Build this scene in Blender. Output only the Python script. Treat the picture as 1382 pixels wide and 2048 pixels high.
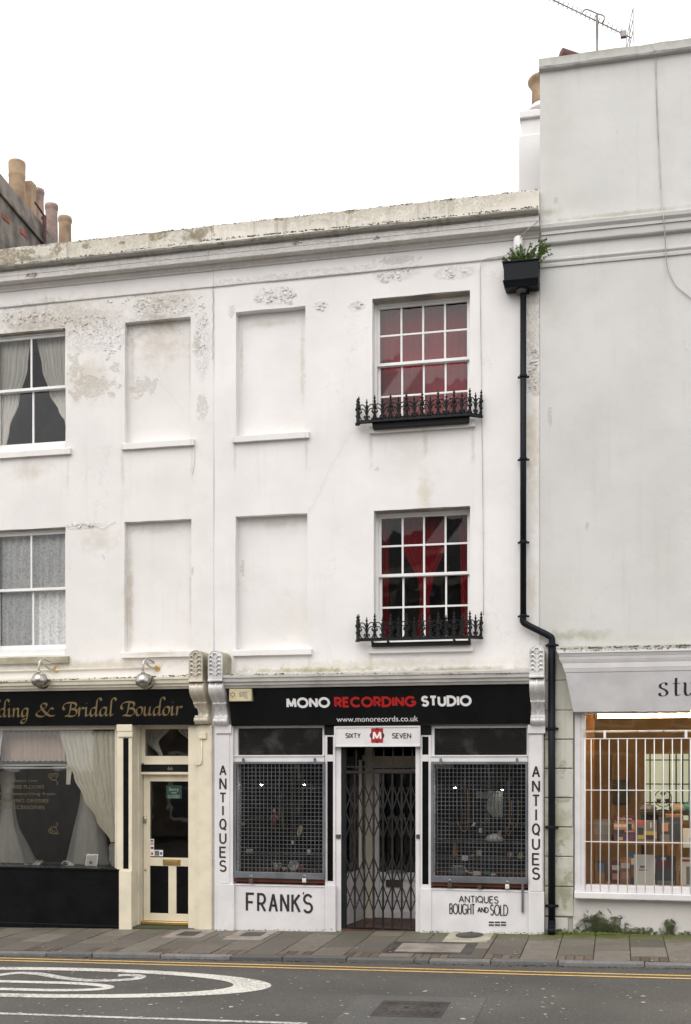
import bpy, bmesh, math, random
from mathutils import Vector, noise, Matrix
R = math.radians
random.seed(7)
for o in list(bpy.data.objects): bpy.data.objects.remove(o)
sc = bpy.context.scene
col = sc.collection

# ------------------------------------------------------------------ camera (level, shifted lens, as surveyed from the photograph)
HOR, F, TH = 1530.0, 2324.0, R(13.1)
CX, CY, CZ = 5.435, -15.3, 2.277
cam = bpy.data.cameras.new('camera'); camo = bpy.data.objects.new('camera', cam); col.objects.link(camo)
camo.location = (CX, CY, CZ); camo.rotation_euler = (R(90), 0, TH)
cam.sensor_fit = 'VERTICAL'; cam.sensor_height = 36.0; cam.lens = 36.0*F/2048; cam.shift_y = (HOR-1024)/2048
cam.clip_end = 3000; sc.camera = camo
sc.render.resolution_x, sc.render.resolution_y = 691, 1024
# ------------------------------------------------------------------ sky: white overcast
w = bpy.data.worlds.new('World'); sc.world = w; w.use_nodes = True
nt = w.node_tree; bg = nt.nodes['Background']
sky = nt.nodes.new('ShaderNodeTexSky'); sky.sky_type = 'NISHITA'; sky.sun_disc = False
sky.sun_elevation = R(48); sky.sun_rotation = R(200); sky.dust_density = 6; sky.ozone_density = 1
mixw = nt.nodes.new('ShaderNodeMix'); mixw.data_type = 'RGBA'; mixw.inputs[0].default_value = 0.93
mixw.inputs[7].default_value = (9.7, 9.75, 9.9, 1)
nt.links.new(sky.outputs[0], mixw.inputs[6]); nt.links.new(mixw.outputs[2], bg.inputs[0])
bg.inputs[1].default_value = 0.125
# ------------------------------------------------------------------ soft sun through cloud
sl = bpy.data.lights.new('sun', 'SUN'); sl.energy = 1.2; sl.angle = R(60); sl.color = (1, .97, .93)
so = bpy.data.objects.new('sun', sl); col.objects.link(so)
so.rotation_euler = Vector((.16, .74, -.84)).to_track_quat('-Z', 'Y').to_euler()
sc.view_settings.view_transform = 'Standard'; sc.view_settings.look = 'None'
sc.view_settings.exposure = 0.34; sc.view_settings.gamma = 1.0; sc.view_settings.use_curve_mapping = False
sc.cycles.max_bounces = 8; sc.cycles.transparent_max_bounces = 12
sc.cycles.sample_clamp_indirect = 4; sc.cycles.use_denoising = True

# ------------------------------------------------------------------ survey: pixel of the photograph -> point on a real plane
CT, ST = math.cos(TH), math.sin(TH)
def ray(px, py): u = px-691; return (-F*ST+u*CT, F*CT+u*ST, HOR-py)
def at(px, py, Y=0.0):
    d = ray(px, py); t = (Y-CY)/d[1]; return CX+d[0]*t, CZ+d[2]*t
def PX(px, Y=0.0): return at(px, HOR, Y)[0]
def PZ(py, px=750, Y=0.0): return at(px, py, Y)[1]
GS, GC = 0.0205, 0.015                        # the street rises to the right, the pavement falls to the kerb
def GP(x, y=0.0): return GS*x+GC*y
RD = -0.05
def gr(px, py, dz=0.0):
    d = ray(px, py); t = (GS*CX+GC*CY+dz-CZ)/(d[2]-GS*d[0]-GC*d[1]); return CX+d[0]*t, CY+d[1]*t
def y_at(px, x):                               # depth at which the column px meets the plane x
    lo, hi = -1.0, 30.0
    for _ in range(50):
        m = (lo+hi)/2
        if PX(px, m) > x: lo = m
        else: hi = m
    return lo

# ------------------------------------------------------------------ materials
def new_mat(name):
    m = bpy.data.materials.new(name); m.use_nodes = True
    return m, m.node_tree, m.node_tree.nodes['Principled BSDF']
def nd(t, typ, **kw):
    n = t.nodes.new(typ)
    for k, v in kw.items():
        if k.startswith('i_'): n.inputs[int(k[2:])].default_value = v
        else: setattr(n, k, v)
    return n
def rgb(c): return (c[0], c[1], c[2], 1)
def mathn(t, op, a, b=None, c=None, clamp=False):
    n = t.nodes.new('ShaderNodeMath'); n.operation = op; n.use_clamp = clamp
    for i, v in enumerate((a, b, c)):
        if v is None: continue
        if isinstance(v, (int, float)): n.inputs[i].default_value = v
        else: t.links.new(v, n.inputs[i])
    return n.outputs[0]
def mixc(t, f, a, b, blend='MIX'):
    n = t.nodes.new('ShaderNodeMix'); n.data_type = 'RGBA'; n.blend_type = blend
    for i, v in ((0, f), (6, a), (7, b)):
        if isinstance(v, (int, float)): n.inputs[i].default_value = v
        elif isinstance(v, tuple): n.inputs[i].default_value = rgb(v)
        else: t.links.new(v, n.inputs[i])
    return n.outputs[2]
def pos(t, scale=(1, 1, 1)):
    g = t.nodes.new('ShaderNodeNewGeometry')
    m = t.nodes.new('ShaderNodeMapping'); m.inputs['Scale'].default_value = scale
    t.links.new(g.outputs['Position'], m.inputs['Vector']); return m.outputs[0]
def noi(t, vec, scale, detail=4, rough=.55, dist=0):
    n = t.nodes.new('ShaderNodeTexNoise'); n.inputs['Scale'].default_value = scale; n.inputs['Detail'].default_value = detail
    n.inputs['Roughness'].default_value = rough; n.inputs['Distortion'].default_value = dist
    t.links.new(vec, n.inputs['Vector']); return n.outputs['Fac']
def sstep(t, v, a, b):
    n = t.nodes.new('ShaderNodeMapRange'); n.interpolation_type = 'SMOOTHSTEP'
    n.inputs[1].default_value = a; n.inputs[2].default_value = b; t.links.new(v, n.inputs[0]); return n.outputs[0]
def bump(t, h, strength, dist, prev=None):
    b = t.nodes.new('ShaderNodeBump'); b.inputs['Strength'].default_value = strength; b.inputs['Distance'].default_value = dist
    t.links.new(h, b.inputs['Height'])
    if prev is not None: t.links.new(prev, b.inputs['Normal'])
    return b.outputs[0]
def paint(name, c, rough=.5, var=.06, bstr=.15, bscale=40, dirt=0.0, dirtc=(.12, .1, .07), metal=0, dscale=5, spec=.5, coat=0):
    m, t, p = new_mat(name); P = pos(t)
    n1 = noi(t, P, 3.1, 5); n2 = noi(t, P, bscale, 4)
    lo = tuple(max(0, v*(1-2*var)) for v in c); hi = tuple(v*(1+var) for v in c)
    k = mixc(t, sstep(t, n1, .3, .7), lo, hi)
    if dirt:
        d = mathn(t, 'MULTIPLY', sstep(t, noi(t, P, dscale, 8, .7), .5, .72), dirt)
        k = mixc(t, d, k, dirtc)
    t.links.new(k, p.inputs['Base Color'])
    r = mathn(t, 'MULTIPLY_ADD', n2, .25, rough-.12); t.links.new(r, p.inputs['Roughness'])
    p.inputs['Metallic'].default_value = metal; p.inputs['Specular IOR Level'].default_value = spec
    if coat: p.inputs['Coat Weight'].default_value = coat; p.inputs['Coat Roughness'].default_value = .15
    if bstr: t.links.new(bump(t, n2, bstr, .004), p.inputs['Normal'])
    return m
def stucco(name, c, under, patches=(), peel=(), stain=(), streak=.25, dirtc=(.34, .31, .26), rough=.75, ups=.5):
    """old lime render under many coats of paint: patches = where the paint is gone, peel = flaking zones, stain = grime of its own shape, at recess heads with shade in the colour"""
    m, t, p = new_mat(name); P = pos(t)
    Pn = pos(t)
    nf = noi(t, P, 7.5, 8, .65, .6); nm = noi(t, P, 1.1, 5); nb = noi(t, P, 55, 3); nw = noi(t, P, 4.0, 3)
    k = mixc(t, sstep(t, nm, .3, .7), tuple(v*.915 for v in c), c)
    fine = noi(t, P, 2.6, 10, .72, .3); k = mixc(t, mathn(t, 'MULTIPLY', sstep(t, fine, .50, .74), .30), k, tuple(v*.80*w for v, w in zip(c, (1, .97, .92))))
    k = mixc(t, mathn(t, 'MULTIPLY', sstep(t, noi(t, P, 70, 3, .6), .66, .74), .35), k, tuple(v*.55 for v in c))
    vo = t.nodes.new('ShaderNodeTexVoronoi'); vo.feature = 'DISTANCE_TO_EDGE'; vo.inputs['Scale'].default_value = .9
    wa = t.nodes.new('ShaderNodeVectorMath'); wa.operation = 'ADD'; nz = t.nodes.new('ShaderNodeTexNoise'); nz.inputs['Scale'].default_value = 3.0; nz.inputs['Detail'].default_value = 6; t.links.new(P, nz.inputs['Vector'])
    t.links.new(P, wa.inputs[0]); t.links.new(nz.outputs['Color'], wa.inputs[1]); t.links.new(wa.outputs[0], vo.inputs['Vector'])
    hair = mathn(t, 'MULTIPLY', mathn(t, 'SUBTRACT', 1.0, sstep(t, vo.outputs['Distance'], .0, .006)), sstep(t, noi(t, P, .7, 2), .5, .62))
    k = mixc(t, mathn(t, 'MULTIPLY', hair, .30), k, tuple(v*.45 for v in c))
    st = noi(t, pos(t, (9, 1, .55)), 1.0, 6, .6)
    k = mixc(t, mathn(t, 'MULTIPLY', sstep(t, st, .52, .8), streak), k, dirtc)
    def zone(lst, amp):
        acc = None
        for (x, z, rx, rz) in lst:
            s = t.nodes.new('ShaderNodeVectorMath'); s.operation = 'SUBTRACT'; t.links.new(Pn, s.inputs[0]); s.inputs[1].default_value = (x, 0, z)
            q = t.nodes.new('ShaderNodeVectorMath'); q.operation = 'MULTIPLY'; t.links.new(s.outputs[0], q.inputs[0]); q.inputs[1].default_value = (1/rx, 0, 1/rz)
            l = t.nodes.new('ShaderNodeVectorMath'); l.operation = 'LENGTH'; t.links.new(q.outputs[0], l.inputs[0])
            v = mathn(t, 'SUBTRACT', 1.0, l.outputs['Value'])
            acc = v if acc is None else mathn(t, 'MAXIMUM', acc, v)
        return acc
    h = mathn(t, 'MULTIPLY', nw, .6)
    if stain:
        for lst, sc_, am in stain:
            z = mathn(t, 'ADD', zone(lst, 0), mathn(t, 'MULTIPLY_ADD', nf, 2.2, -1.25))
            k = mixc(t, mathn(t, 'MULTIPLY', sstep(t, z, -.25, .95), am), k, sc_)
    if patches:
        z = mathn(t, 'ADD', zone(patches, 0), mathn(t, 'MULTIPLY_ADD', nf, 3.0, -1.75))
        f = sstep(t, z, .0, .12); f = mathn(t, 'MULTIPLY', f, sstep(t, noi(t, P, 24, 6, .7), .30, .58))
        k = mixc(t, mathn(t, 'MULTIPLY', f, ups), k, mixc(t, nb, tuple(v*.85 for v in under), under))
        h = mathn(t, 'SUBTRACT', h, mathn(t, 'MULTIPLY', f, .5))
    if peel:
        z = mathn(t, 'ADD', zone(peel, 0), mathn(t, 'MULTIPLY_ADD', nm, 1.4, -.8))
        f = sstep(t, z, 0, .35)
        fl = noi(t, P, 16, 7, .7, 1.4); fl2 = sstep(t, fl, .46, .52)
        h = mathn(t, 'ADD', h, mathn(t, 'MULTIPLY', f, mathn(t, 'MULTIPLY', fl2, .7)))
        crack = mathn(t, 'MULTIPLY', f, mathn(t, 'MULTIPLY', sstep(t, fl, .455, .475), mathn(t, 'SUBTRACT', 1.0, sstep(t, fl, .475, .5))))
        k = mixc(t, mathn(t, 'MULTIPLY', crack, .35), k, tuple(v*.4 for v in under))
    t.links.new(k, p.inputs['Base Color']); p.inputs['Roughness'].default_value = rough; p.inputs['Specular IOR Level'].default_value = .3
    b1 = bump(t, h, .55, .012); b2 = bump(t, nb, .22, .003, b1)
    t.links.new(b2, p.inputs['Normal']); return m
def glass(name, tint=(.93, .95, .94), rough=0.0, ior=1.5, dust=0.0):
    m, t, p = new_mat(name); t.nodes.remove(p); out = t.nodes['Material Output']
    tr = nd(t, 'ShaderNodeBsdfTransparent'); tr.inputs[0].default_value = rgb(tint)
    gl = nd(t, 'ShaderNodeBsdfGlossy'); gl.inputs['Roughness'].default_value = rough
    fr = nd(t, 'ShaderNodeFresnel'); fr.inputs[0].default_value = ior
    nb = noi(t, pos(t), 2.3, 2); t.links.new(bump(t, nb, .05, .02), gl.inputs['Normal'])
    mx = nd(t, 'ShaderNodeMixShader'); t.links.new(fr.outputs[0], mx.inputs[0]); t.links.new(tr.outputs[0], mx.inputs[1]); t.links.new(gl.outputs[0], mx.inputs[2])
    last = mx.outputs[0]
    if dust:
        df = nd(t, 'ShaderNodeBsdfDiffuse'); df.inputs[0].default_value = (.6, .6, .57, 1)
        m2 = nd(t, 'ShaderNodeMixShader'); t.links.new(mathn(t, 'MULTIPLY', noi(t, pos(t), 3, 5), dust), m2.inputs[0])
        t.links.new(last, m2.inputs[1]); t.links.new(df.outputs[0], m2.inputs[2]); last = m2.outputs[0]
    t.links.new(last, out.inputs[0]); return m
def cloth(name, c, trans=.4, weave=0, alpha=1.0):
    m, t, p = new_mat(name); t.nodes.remove(p); out = t.nodes['Material Output']
    P = pos(t); n = noi(t, pos(t, (14, 14, .8)), 2.2, 5)
    k = mixc(t, n, tuple(v*.72 for v in c), tuple(min(1, v*1.15) for v in c))
    if weave:
        fl = sstep(t, noi(t, P, weave, 3, .6, 2.5), .5, .56); k = mixc(t, mathn(t, 'MULTIPLY', fl, .55), k, tuple(v*.5 for v in c))
    d = nd(t, 'ShaderNodeBsdfDiffuse'); tl = nd(t, 'ShaderNodeBsdfTranslucent')
    t.links.new(k, d.inputs[0]); t.links.new(k, tl.inputs[0])
    mx = nd(t, 'ShaderNodeMixShader', i_0=trans); t.links.new(d.outputs[0], mx.inputs[1]); t.links.new(tl.outputs[0], mx.inputs[2])
    last = mx.outputs[0]
    if alpha < 1:
        ta = nd(t, 'ShaderNodeBsdfTransparent'); m2 = nd(t, 'ShaderNodeMixShader', i_0=alpha)
        t.links.new(ta.outputs[0], m2.inputs[1]); t.links.new(last, m2.inputs[2]); last = m2.outputs[0]
    t.links.new(last, out.inputs[0]); return m
def emit(name, c, s):
    m, t, p = new_mat(name); p.inputs['Base Color'].default_value = rgb(c); p.inputs['Emission Color'].default_value = rgb(c); p.inputs['Emission Strength'].default_value = s; return m

def xz(px, py, rx, rz, Y=0): x, z = at(px, py, Y); return (x, z, rx/148, rz/148)
M = {}
WHITE = (.80, .775, .755)
M['w67'] = stucco('old_white_render', WHITE, (.52, .48, .42),
    patches=[xz(463, 622, 10, 14), xz(604, 745, 6, 8), xz(754, 940, 8, 8), xz(1068, 760, 14, 60), xz(480, 1135, 6, 22), xz(800, 521, 60, 10)],
    peel=[xz(553, 592, 60, 26), xz(800, 540, 80, 32), xz(640, 610, 30, 16), xz(712, 612, 24, 14), xz(1065, 640, 22, 120), xz(640, 548, 300, 12), xz(905, 545, 60, 20)],
    stain=[([xz(850, 985, 20, 50), xz(1065, 640, 18, 110), xz(1062, 880, 16, 90), xz(740, 1330, 360, 14)], (.50, .45, .32), .5), ([xz(620, 1341, 200, 8), xz(900, 1340, 180, 8)], (.27, .26, .10), .8), ([xz(1066, 900, 14, 240), xz(1066, 1180, 14, 80)], (.56, .50, .38), .6),
           ([xz(820, 900, 60, 70), xz(580, 1240, 90, 60)], (.66, .63, .56), .5), ([xz(470, 905, 5, 60), xz(613, 900, 5, 50), xz(742, 890, 7, 60), xz(946, 885, 6, 60), xz(850, 885, 8, 40), xz(742, 1325, 6, 22), xz(470, 1330, 6, 20), xz(618, 1328, 6, 20), xz(600, 720, 6, 110), xz(478, 700, 5, 90), xz(540, 640, 80, 10), xz(545, 1045, 80, 12)], (.50, .46, .38), .5)], streak=.10)  # runoff under sills; bands at blind recess heads mix grime with painted shade
M['w66'] = stucco('flaking_white_render', (.785, .755, .73), (.50, .455, .385),
    patches=[xz(185, 775, 66, 32), xz(150, 730, 22, 40), xz(282, 770, 40, 24), xz(404, 815, 16, 34), xz(392, 690, 12, 26), xz(230, 735, 14, 14), xz(207, 1112, 5, 12), xz(386, 1140, 5, 16), xz(60, 650, 60, 14)],
    peel=[xz(190, 660, 130, 60), xz(60, 630, 130, 40), xz(330, 615, 100, 34), xz(160, 1052, 60, 10), xz(405, 680, 24, 90)],
    stain=[([xz(120, 640, 200, 60), xz(315, 680, 80, 60), xz(170, 760, 90, 60), xz(330, 600, 100, 30)], (.56, .51, .44), .8),
           ([xz(315, 640, 60, 30), xz(40, 665, 100, 20)], (.40, .36, .29), .6),
           ([xz(180, 1330, 300, 14), xz(255, 1200, 10, 130), xz(60, 1318, 80, 12), xz(310, 1308, 70, 10)], (.45, .40, .28), .6), ([xz(246, 930, 6, 60), xz(384, 925, 6, 70), xz(136, 935, 6, 60), xz(60, 940, 60, 30), xz(260, 720, 6, 100), xz(376, 720, 6, 100), xz(315, 1055, 80, 12), xz(376, 1180, 5, 120), xz(200, 1080, 60, 40)], (.52, .47, .39), .5)], streak=.10)  # includes a band below the lower blind recess head, grime with painted shade
M['parapet'] = stucco('lichened_parapet_render', (.72, .68, .60), (.30, .245, .165),
    patches=[xz(20, 520, 60, 26), xz(120, 505, 30, 14), xz(325, 478, 24, 12), xz(410, 470, 34, 16), xz(180, 500, 18, 8), xz(250, 492, 12, 6), xz(700, 430, 14, 8), xz(560, 445, 18, 6), xz(60, 510, 30, 10), xz(380, 470, 14, 8), xz(900, 405, 16, 6)],
    peel=[xz(200, 500, 300, 40), xz(800, 425, 400, 30)],
    stain=[([xz(200, 490, 300, 40), xz(700, 430, 500, 22)], (.46, .41, .30), .5), ([xz(100, 492, 130, 8), xz(330, 466, 120, 8), xz(520, 441, 90, 7), xz(700, 422, 100, 7), xz(900, 400, 120, 7), xz(60, 525, 90, 9), xz(390, 480, 50, 14)], (.13, .12, .085), .8)], streak=.75, dirtc=(.22, .20, .14), ups=.9)
M['cornice'] = stucco('weathered_cornice_paint', (.68, .645, .615), (.22, .19, .15),
    patches=[xz(160, 540, 14, 8), xz(288, 528, 6, 5), xz(80, 562, 18, 6), xz(760, 490, 8, 5), xz(600, 500, 12, 4)], peel=[xz(500, 510, 700, 40)], streak=.35, ups=.9)
M['moulding_dirty'] = stucco('blackened_moulding', (.38, .36, .32), (.14, .13, .10), patches=[xz(500, 490, 600, 12), xz(1000, 425, 200, 12), xz(100, 535, 100, 9)],
    peel=[xz(500, 480, 700, 60)], streak=.8, dirtc=(.12, .13, .08), ups=.75)
M['grey'] = stucco('pale_grey_render', (.61, .602, .582), (.42, .41, .35),
    patches=[xz(1112, 404, 6, 8), xz(1175, 1055, 4, 12), xz(1100, 840, 6, 20)],
    peel=[],
    stain=[([xz(1112, 260, 40, 170), xz(1150, 400, 90, 40), xz(1110, 620, 30, 60), xz(1120, 1210, 60, 90), xz(1250, 1280, 240, 16)], (.50, .495, .42), .45),
           ([xz(1150, 1270, 90, 14), xz(1095, 425, 30, 12), xz(1250, 428, 200, 6)], (.25, .24, .12), .5), ([xz(1330, 300, 30, 120), xz(1240, 520, 160, 26), xz(1220, 150, 160, 22), xz(1310, 700, 60, 160), xz(1180, 900, 70, 140), xz(1330, 1100, 50, 120)], (.47, .455, .41), .22)], streak=.3, dirtc=(.43, .42, .36))
M['greytrim'] = stucco('grey_cornice_paint', (.52, .51, .49), (.2, .2, .15), patches=[xz(1230, 90, 220, 8), xz(1300, 82, 120, 12)], stain=[([xz(1230, 100, 300, 20)], (.33, .32, .24), .8)], streak=.5, dirtc=(.25, .25, .18))
M['stone'] = stucco('damp_rusticated_render', (.56, .55, .48), (.26, .25, .17),
    patches=[xz(1130, 1600, 20, 10), xz(1125, 1540, 8, 20), xz(1110, 1700, 20, 30), xz(1130, 1780, 18, 40)],
    stain=[([xz(1110, 1650, 50, 60), xz(1120, 1780, 60, 60), xz(1100, 1480, 24, 90)], (.30, .30, .19), .8)], streak=.4, dirtc=(.28, .27, .18))
M['plinth'] = stucco('mossy_plinth_render', (.60, .57, .545), (.055, .065, .022),
    patches=[xz(1190, 1848, 30, 30), xz(1225, 1846, 24, 26), xz(1340, 1850, 12, 20), xz(1260, 1864, 170, 11)],
    stain=[([xz(1200, 1852, 60, 30), xz(1260, 1868, 200, 13), xz(1340, 1856, 20, 22)], (.035, .055, .012), .97), ([xz(1260, 1874, 260, 14), xz(1190, 1858, 40, 26), xz(1215, 1862, 50, 20), xz(1342, 1860, 16, 18)], (.016, .026, .006), 1.0)], streak=.25, ups=.95)
M['trim'] = paint('white_gloss_joinery', (.69, .67, .665), .42, .04, .1, 30, .18, (.40, .36, .30))
M['sashwhite'] = paint('white_sash_paint', (.80, .79, .775), .4, .03, .08, 30, .08)
M['riser'] = paint('white_stall_riser_paint', (.68, .66, .665), .5, .04, .18, 22, .16, (.42, .38, .33), dscale=3)
M['cream'] = paint('cream_gloss_paint', (.72, .65, .50), .4, .04, .12, 30, .2, (.38, .30, .2), dscale=4)
M['cornicegrey'] = paint('grimy_cornice_paint', (.50, .475, .445), .55, .06, .15, 30, .5, (.25, .23, .18), dscale=4)
M['soffit'] = paint('grimy_shaded_soffit', (.30, .265, .225), .9, .2, .3, 14, .5, (.16, .13, .1))  # grime and the shade of the window heads together in one dark colour
M['creamdull'] = paint('dull_cream_paint', (.66, .61, .50), .5, .05, .15, 30, .3, (.35, .3, .2))
M['blackgloss'] = paint('black_fascia_paint', (.005, .0055, .006), .4, .2, .04, 12, 0, spec=.2)
M['black66'] = paint('black_panel_gloss', (.004, .0045, .005), .3, .2, .03, 8, 0, spec=.15)
M['iron'] = paint('black_ironwork', (.008, .0082, .009), .55, .2, .3, 60, .25, (.03, .027, .024), spec=.25)
M['pipe'] = paint('black_pipe_paint', (.008, .010, .0135), .45, .15, .1, 20, .15, (.02, .018, .016), spec=.15)
M['galv'] = paint('grey_galvanised_steel', (.155, .165, .18), .5, .15, .1, 40, .25, (.12, .09, .07), metal=.4)
M['meshwire'] = paint('weathered_mesh_wire', (.115, .12, .128), .5, .2, 0, metal=.2)
M['gate'] = paint('worn_gate_steel', (.018, .017, .017), .5, .25, .15, 50, .4, (.05, .036, .028), metal=.1, spec=.3)
M['chrome'] = paint('dull_polished_metal', (.50, .48, .44), .26, .1, .06, 12, .35, (.22, .19, .14), metal=1)
M['silverpaint'] = paint('silver_bracket_paint', (.70, .685, .675), .35, .1, .25, 26, .4, (.28, .26, .22), metal=.25)
M['creamsilver'] = paint('cream_bracket_paint', (.62, .56, .46), .38, .1, .25, 26, .45, (.24, .21, .16), metal=.2)
M['mossyside'] = paint('green_stained_render', (.38, .35, .26), .8, .15, .3, 20, .7, (.2, .19, .09), dscale=3)
M['goldglass'] = paint('faded_gold_window_paint', (.11, .082, .036), .6, .15, 0)
M['gold'] = paint('dull_gold_leaf', (.25, .18, .082), .5, .1, .05, 30, 0, metal=.2)
M['brass'] = paint('brass', (.62, .43, .17), .3, .1, .05, 30, .2, (.2, .14, .07), metal=.9)
M['signwhite'] = paint('white_vinyl', (.80, .79, .79), .4, .02, 0)
M['signred'] = paint('red_vinyl', (.42, .012, .012), .4, .05, 0)
M['ink'] = paint('black_sign_paint', (.022, .016, .02), .5, .1, .05, 30)
M['blueink'] = paint('dark_blue_print', (.05, .05, .18), .5, .1, 0)
M['terra'] = paint('buff_chimney_pot', (.42, .29, .18), .8, .15, .4, 14, .9, (.17, .125, .095), dscale=3)
M['terra2'] = paint('pink_grey_chimney_pot', (.38, .27, .225), .8, .2, .4, 14, .9, (.16, .135, .12), dscale=3)
M['stack'] = paint('sooty_cement_render', (.21, .18, .15), .9, .3, .5, 9, .8, (.08, .075, .065), dscale=1.6)
M['brick'] = paint('red_brick', (.33, .09, .055), .85, .2, .3, 30, .3)
M['redtile'] = paint('red_ridge_tile', (.13, .055, .05), .8, .2, .3, 20, .5, (.1, .06, .05))
M['aerial'] = paint('weathered_aluminium', (.30, .27, .25), .5, .2, .1, 30, .4, (.16, .1, .08), metal=.4)
M['wire'] = paint('grey_cable', (.44, .42, .40), .6, .2, 0)
M['wirelight'] = paint('pale_cable', (.55, .53, .48), .6, .2, 0)
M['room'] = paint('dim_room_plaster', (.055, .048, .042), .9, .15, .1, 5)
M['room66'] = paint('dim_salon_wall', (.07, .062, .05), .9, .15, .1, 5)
M['woodred'] = paint('mahogany_board', (.16, .045, .022), .4, .2, .1, 30)
M['tile'] = paint('red_quarry_tile', (.085, .035, .022), .6, .25, .2, 12, .4)
M['orange'] = paint('orange_brown_wall', (.42, .19, .05), .8, .1, .1, 8)
M['tan'] = paint('tan_shop_wall', (.26, .165, .075), .85, .1, .1, 6)
M['pine'] = paint('pine_shelf', (.42, .20, .07), .5, .15, .1, 20)
M['darkwood'] = paint('dark_wood', (.035, .02, .013), .45, .25, .15, 20)
M['porcelain'] = paint('white_glazed_ceramic', (.84, .82, .77), .25, .05, 0)
M['paper'] = paint('white_card', (.75, .74, .71), .7, .03, 0)
M['cardtan'] = paint('tan_card', (.45, .36, .24), .8, .06, 0)
M['greycard'] = paint('grey_card', (.20, .20, .21), .6, .1, 0)
M['bluecer'] = paint('blue_ceramic', (.10, .17, .30), .3, .15, 0)
M['redtoy'] = paint('red_enamel', (.45, .03, .025), .3, .05, 0)
M['teal'] = paint('teal_enamel', (.03, .25, .25), .35, .1, 0)
M['amber'] = paint('amber_beads', (.40, .17, .03), .35, .15, 0)
M['maroon'] = paint('maroon_print', (.14, .012, .02), .4, .1, 0)
M['shadeglass'] = paint('grey_green_glassware', (.16, .18, .15), .3, .2, 0)
M['yellow'] = paint('yellow_print', (.55, .45, .10), .5, .1, 0)
M['skintone'] = paint('peach_print', (.50, .27, .17), .5, .1, 0)
M['purple'] = paint('purple_print', (.10, .05, .12), .5, .1, 0)
M['darkprint'] = paint('charcoal_print', (.04, .045, .055), .45, .2, 0)
M['navy'] = paint('navy_cloth', (.012, .014, .09), .9, .2, .1, 40)
M['glass'] = glass('window_glass', (.93, .93, .92), dust=.010)
M['shopglass'] = glass('shop_glass', (.97, .97, .96), dust=.006)
M['redc'] = cloth('red_curtain_fabric', (.27, .007, .014), .12)
M['redvoile'] = cloth('dusty_red_curtain', (.30, .026, .042), .12)
M['lace'] = cloth('grey_lace', (.90, .92, .93), .1, 14)
M['cream_c'] = cloth('cream_net', (.88, .85, .79), .2)
M['swag'] = cloth('cream_satin', (.98, .87, .76), .03)
M['valance'] = cloth('peach_voile', (.92, .70, .58), .15)
M['veil'] = cloth('bridal_tulle', (.72, .72, .66), .3, 0, .5)
M['dress'] = cloth('bridal_satin', (.62, .60, .55), .12)
M['roundelpaint'] = None
M['bulb'] = emit('halogen_glow', (1, .93, .8), 90)
M['tube'] = emit('fluorescent_glow', (1, .72, .38), 120)
M['backlight'] = emit('frosted_daylight_pane', (.60, .68, .54), .40)
M['trunk'] = paint('plant_stem', (.10, .12, .04), .8, .2, 0)

def leafmat(name, c1, c2):
    m, t, p = new_mat(name); oi = noi(t, pos(t), 30, 2)
    t.links.new(mixc(t, oi, c1, c2), p.inputs['Base Color']); p.inputs['Roughness'].default_value = .6
    p.inputs['Subsurface Weight'].default_value = 0; return m
M['leaf'] = leafmat('fresh_leaf', (.07, .15, .025), (.22, .33, .08))
M['moss'] = leafmat('dark_moss', (.035, .045, .012), (.17, .17, .07))
M['greenalgae'] = leafmat('bright_moss', (.04, .07, .012), (.14, .17, .035))

def reeded():
    m, t, p = new_mat('reeded_dark_glass'); 
    wv = nd(t, 'ShaderNodeTexWave', wave_type='BANDS', bands_direction='Z'); wv.inputs['Scale'].default_value = 14.5
    t.links.new(pos(t), wv.inputs['Vector'])
    n = noi(t, pos(t), 2.6, 3)
    t.links.new(mixc(t, sstep(t, n, .45, .75), (.006, .006, .006), (.055, .055, .05)), p.inputs['Base Color'])
    p.inputs['Roughness'].default_value = .22; p.inputs['Specular IOR Level'].default_value = .55
    t.links.new(bump(t, wv.outputs['Fac'], .12, .005), p.inputs['Normal']); return m
M['reeded'] = reeded()
def asphalt(name, c, spots=.5, rough=.75):
    m, t, p = new_mat(name); P = pos(t)
    a = noi(t, P, 160, 3, .7); b = noi(t, P, .9, 5); v = nd(t, 'ShaderNodeTexVoronoi'); v.inputs['Scale'].default_value = 95
    t.links.new(P, v.inputs['Vector'])
    k = mixc(t, sstep(t, b, .3, .7), tuple(x*.82 for x in c), tuple(x*1.15 for x in c))
    k = mixc(t, mathn(t, 'MULTIPLY', sstep(t, noi(t, pos(t, (.22, 1.6, 1)), 1.0, 5, .6), .45, .7), .35), k, tuple(x*.62 for x in c))
    k = mixc(t, mathn(t, 'MULTIPLY', sstep(t, noi(t, P, 3.2, 6, .7), .62, .72), .4), k, tuple(x*.5 for x in c))
    k = mixc(t, mathn(t, 'MULTIPLY', sstep(t, a, .52, .72), spots), k, tuple(min(1, x*2.6) for x in c))
    k = mixc(t, mathn(t, 'MULTIPLY', sstep(t, noi(t, P, 60, 2), .55, .75), .5), k, tuple(x*.45 for x in c))
    k = mixc(t, mathn(t, 'MULTIPLY', sstep(t, noi(t, P, 38, 2, .6), .4, .62), .38), k, tuple(x*.55 for x in c))
    k = mixc(t, mathn(t, 'MULTIPLY', sstep(t, noi(t, P, 52, 1), .60, .70), .45), k, tuple(x*1.9 for x in c))
    t.links.new(k, p.inputs['Base Color']); p.inputs['Roughness'].default_value = rough; p.inputs['Specular IOR Level'].default_value = .35
    t.links.new(bump(t, v.outputs['Distance'], .5, .006), p.inputs['Normal']); return m
M['asphalt'] = asphalt('asphalt', (.088, .082, .073))
M['asphalt2'] = asphalt('newer_asphalt_patch', (.102, .098, .090), .5)
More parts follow.
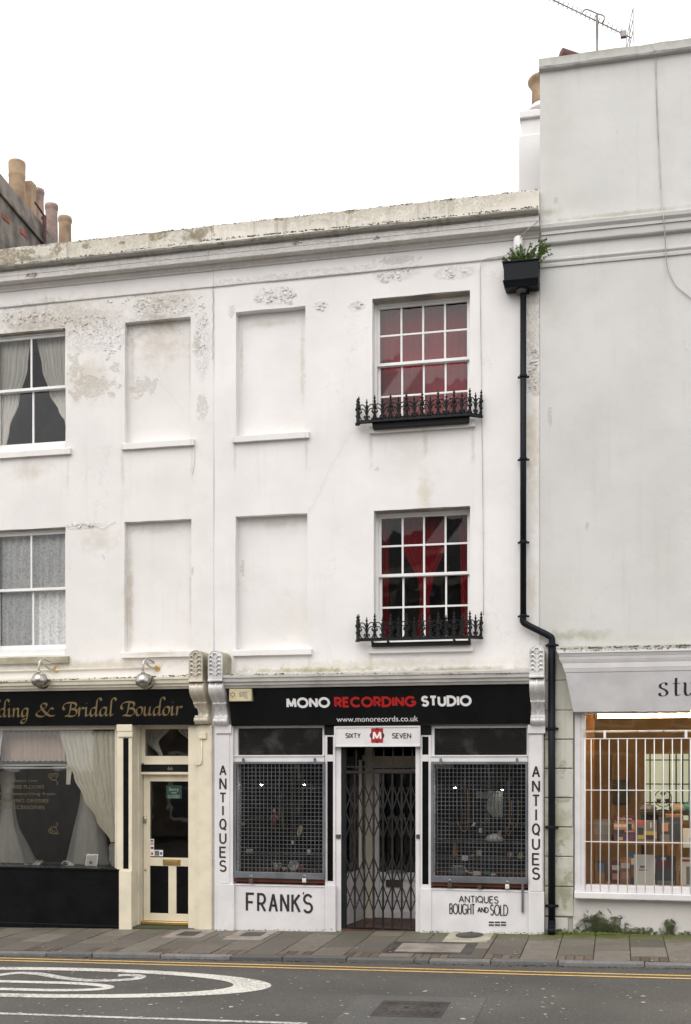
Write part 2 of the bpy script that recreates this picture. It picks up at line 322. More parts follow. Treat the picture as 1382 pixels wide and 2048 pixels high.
def slabmat(name, c, var=.45, moss=True):
    m, t, p = new_mat(name); P = pos(t); oi = nd(t, 'ShaderNodeObjectInfo')
    k = mixc(t, oi.outputs['Random'], tuple(x*(1-var) for x in c), tuple(x*(1+var*.6) for x in c))
    n = noi(t, P, 5, 7, .7); k = mixc(t, mathn(t, 'MULTIPLY', sstep(t, n, .42, .75), .55), k, tuple(x*.5 for x in c))
    k = mixc(t, mathn(t, 'MULTIPLY', sstep(t, noi(t, P, 36, 3, .6), .42, .66), .35), k, tuple(x*.6 for x in c))
    n2 = noi(t, P, 120, 3); k = mixc(t, mathn(t, 'MULTIPLY', sstep(t, n2, .5, .75), .4), k, tuple(x*1.9 for x in c))
    if moss:      # algae grows where the wall sheds its water
        sp = nd(t, 'ShaderNodeSeparateXYZ'); t.links.new(P, sp.inputs[0])
        g = mathn(t, 'ADD', sp.outputs['Y'], mathn(t, 'MULTIPLY_ADD', n, .9, -.45))
        gx = mathn(t, 'MULTIPLY_ADD', sstep(t, sp.outputs['X'], 2.2, 4.4), .75, .2)
        f = mathn(t, 'MULTIPLY', sstep(t, g, -.75, -.1), gx)
        k = mixc(t, f, k, (.085, .095, .018))
    t.links.new(k, p.inputs['Base Color']); p.inputs['Roughness'].default_value = .7; p.inputs['Specular IOR Level'].default_value = .4
    t.links.new(bump(t, n2, .4, .003), p.inputs['Normal']); return m
M['slab'] = slabmat('grey_paving_slab', (.165, .143, .117))
M['paver'] = slabmat('brown_paver', (.14, .105, .078))
M['bed'] = slabmat('dark_jointing_sand', (.045, .04, .03))
M['kerb'] = slabmat('granite_kerb', (.16, .157, .15), .55, False)
M['concrete'] = paint('pale_concrete', (.42, .38, .29), .85, .15, .3, 40, .5, (.13, .12, .09))
M['coverconc'] = paint('pinkish_concrete', (.27, .235, .20), .85, .15, .3, 50, .4)
M['castiron'] = paint('rusty_cast_iron', (.062, .052, .046), .6, .25, .5, 70, .4, (.035, .03, .025))
M['darkiron'] = paint('dark_cover_steel', (.05, .048, .046), .6, .2, .4, 90, .4)
def roadpaint(name, c, wear):
    m, t, p = new_mat(name); P = pos(t); n = noi(t, P, 28, 8, .75); n2 = noi(t, P, 2, 3)
    f = sstep(t, mathn(t, 'ADD', n, mathn(t, 'MULTIPLY_ADD', n2, .25, -.12)), 1-wear-.14, 1-wear+.1)
    k = mixc(t, mathn(t, 'MULTIPLY', f, .85), mixc(t, noi(t, P, 4, 4), tuple(x*.82 for x in c), c), (.07, .065, .06))
    t.links.new(k, p.inputs['Base Color']); p.inputs['Roughness'].default_value = .75; t.links.new(bump(t, n, .3, .004), p.inputs['Normal']); return m
M['roadwhite'] = roadpaint('white_road_paint', (.70, .67, .60), .40)
M['roadwhite2'] = roadpaint('scuffed_road_paint', (.66, .64, .59), .44)
M['roadyellow'] = roadpaint('yellow_road_paint', (.72, .46, .15), .38)
M['brown_brick'] = paint('brown_brickwork', (.13, .095, .065), .9, .3, .4, 15, .4)
M['slate'] = paint('dark_slate', (.06, .06, .065), .7, .2, .2, 12)

# ------------------------------------------------------------------ mesh builder
def sub_loc(parent):
    l = Vector((0, 0, 0)); p = parent
    while p is not None: l += Vector(p.location); p = p.parent
    return l
class MB:
    def __init__(s): s.v = []; s.f = []; s.sm = False
    def add(s, vs, fs):
        b = len(s.v); s.v += [tuple(v) for v in vs]; s.f += [tuple(i+b for i in f) for f in fs]; return s
    def box(s, x0, x1, y0, y1, z0, z1):
        if x0 > x1: x0, x1 = x1, x0
        if z0 > z1: z0, z1 = z1, z0
        if y0 > y1: y0, y1 = y1, y0
        return s.add([(x0,y0,z0),(x1,y0,z0),(x1,y1,z0),(x0,y1,z0),(x0,y0,z1),(x1,y0,z1),(x1,y1,z1),(x0,y1,z1)],
                     [(0,3,2,1),(4,5,6,7),(0,1,5,4),(1,2,6,5),(2,3,7,6),(3,0,4,7)])
    def pbox(s, a, b, c, d, Yf, Yb):            # front face fills pixels a..b, c..d on the plane Yf
        m = (a+b)/2; return s.box(PX(a, Yf), PX(b, Yf), Yf, Yb, PZ(d, m, Yf), PZ(c, m, Yf))
    def hexa(s, p):                             # eight corners, bottom ring then top ring
        return s.add(p, [(0,3,2,1),(4,5,6,7),(0,1,5,4),(1,2,6,5),(2,3,7,6),(3,0,4,7)])
    def bar(s, p, q, wd, th=None, up=(0, 1, 0)):
        p, q = Vector(p), Vector(q); th = th or wd; d = (q-p).normalized(); u = Vector(up)
        if abs(d.dot(u)) > .95: u = Vector((1, 0, 0))
        a = d.cross(u).normalized()*wd/2; b = d.cross(a).normalized()*th/2
        return s.hexa([p-a-b, p+a-b, p+a+b, p-a+b, q-a-b, q+a-b, q+a+b, q-a+b])
    def tube(s, pts, r, n=8, caps=True):
        pts = [Vector(p) for p in pts]; rs = r if isinstance(r, (list, tuple)) else [r]*len(pts); rings = []; prev = None
        for i, p in enumerate(pts):
            d = (pts[min(i+1, len(pts)-1)]-pts[max(i-1, 0)]).normalized()
            u = prev if prev is not None else (Vector((0, 0, 1)) if abs(d.z) < .9 else Vector((1, 0, 0)))
            a = (u-d*u.dot(d)).normalized(); b = d.cross(a); prev = a
            rings.append([p+(a*math.cos(k*2*math.pi/n)+b*math.sin(k*2*math.pi/n))*rs[i] for k in range(n)])
        vs = [v for rg in rings for v in rg]; fs = []
        for i in range(len(pts)-1):
            for k in range(n): fs.append((i*n+k, i*n+(k+1) % n, (i+1)*n+(k+1) % n, (i+1)*n+k))
        if caps: fs.append(tuple(reversed(range(n)))); fs.append(tuple((len(pts)-1)*n+k for k in range(n)))
        return s.add(vs, fs)
    def lathe(s, prof, c=(0, 0, 0), n=16, sx=1, sy=1, cap=True, fold=None):
        vs = []; fs = []
        for i, (r, z) in enumerate(prof):
            for k in range(n):
                a = k*2*math.pi/n; rr = r*(1+(fold(a, i) if fold else 0))
                vs.append((c[0]+rr*sx*math.cos(a), c[1]+rr*sy*math.sin(a), c[2]+z))
        for i in range(len(prof)-1):
            for k in range(n): fs.append((i*n+k, i*n+(k+1) % n, (i+1)*n+(k+1) % n, (i+1)*n+k))
        if cap: fs.append(tuple(reversed(range(n)))); fs.append(tuple((len(prof)-1)*n+k for k in range(n)))
        return s.add(vs, fs)
    def prism(s, poly, y0, y1):                 # polygon in x,z pushed from y0 to y1
        n = len(poly)
        return s.add([(x, y0, z) for x, z in poly]+[(x, y1, z) for x, z in poly],
                     [tuple(range(n)), tuple(reversed(range(n, 2*n)))]+[(i, i+n, (i+1) % n+n, (i+1) % n) for i in range(n)])
    def sweep(s, prof, x0, x1, step=.07, jit=0.0, jz=0.0, seed=0, caps=True):   # profile (y,z) run along x
        n = max(2, int((x1-x0)/step)); m = len(prof); vs = []; fs = []
        for i in range(n+1):
            x = x0+(x1-x0)*i/n
            for j, (y, z) in enumerate(prof):
                if jit or jz:
                    q = Vector((x*4.1+seed, j*3.7, seed)); q2 = Vector((x*11+seed, j*7.7, 5+seed))
                    y += (noise.noise(q)+.6*noise.noise(q2))*jit; z += (noise.noise(q+Vector((9, 9, 9)))+.6*noise.noise(q2+Vector((3, 3, 3))))*jz
                vs.append((x, y, z))
        for i in range(n):
            for j in range(m-1): fs.append((i*m+j, i*m+j+1, (i+1)*m+j+1, (i+1)*m+j))
        if caps: fs.append(tuple(range(m-1, -1, -1))); fs.append(tuple(n*m+j for j in range(m)))
        return s.add(vs, fs)
    def build(s, name, mat, parent=None, bevel=0, smooth=False, mods=None):
        me = bpy.data.meshes.new(name); L = sub_loc(parent)
        me.from_pydata([(v[0]-L.x, v[1]-L.y, v[2]-L.z) for v in s.v], [], s.f)
        bm = bmesh.new(); bm.from_mesh(me); bmesh.ops.recalc_face_normals(bm, faces=bm.faces); bm.to_mesh(me); bm.free()
        o = bpy.data.objects.new(name, me); col.objects.link(o)
        me.materials.append(M[mat] if isinstance(mat, str) else mat)
        if smooth:
            for p in me.polygons: p.use_smooth = True
        if bevel:
            b = o.modifiers.new('bevel', 'BEVEL'); b.width = bevel; b.segments = 2; b.limit_method = 'ANGLE'; b.harden_normals = False
        if parent is not None: o.parent = parent
        return o
def tag(o, label=None, cat=None, group=None, kind=None):
    for k, v in (('label', label), ('category', cat), ('group', group), ('kind', kind)):
        if v: o[k] = v
    return o
def thing(name, label, cat, loc, group=None):
    o = bpy.data.objects.new(name, None); col.objects.link(o); o.location = loc; o.empty_display_size = .1
    return tag(o, label, cat, group)
def solo(mb, name, mat, label, cat, group=None, **kw):      # a thing that is one mesh, origin at its base
    xs = [v[0] for v in mb.v]; ys = [v[1] for v in mb.v]; zs = [v[2] for v in mb.v]
    L = Vector(((min(xs)+max(xs))/2, (min(ys)+max(ys))/2, min(zs)))
    mb.v = [(v[0]-L.x, v[1]-L.y, v[2]-L.z) for v in mb.v]
    o = mb.build(name, mat, None, **kw); o.location = L; return tag(o, label, cat, group)
def spline(p, n=8, closed=False):
    out = []; k = len(p)
    P = [Vector(q) if len(q) == 3 else Vector((q[0], q[1], 0)) for q in p]
    for i in range(k if closed else k-1):
        a = P[(i-1) % k] if closed else P[max(i-1, 0)]; b = P[i % k]; c = P[(i+1) % k]; d = P[(i+2) % k] if closed else P[min(i+2, k-1)]
        for j in range(n):
            t = j/n; out.append(.5*((2*b)+(c-a)*t+(2*a-5*b+4*c-d)*t*t+(3*b-a-3*c+d)*t**3))
    if not closed: out.append(P[-1])
    return out

# ------------------------------------------------------------------ lettering: brush strokes and a broad nib
def AR(cx, cy, rx, ry, a0, a1, n=14):
    return [(cx+rx*math.cos(R(a0+(a1-a0)*i/n)), cy+ry*math.sin(R(a0+(a1-a0)*i/n))) for i in range(n+1)]
GL = {
 'A': (.74, [[(0, 0), (.37, 1), (.74, 0)], [(.15, .34), (.59, .34)]]),
 'B': (.58, [[(0, 0), (0, 1)], [(0, 1), (.28, 1)]+AR(.28, .76, .24, .24, 90, -90)+[(0, .52)], [(.28, .52)]+AR(.28, .26, .3, .26, 90, -90)+[(0, 0)]]),
 'C': (.86, [AR(.5, .5, .5, .5, 45, 315, 24)]),
 'D': (.78, [[(0, 0), (0, 1), (.28, 1)]+AR(.28, .5, .5, .5, 90, -90, 18)+[(.28, 0), (0, 0)]]),
 'E': (.52, [[(.52, 1), (0, 1), (0, 0), (.52, 0)], [(0, .52), (.46, .52)]]),
 'F': (.50, [[(.5, 1), (0, 1), (0, 0)], [(0, .5), (.42, .5)]]),
 'G': (1.0, [AR(.5, .5, .5, .5, 42, 355, 26)+[(1.0, .46), (.56, .46)]]),
 'H': (.66, [[(0, 0), (0, 1)], [(.66, 0), (.66, 1)], [(0, .52), (.66, .52)]]),
 'I': (.0, [[(0, 0), (0, 1)]]),
 'K': (.62, [[(0, 0), (0, 1)], [(.6, 1), (.02, .46)], [(.2, .6), (.62, 0)]]),
 'L': (.46, [[(0, 1), (0, 0), (.46, 0)]]),
 'M': (.86, [[(0, 0), (.06, 1), (.43, .1), (.8, 1), (.86, 0)]]),
 'N': (.70, [[(0, 0), (0, 1), (.7, 0), (.7, 1)]]),
 'O': (1.0, [AR(.5, .5, .5, .5, 0, 360, 30)]),
 'Q': (.86, [AR(.43, .54, .43, .46, 0, 360, 26), [(.5, .24), (.86, -.04)]]),
 'R': (.58, [[(0, 0), (0, 1), (.28, 1)]+AR(.28, .72, .28, .28, 90, -90)+[(0, .44)], [(.26, .44), (.58, 0)]]),
 'S': (.58, [AR(.29, .755, .27, .245, 25, 270, 14)+AR(.29, .26, .29, .26, 90, -155, 14)[1:]]),
 'T': (.60, [[(0, 1), (.6, 1)], [(.3, 1), (.3, 0)]]),
 'U': (.66, [[(0, 1), (0, .34)]+AR(.33, .34, .33, .34, 180, 360)+[(.66, 1)]]),
 "'": (.06, [[(.06, 1), (0, 0)]]),
 ' ': (.22, []),
}
def ribbon(mb, pts, wd, place, k):
    P = [Vector((p[0], p[1])) for p in pts]
    for i in range(1, len(P)-1):
        a, b = P[i]-P[i-1], P[i+1]-P[i]
        if a.length > 1e-7 and b.length > 1e-7 and a.normalized().dot(b.normalized()) < -.15:
            ribbon(mb, pts[:i+1], wd, place, k); ribbon(mb, pts[i:], wd, place, k+1); return
    Q = [P[0]]
    for p in P[1:]:
        if (p-Q[-1]).length > wd*.02: Q.append(p)
    P = Q
    closed = (P[0]-P[-1]).length < 1e-5 and len(P) > 3
    if closed: P = P[:-1]
    n = len(P); L = []
    for i in range(n):
        a = P[i-1] if (i > 0 or closed) else None; b = P[(i+1) % n] if (i < n-1 or closed) else None
        d1 = (P[i]-a).normalized() if a is not None else (b-P[i]).normalized()
        d2 = (b-P[i]).normalized() if b is not None else d1
        n1 = Vector((-d1.y, d1.x)); n2 = Vector((-d2.y, d2.x)); m = (n1+n2)
        if m.length < .2: m = n1*1.0
        m.normalize(); q = m*(wd/2)/max(.36, m.dot(n1))
        L += [P[i]+q, P[i]-q]
    vs = [place(v.x, v.y, k) for v in L]
    fs = [(2*i, 2*i+1, (2*i+3) % (2*n), (2*i+2) % (2*n)) for i in range(n if closed else n-1)]
    mb.add(vs, fs)
def word(s, box, wd, place, gap=.2, mb=None):        # brush-stroke word filling box (x0,x1,z0,z1)
    mb = mb or MB(); x0, x1, z0, z1 = box; H = z1-z0-wd
    adv = [GL[c][0] for c in s]; tot = sum(adv)+gap*(len(s)-1); sx = (x1-x0-wd)/max(tot, 1e-6) if tot else 1
    cur = x0+wd/2; k = 0
    for c, a in zip(s, adv):
        for st in GL[c][1]:
            ribbon(mb, [(cur+u*sx, z0+wd/2+v*H) for u, v in st], wd, place, k); k += 1
        cur += (a+gap)*sx
    return mb
def flat(Y): return lambda u, v, k: (u, Y-.0003*(k % 4), v)
IT = {
 'i': (.55, [[(0, .8), (.15, .97), (.15, .2), (.25, .03), (.45, .2)], [(.13, 1.42), (.2, 1.5)]]),
 'n': (.98, [[(0, .8), (.12, .97), (.12, 0)], [(.12, .55), (.3, .88), (.48, .97), (.6, .85), (.6, .2), (.7, .03), (.88, .2)]]),
 'd': (1.0, [[(.62, .9), (.4, .98), (.15, .8), (.05, .45), (.12, .1), (.28, .02), (.5, .25), (.64, .6)], [(1.12, 1.75), (.98, 2.0), (.75, 1.95), (.66, 1.6), (.64, .2), (.74, .03), (.92, .2)]]),
 'e': (.66, [[(.08, .45), (.35, .55), (.52, .75), (.42, .96), (.22, .9), (.07, .6), (.07, .25), (.25, .02), (.55, .22)]]),
 'g': (.86, [[(.62, .9), (.4, .98), (.15, .8), (.05, .45), (.12, .1), (.28, .02), (.5, .25), (.64, .6)], [(.66, .95), (.63, 0), (.5, -.55), (.22, -.75), (-.02, -.6), (.1, -.35), (.45, -.25)]]),
 'a': (1.0, [[(.62, .9), (.4, .98), (.15, .8), (.05, .45), (.12, .1), (.28, .02), (.5, .25), (.64, .6)], [(.66, .97), (.64, .2), (.74, .03), (.92, .2)]]),
 'l': (.5, [[(.6, 1.75), (.45, 2.0), (.22, 1.95), (.13, 1.6), (.12, .2), (.22, .03), (.42, .2)]]),
 'r': (.66, [[(0, .8), (.12, .97), (.12, 0)], [(.12, .55), (.3, .88), (.46, .97), (.6, .86)]]),
 'o': (.78, [[(.35, .98), (.12, .8), (.04, .42), (.16, .08), (.36, .02), (.58, .22), (.66, .6), (.56, .92), (.35, .98)]]),
 'u': (1.0, [[(0, .8), (.12, .97), (.12, .25), (.25, .02), (.45, .12), (.62, .45)], [(.64, .97), (.62, .2), (.72, .03), (.9, .2)]]),
 'B': (1.2, [[(.42, 1.45), (.36, .6), (.2, .1), (-.1, .05)], [(-.2, .75), (-.38, 1.0), (-.25, 1.38), (.2, 1.56), (.8, 1.5), (.98, 1.25), (.85, .95), (.48, .82)], [(.48, .82), (.95, .75), (1.08, .4), (.85, .06), (.45, 0), (.1, .12)]]),
 'W': (1.7, [[(-.1, 1.3), (.1, 1.5), (.3, .0), (.8, 1.45), (.95, 0), (1.5, 1.5)]]),
 '&': (1.3, [[(1.15, .85), (.95, .95), (.78, .5), (.48, .05), (.12, .05), (-.05, .35), (.2, .7), (.62, 1.1), (.62, 1.45), (.38, 1.5), (.26, 1.2), (.5, .6), (.9, .1), (1.25, .1)]]),
 's': (.66, [[(.56, .82), (.3, .97), (.1, .8), (.14, .6), (.46, .42), (.52, .18), (.3, .02), (.04, .14)]]),
 't': (.6, [[(.24, 1.3), (.22, .2), (.34, .02), (.56, .12)], [(.0, .92), (.54, .92)]]),
}
def nibword(s, x0, x1, base, xh, nib, place, slant=.2, mb=None, smooth=True):
    mb = mb or MB(); tot = sum(IT[c][0] for c in s); sx = (x1-x0)/tot; cur = x0; k = 0
    nv = Vector((math.cos(nib[1]), math.sin(nib[1])))*nib[0]/2
    for c in s:
        for st in IT[c][1]:
            pts = [Vector((cur+(u+0)*sx+v*xh*slant, base+v*xh)) for u, v in [(q.x, q.y) for q in spline(st, 6)]]
            vs = []
            for p in pts: vs += [place(p.x+nv.x, p.y+nv.y, k), place(p.x-nv.x, p.y-nv.y, k)]
            fs = [(2*i, 2*i+1, 2*i+3, 2*i+2) for i in range(len(pts)-1)]
            mb.add(vs, fs); k += 1
            thin = nib[0]*.22                                          # hairline so that strokes along the nib do not vanish
            ribbon(mb, [(p.x, p.y) for p in pts], thin, lambda u, v, kk: place(u, v, k+1), k)
        cur += IT[c][0]*sx
    return mb
def typed(s, cx, cz, height, Y, width=None, tilt=None):                # small print in the built-in face, turned to mesh
    cu = bpy.data.curves.new('t', 'FONT'); cu.body = s; cu.size = 1; cu.align_x = 'CENTER'; cu.resolution_u = 3
    o = bpy.data.objects.new('t', cu); col.objects.link(o)
    me = bpy.data.meshes.new_from_object(o.evaluated_get(bpy.context.evaluated_depsgraph_get()))
    mb = MB(); vs = [v.co.copy() for v in me.vertices]
    xs = [v.x for v in vs]; W = max(xs)-min(xs); k = height/.72; kx = (width/W) if width else k; mx = (max(xs)+min(xs))/2
    f = tilt or (lambda x, z: Y)
    mb.v = [(cx+(v.x-mx)*kx, 0, cz+(v.y-.36)*k) for v in vs]; mb.v = [(x, f(x, z), z) for x, _, z in mb.v]
    mb.f = [tuple(p.vertices) for p in me.polygons]
    bpy.data.objects.remove(o); bpy.data.curves.remove(cu); bpy.data.meshes.remove(me)
    return mb

# ================================================================== THE SETTING
def gclamp(x, y): return GP(max(-14, min(20, x)), max(-15.5, min(0, y)))
mb = MB(); xs = [-900, -14, -8, -4, 0, 4, 8, 12, 20, 900]; ys = [-900, -15.5, -8, -4, -2, -.5, 0, 900]
mb.add([(x, y, gclamp(x, y)+RD) for y in ys for x in xs], [(j*10+i, j*10+i+1, (j+1)*10+i+1, (j+1)*10+i) for j in range(7) for i in range(9)])
road = tag(mb.build('road', 'asphalt'), 'dark grey asphalt road with painted markings', kind='structure')
def ground_prism(mb, poly, z0, z1):            # flat sheet or slab that follows the sloping street
    n = len(poly)
    mb.add([(x, y, GP(x, y)+z1) for x, y in poly]+[(x, y, GP(x, y)+z0) for x, y in poly],
           [tuple(range(n)), tuple(reversed(range(n, 2*n)))]+[(i, (i+1) % n, (i+1) % n+n, i+n) for i in range(n)])
    return mb
YK0, YK1 = -1.90, -2.04
mb = MB(); ground_prism(mb, [(-6.2, .4), (12, .4), (12, YK0), (-6.2, YK0)], -.2, -.012)
pave = tag(mb.build('pavement', 'bed'), 'pavement of grey slabs along the shop fronts', kind='structure')
PITCH = .414; XJ = 4.77-PITCH*26; ncol = 42
for i in range(ncol):
    x0, x1 = XJ+i*PITCH, XJ+(i+1)*PITCH; even = (i % 2 == 0)
    j = random.uniform(-.03, .03)
    cuts = [.02, -.36+j, -.98+j, -1.62] if even else [.02, -.64+j, -1.27+j, -1.895]
    if not (x1 > -4.4 and x0 < 8.2): continue
    for a, b in zip(cuts, cuts[1:]):
        g = .006; q = .003; dz = [random.uniform(-q, q) for _ in range(2)]
        mb = MB(); P = [(x0+g, b+g), (x1-g, b+g), (x1-g, a-g), (x0+g, a-g)]
        mb.add([(x, y, GP(x, y)+dz[0]+dz[1]*(x-x0)/PITCH) for x, y in P]+[(x, y, GP(x, y)-.05) for x, y in P],
               [(0, 1, 2, 3), (0, 4, 5, 1), (1, 5, 6, 2), (2, 6, 7, 3), (3, 7, 4, 0)])
        mb.build('paving_slab', 'slab', pave, bevel=.003)
    if even:
        for k in range(4):
            p0 = x0+k*PITCH/4; mb = MB(); g = .004; d = random.uniform(-.003, .002)
            ground_prism(mb, [(p0+g, -1.895), (p0+PITCH/4-g, -1.895), (p0+PITCH/4-g, -1.626), (p0+g, -1.626)], -.05, d)
            mb.build('paver', 'paver', pave, bevel=.003)
kerb = tag(ground_prism(MB(), [(-6.2, YK0-.004), (12, YK0-.004), (12, YK1+.01), (-6.2, YK1+.01)], -.25, -.03).build('kerb', 'bed'), 'granite kerb along the edge of the road', kind='structure')
kx = [gr(p, 1916)[0] for p in (-260, -120, 62, 160, 305, 452, 560, 692, 830, 860, 984, 1118, 1288, 1400, 1560)]
for a, b in zip(kx, kx[1:]):
    mb = MB(); d = random.uniform(-.008, .006); e = random.uniform(-.008, .006)
    P = [(a+.004, YK1+e), (b-.004, YK1+e), (b-.004, YK0-.006), (a+.004, YK0-.006)]
    ground_prism(mb, P, -.2, d); mb.build('kerb_stone', 'kerb', kerb, bevel=.014)
# painted markings, sheets on the road
def line_on_road(name, p0, p1, wd, mat, n=1):
    mb = MB(); (xa, ya), (xb, yb) = p0, p1; N = 40
    for i in range(N):
        t0, t1 = i/N, (i+1)/N; f = lambda t: (xa+(xb-xa)*t, ya+(yb-ya)*t)
        (u0, v0), (u1, v1) = f(t0), f(t1); j = lambda u, s: noise.noise(Vector((u*3, s, 0)))*.006
        vs = [(u0, v0-wd/2+j(u0, 1)), (u1, v1-wd/2+j(u1, 1)), (u1, v1+wd/2+j(u1, 2)), (u0, v0+wd/2+j(u0, 2))]
        mb.add([(x, y, GP(x, y)+RD+.004) for x, y in vs], [(0, 1, 2, 3)])
    return mb.build(name, mat, road)
def ext(pa, pb, xa, xb):
    s = (pb[1]-pa[1])/(pb[0]-pa[0]); return (xa, pa[1]+s*(xa-pa[0])), (xb, pa[1]+s*(xb-pa[0]))
for a, b in (((0, 1916.4), (1382, 1952.3)), ((0, 1921.2), (1382, 1958.0))):
    p, q = ext(gr(a[0], a[1], RD), gr(b[0], b[1], RD), -6, 11.5)
    line_on_road('yellow_line', p, q, .055, 'roadyellow')
p, q = ext(gr(0, 2027.5, RD), gr(560, 2046, RD), -6, gr(615, 2047, RD)[0]); line_on_road('centre_line', p, q, .07, 'roadwhite2')
# speed roundel: a long ring with the number 20 lying in it
tip = gr(550, 1968, RD); yt = gr(80, 1934.8, RD)[1]; yb = gr(80, 1996.2, RD)[1]
cxr = gr(70, 1965, RD)[0]; cyr = (yt+yb)/2; RX = tip[0]-cxr; RY = (yt-yb)/2
mb = MB(); N = 96
for i in range(N):
    q = []
    for a, (rx, ry) in ((i, (RX, RY)), (i+1, (RX, RY)), (i+1, (RX-.42, RY-.17)), (i, (RX-.42, RY-.17))):
        x = cxr+rx*math.cos(2*math.pi*a/N); y = cyr+ry*math.sin(2*math.pi*a/N); q.append((x, y, GP(x, y)+RD+.004))
    mb.add(q, [(0, 1, 2, 3)])
mb.build('roundel_ring', 'roadwhite', road)
def ground_path(pix, wd, name, mat, closed=False):
    pts = spline([gr(a, b, RD) for a, b in pix], 8, closed); mb = MB()
    P = [(p.x, p.y) for p in pts]
    if closed: P.append(P[0])
    ribbon(mb, P, wd, lambda u, v, k: (u, v, GP(u, v)+RD+.004), 0); return mb.build(name, mat, road)
ground_path([(236, 1951.5), (262, 1950.5), (281, 1953.5), (268, 1958.5), (225, 1961.3), (170, 1961), (120, 1955.5), (80, 1948.5), (40, 1946.3), (10, 1949), (-60, 1958), (-130, 1963)], .13, 'numeral', 'roadwhite2')
ground_path([(-140, 1945), (-140, 1964)], .22, 'numeral', 'roadwhite2')
za, zb, zm = gr(60, 1964.5, RD)[1], gr(60, 1980, RD)[1], gr(226, 1971.5, RD)[0]
mb = MB(); cy0 = (za+zb)/2; rr = (za-zb)/2; xl = zm-2.6; N = 20
pl = [(zm-.75, cy0+rr)]+[(zm-.75+.75*math.cos(R(90-180*i/N)), cy0+rr*math.sin(R(90-180*i/N))) for i in range(1, N)]+[(zm-.75, cy0-rr), (xl, cy0-rr)]+[(xl-.75*math.cos(R(90-180*i/N)), cy0-rr*math.sin(R(90-180*i/N))) for i in range(1, N)]+[(xl, cy0+rr), (zm-.75, cy0+rr)]
ribbon(mb, pl, .12, lambda u, v, k: (u, v, GP(u, v)+RD+.004), 0); mb.build('numeral', 'roadwhite', road)
# covers set in the ground
def grect(l, r, t, b, dz=0):
    m = (t+b)/2; c = (l+r)/2; return gr(l, m, dz)[0], gr(r, m, dz)[0], gr(c, b, dz)[1], gr(c, t, dz)[1]
def rect(mb, q, z0, z1): x0, x1, y0, y1 = q; return ground_prism(mb, [(x0, y0), (x1, y0), (x1, y1), (x0, y1)], z0, z1)
def cover(label, frame, lid, fm, lm, dz, group=None, bars=0, rnd=False, mid=None):
    fx0, fx1, fy0, fy1 = frame; th = thing('manhole_cover' if rnd or bars else 'inspection_cover', label, 'manhole cover' if (rnd or bars) else 'cover', ((fx0+fx1)/2, (fy0+fy1)/2, GP((fx0+fx1)/2, (fy0+fy1)/2)+dz), group)
    rect(MB(), frame, dz-.03, dz+.005).build('surround', fm, th, bevel=.002)
    x0, x1, y0, y1 = lid
    if mid: rect(MB(), (x0-.05, x1+.05, y0-.05, y1+.05), dz-.03, dz+.008).build('frame', mid, th)
    if rnd:
        c = ((x0+x1)/2, (y0+y1)/2); P = [(c[0]+(x1-x0)/2*math.cos(a*math.pi/16), c[1]+(y1-y0)/2*math.sin(a*math.pi/16)) for a in range(32)]
        ground_prism(MB(), P, dz-.02, dz+.009).build('lid', lm, th)
        P = [(c[0]+(x1-x0)/2*.8*math.cos(a*math.pi/16), c[1]+(y1-y0)/2*.8*math.sin(a*math.pi/16)) for a in range(32)]
        ground_prism(MB(), P, dz-.02, dz+.013).build('boss', 'castiron', th)
    else:
        rect(MB(), lid, dz-.02, dz+.011).build('lid', lm, th, bevel=.002)
        if bars:
            n = 7; mb = MB()
            for i in range(n):
                for k in range(5):
                    a = x0+(x1-x0)*(i+.15+.35*(k % 2))/n; c = y0+(y1-y0)*(k+.2)/5
                    rect(mb, (a, a+(x1-x0)/n*.45, c, c+(y1-y0)/5*.55), dz, dz+.015)
            tag(mb.build('tread_pattern', 'castiron', th), kind='stuff')
            for s in (.42, .58):
                xk = x0+(x1-x0)*s; rect(MB(), (xk-.03, xk+.03, (y0+y1)/2, (y0+y1)/2+.05), dz, dz+.0165).build('key_hole', 'bed', th)
cover('small grey square cover set in concrete outside the cream shop door', grect(340, 418, 1858.5, 1876), grect(360, 396, 1864, 1872), 'coverconc', 'darkiron', 0)
cover('small grey square cover in concrete below the FRANK\'S lettering', grect(462, 541, 1861, 1880), grect(485, 526, 1865.5, 1873), 'coverconc', 'darkiron', 0)
cover('long dark framed recessed cover filled with concrete in the pavement', grect(776, 950, 1885, 1908), grect(796, 928, 1888.5, 1905), 'castiron', 'coverconc', 0)
cover('round iron cover in pale yellowish concrete beside the right stall riser', grect(893, 984, 1862.5, 1884.5), grect(911, 967, 1865, 1877), 'concrete', 'darkiron', 0, rnd=True)
cover('rectangular rusty iron manhole cover in a paler asphalt patch of the road', grect(685, 958, 1993, 2060, RD), grect(762, 882, 2006, 2033, RD), 'asphalt2', 'castiron', RD, bars=1, mid='darkiron')
# pale flecks of chewing gum and petals trodden into the ground
mb = MB()
for i in range(430):
    px, py = random.uniform(-40, 1420), random.uniform(1862, 2047); onp = py < 1908+px*.02; dz = .0 if onp else RD
    if not onp and 1908+px*.02 < py < 1928+px*.025: continue
    x, y = gr(px, py, dz); r = random.uniform(.006, .018)*(1 if random.random() < .85 else 1.7)
    n = 6; a0 = random.random()*6
    mb.add([(x+r*random.uniform(.7, 1.2)*math.cos(a0+k), y+r*random.uniform(.7, 1.2)*math.sin(a0+k), GP(x, y)+dz+.0055) for k in range(n)], [tuple(range(n))])
tag(mb.build('gum_spots', 'concrete' if False else paint('trodden_gum', (.42, .40, .37), .8, .2, 0)), 'pale flecks of gum and petals trodden into pavement and road', 'litter', kind='stuff')

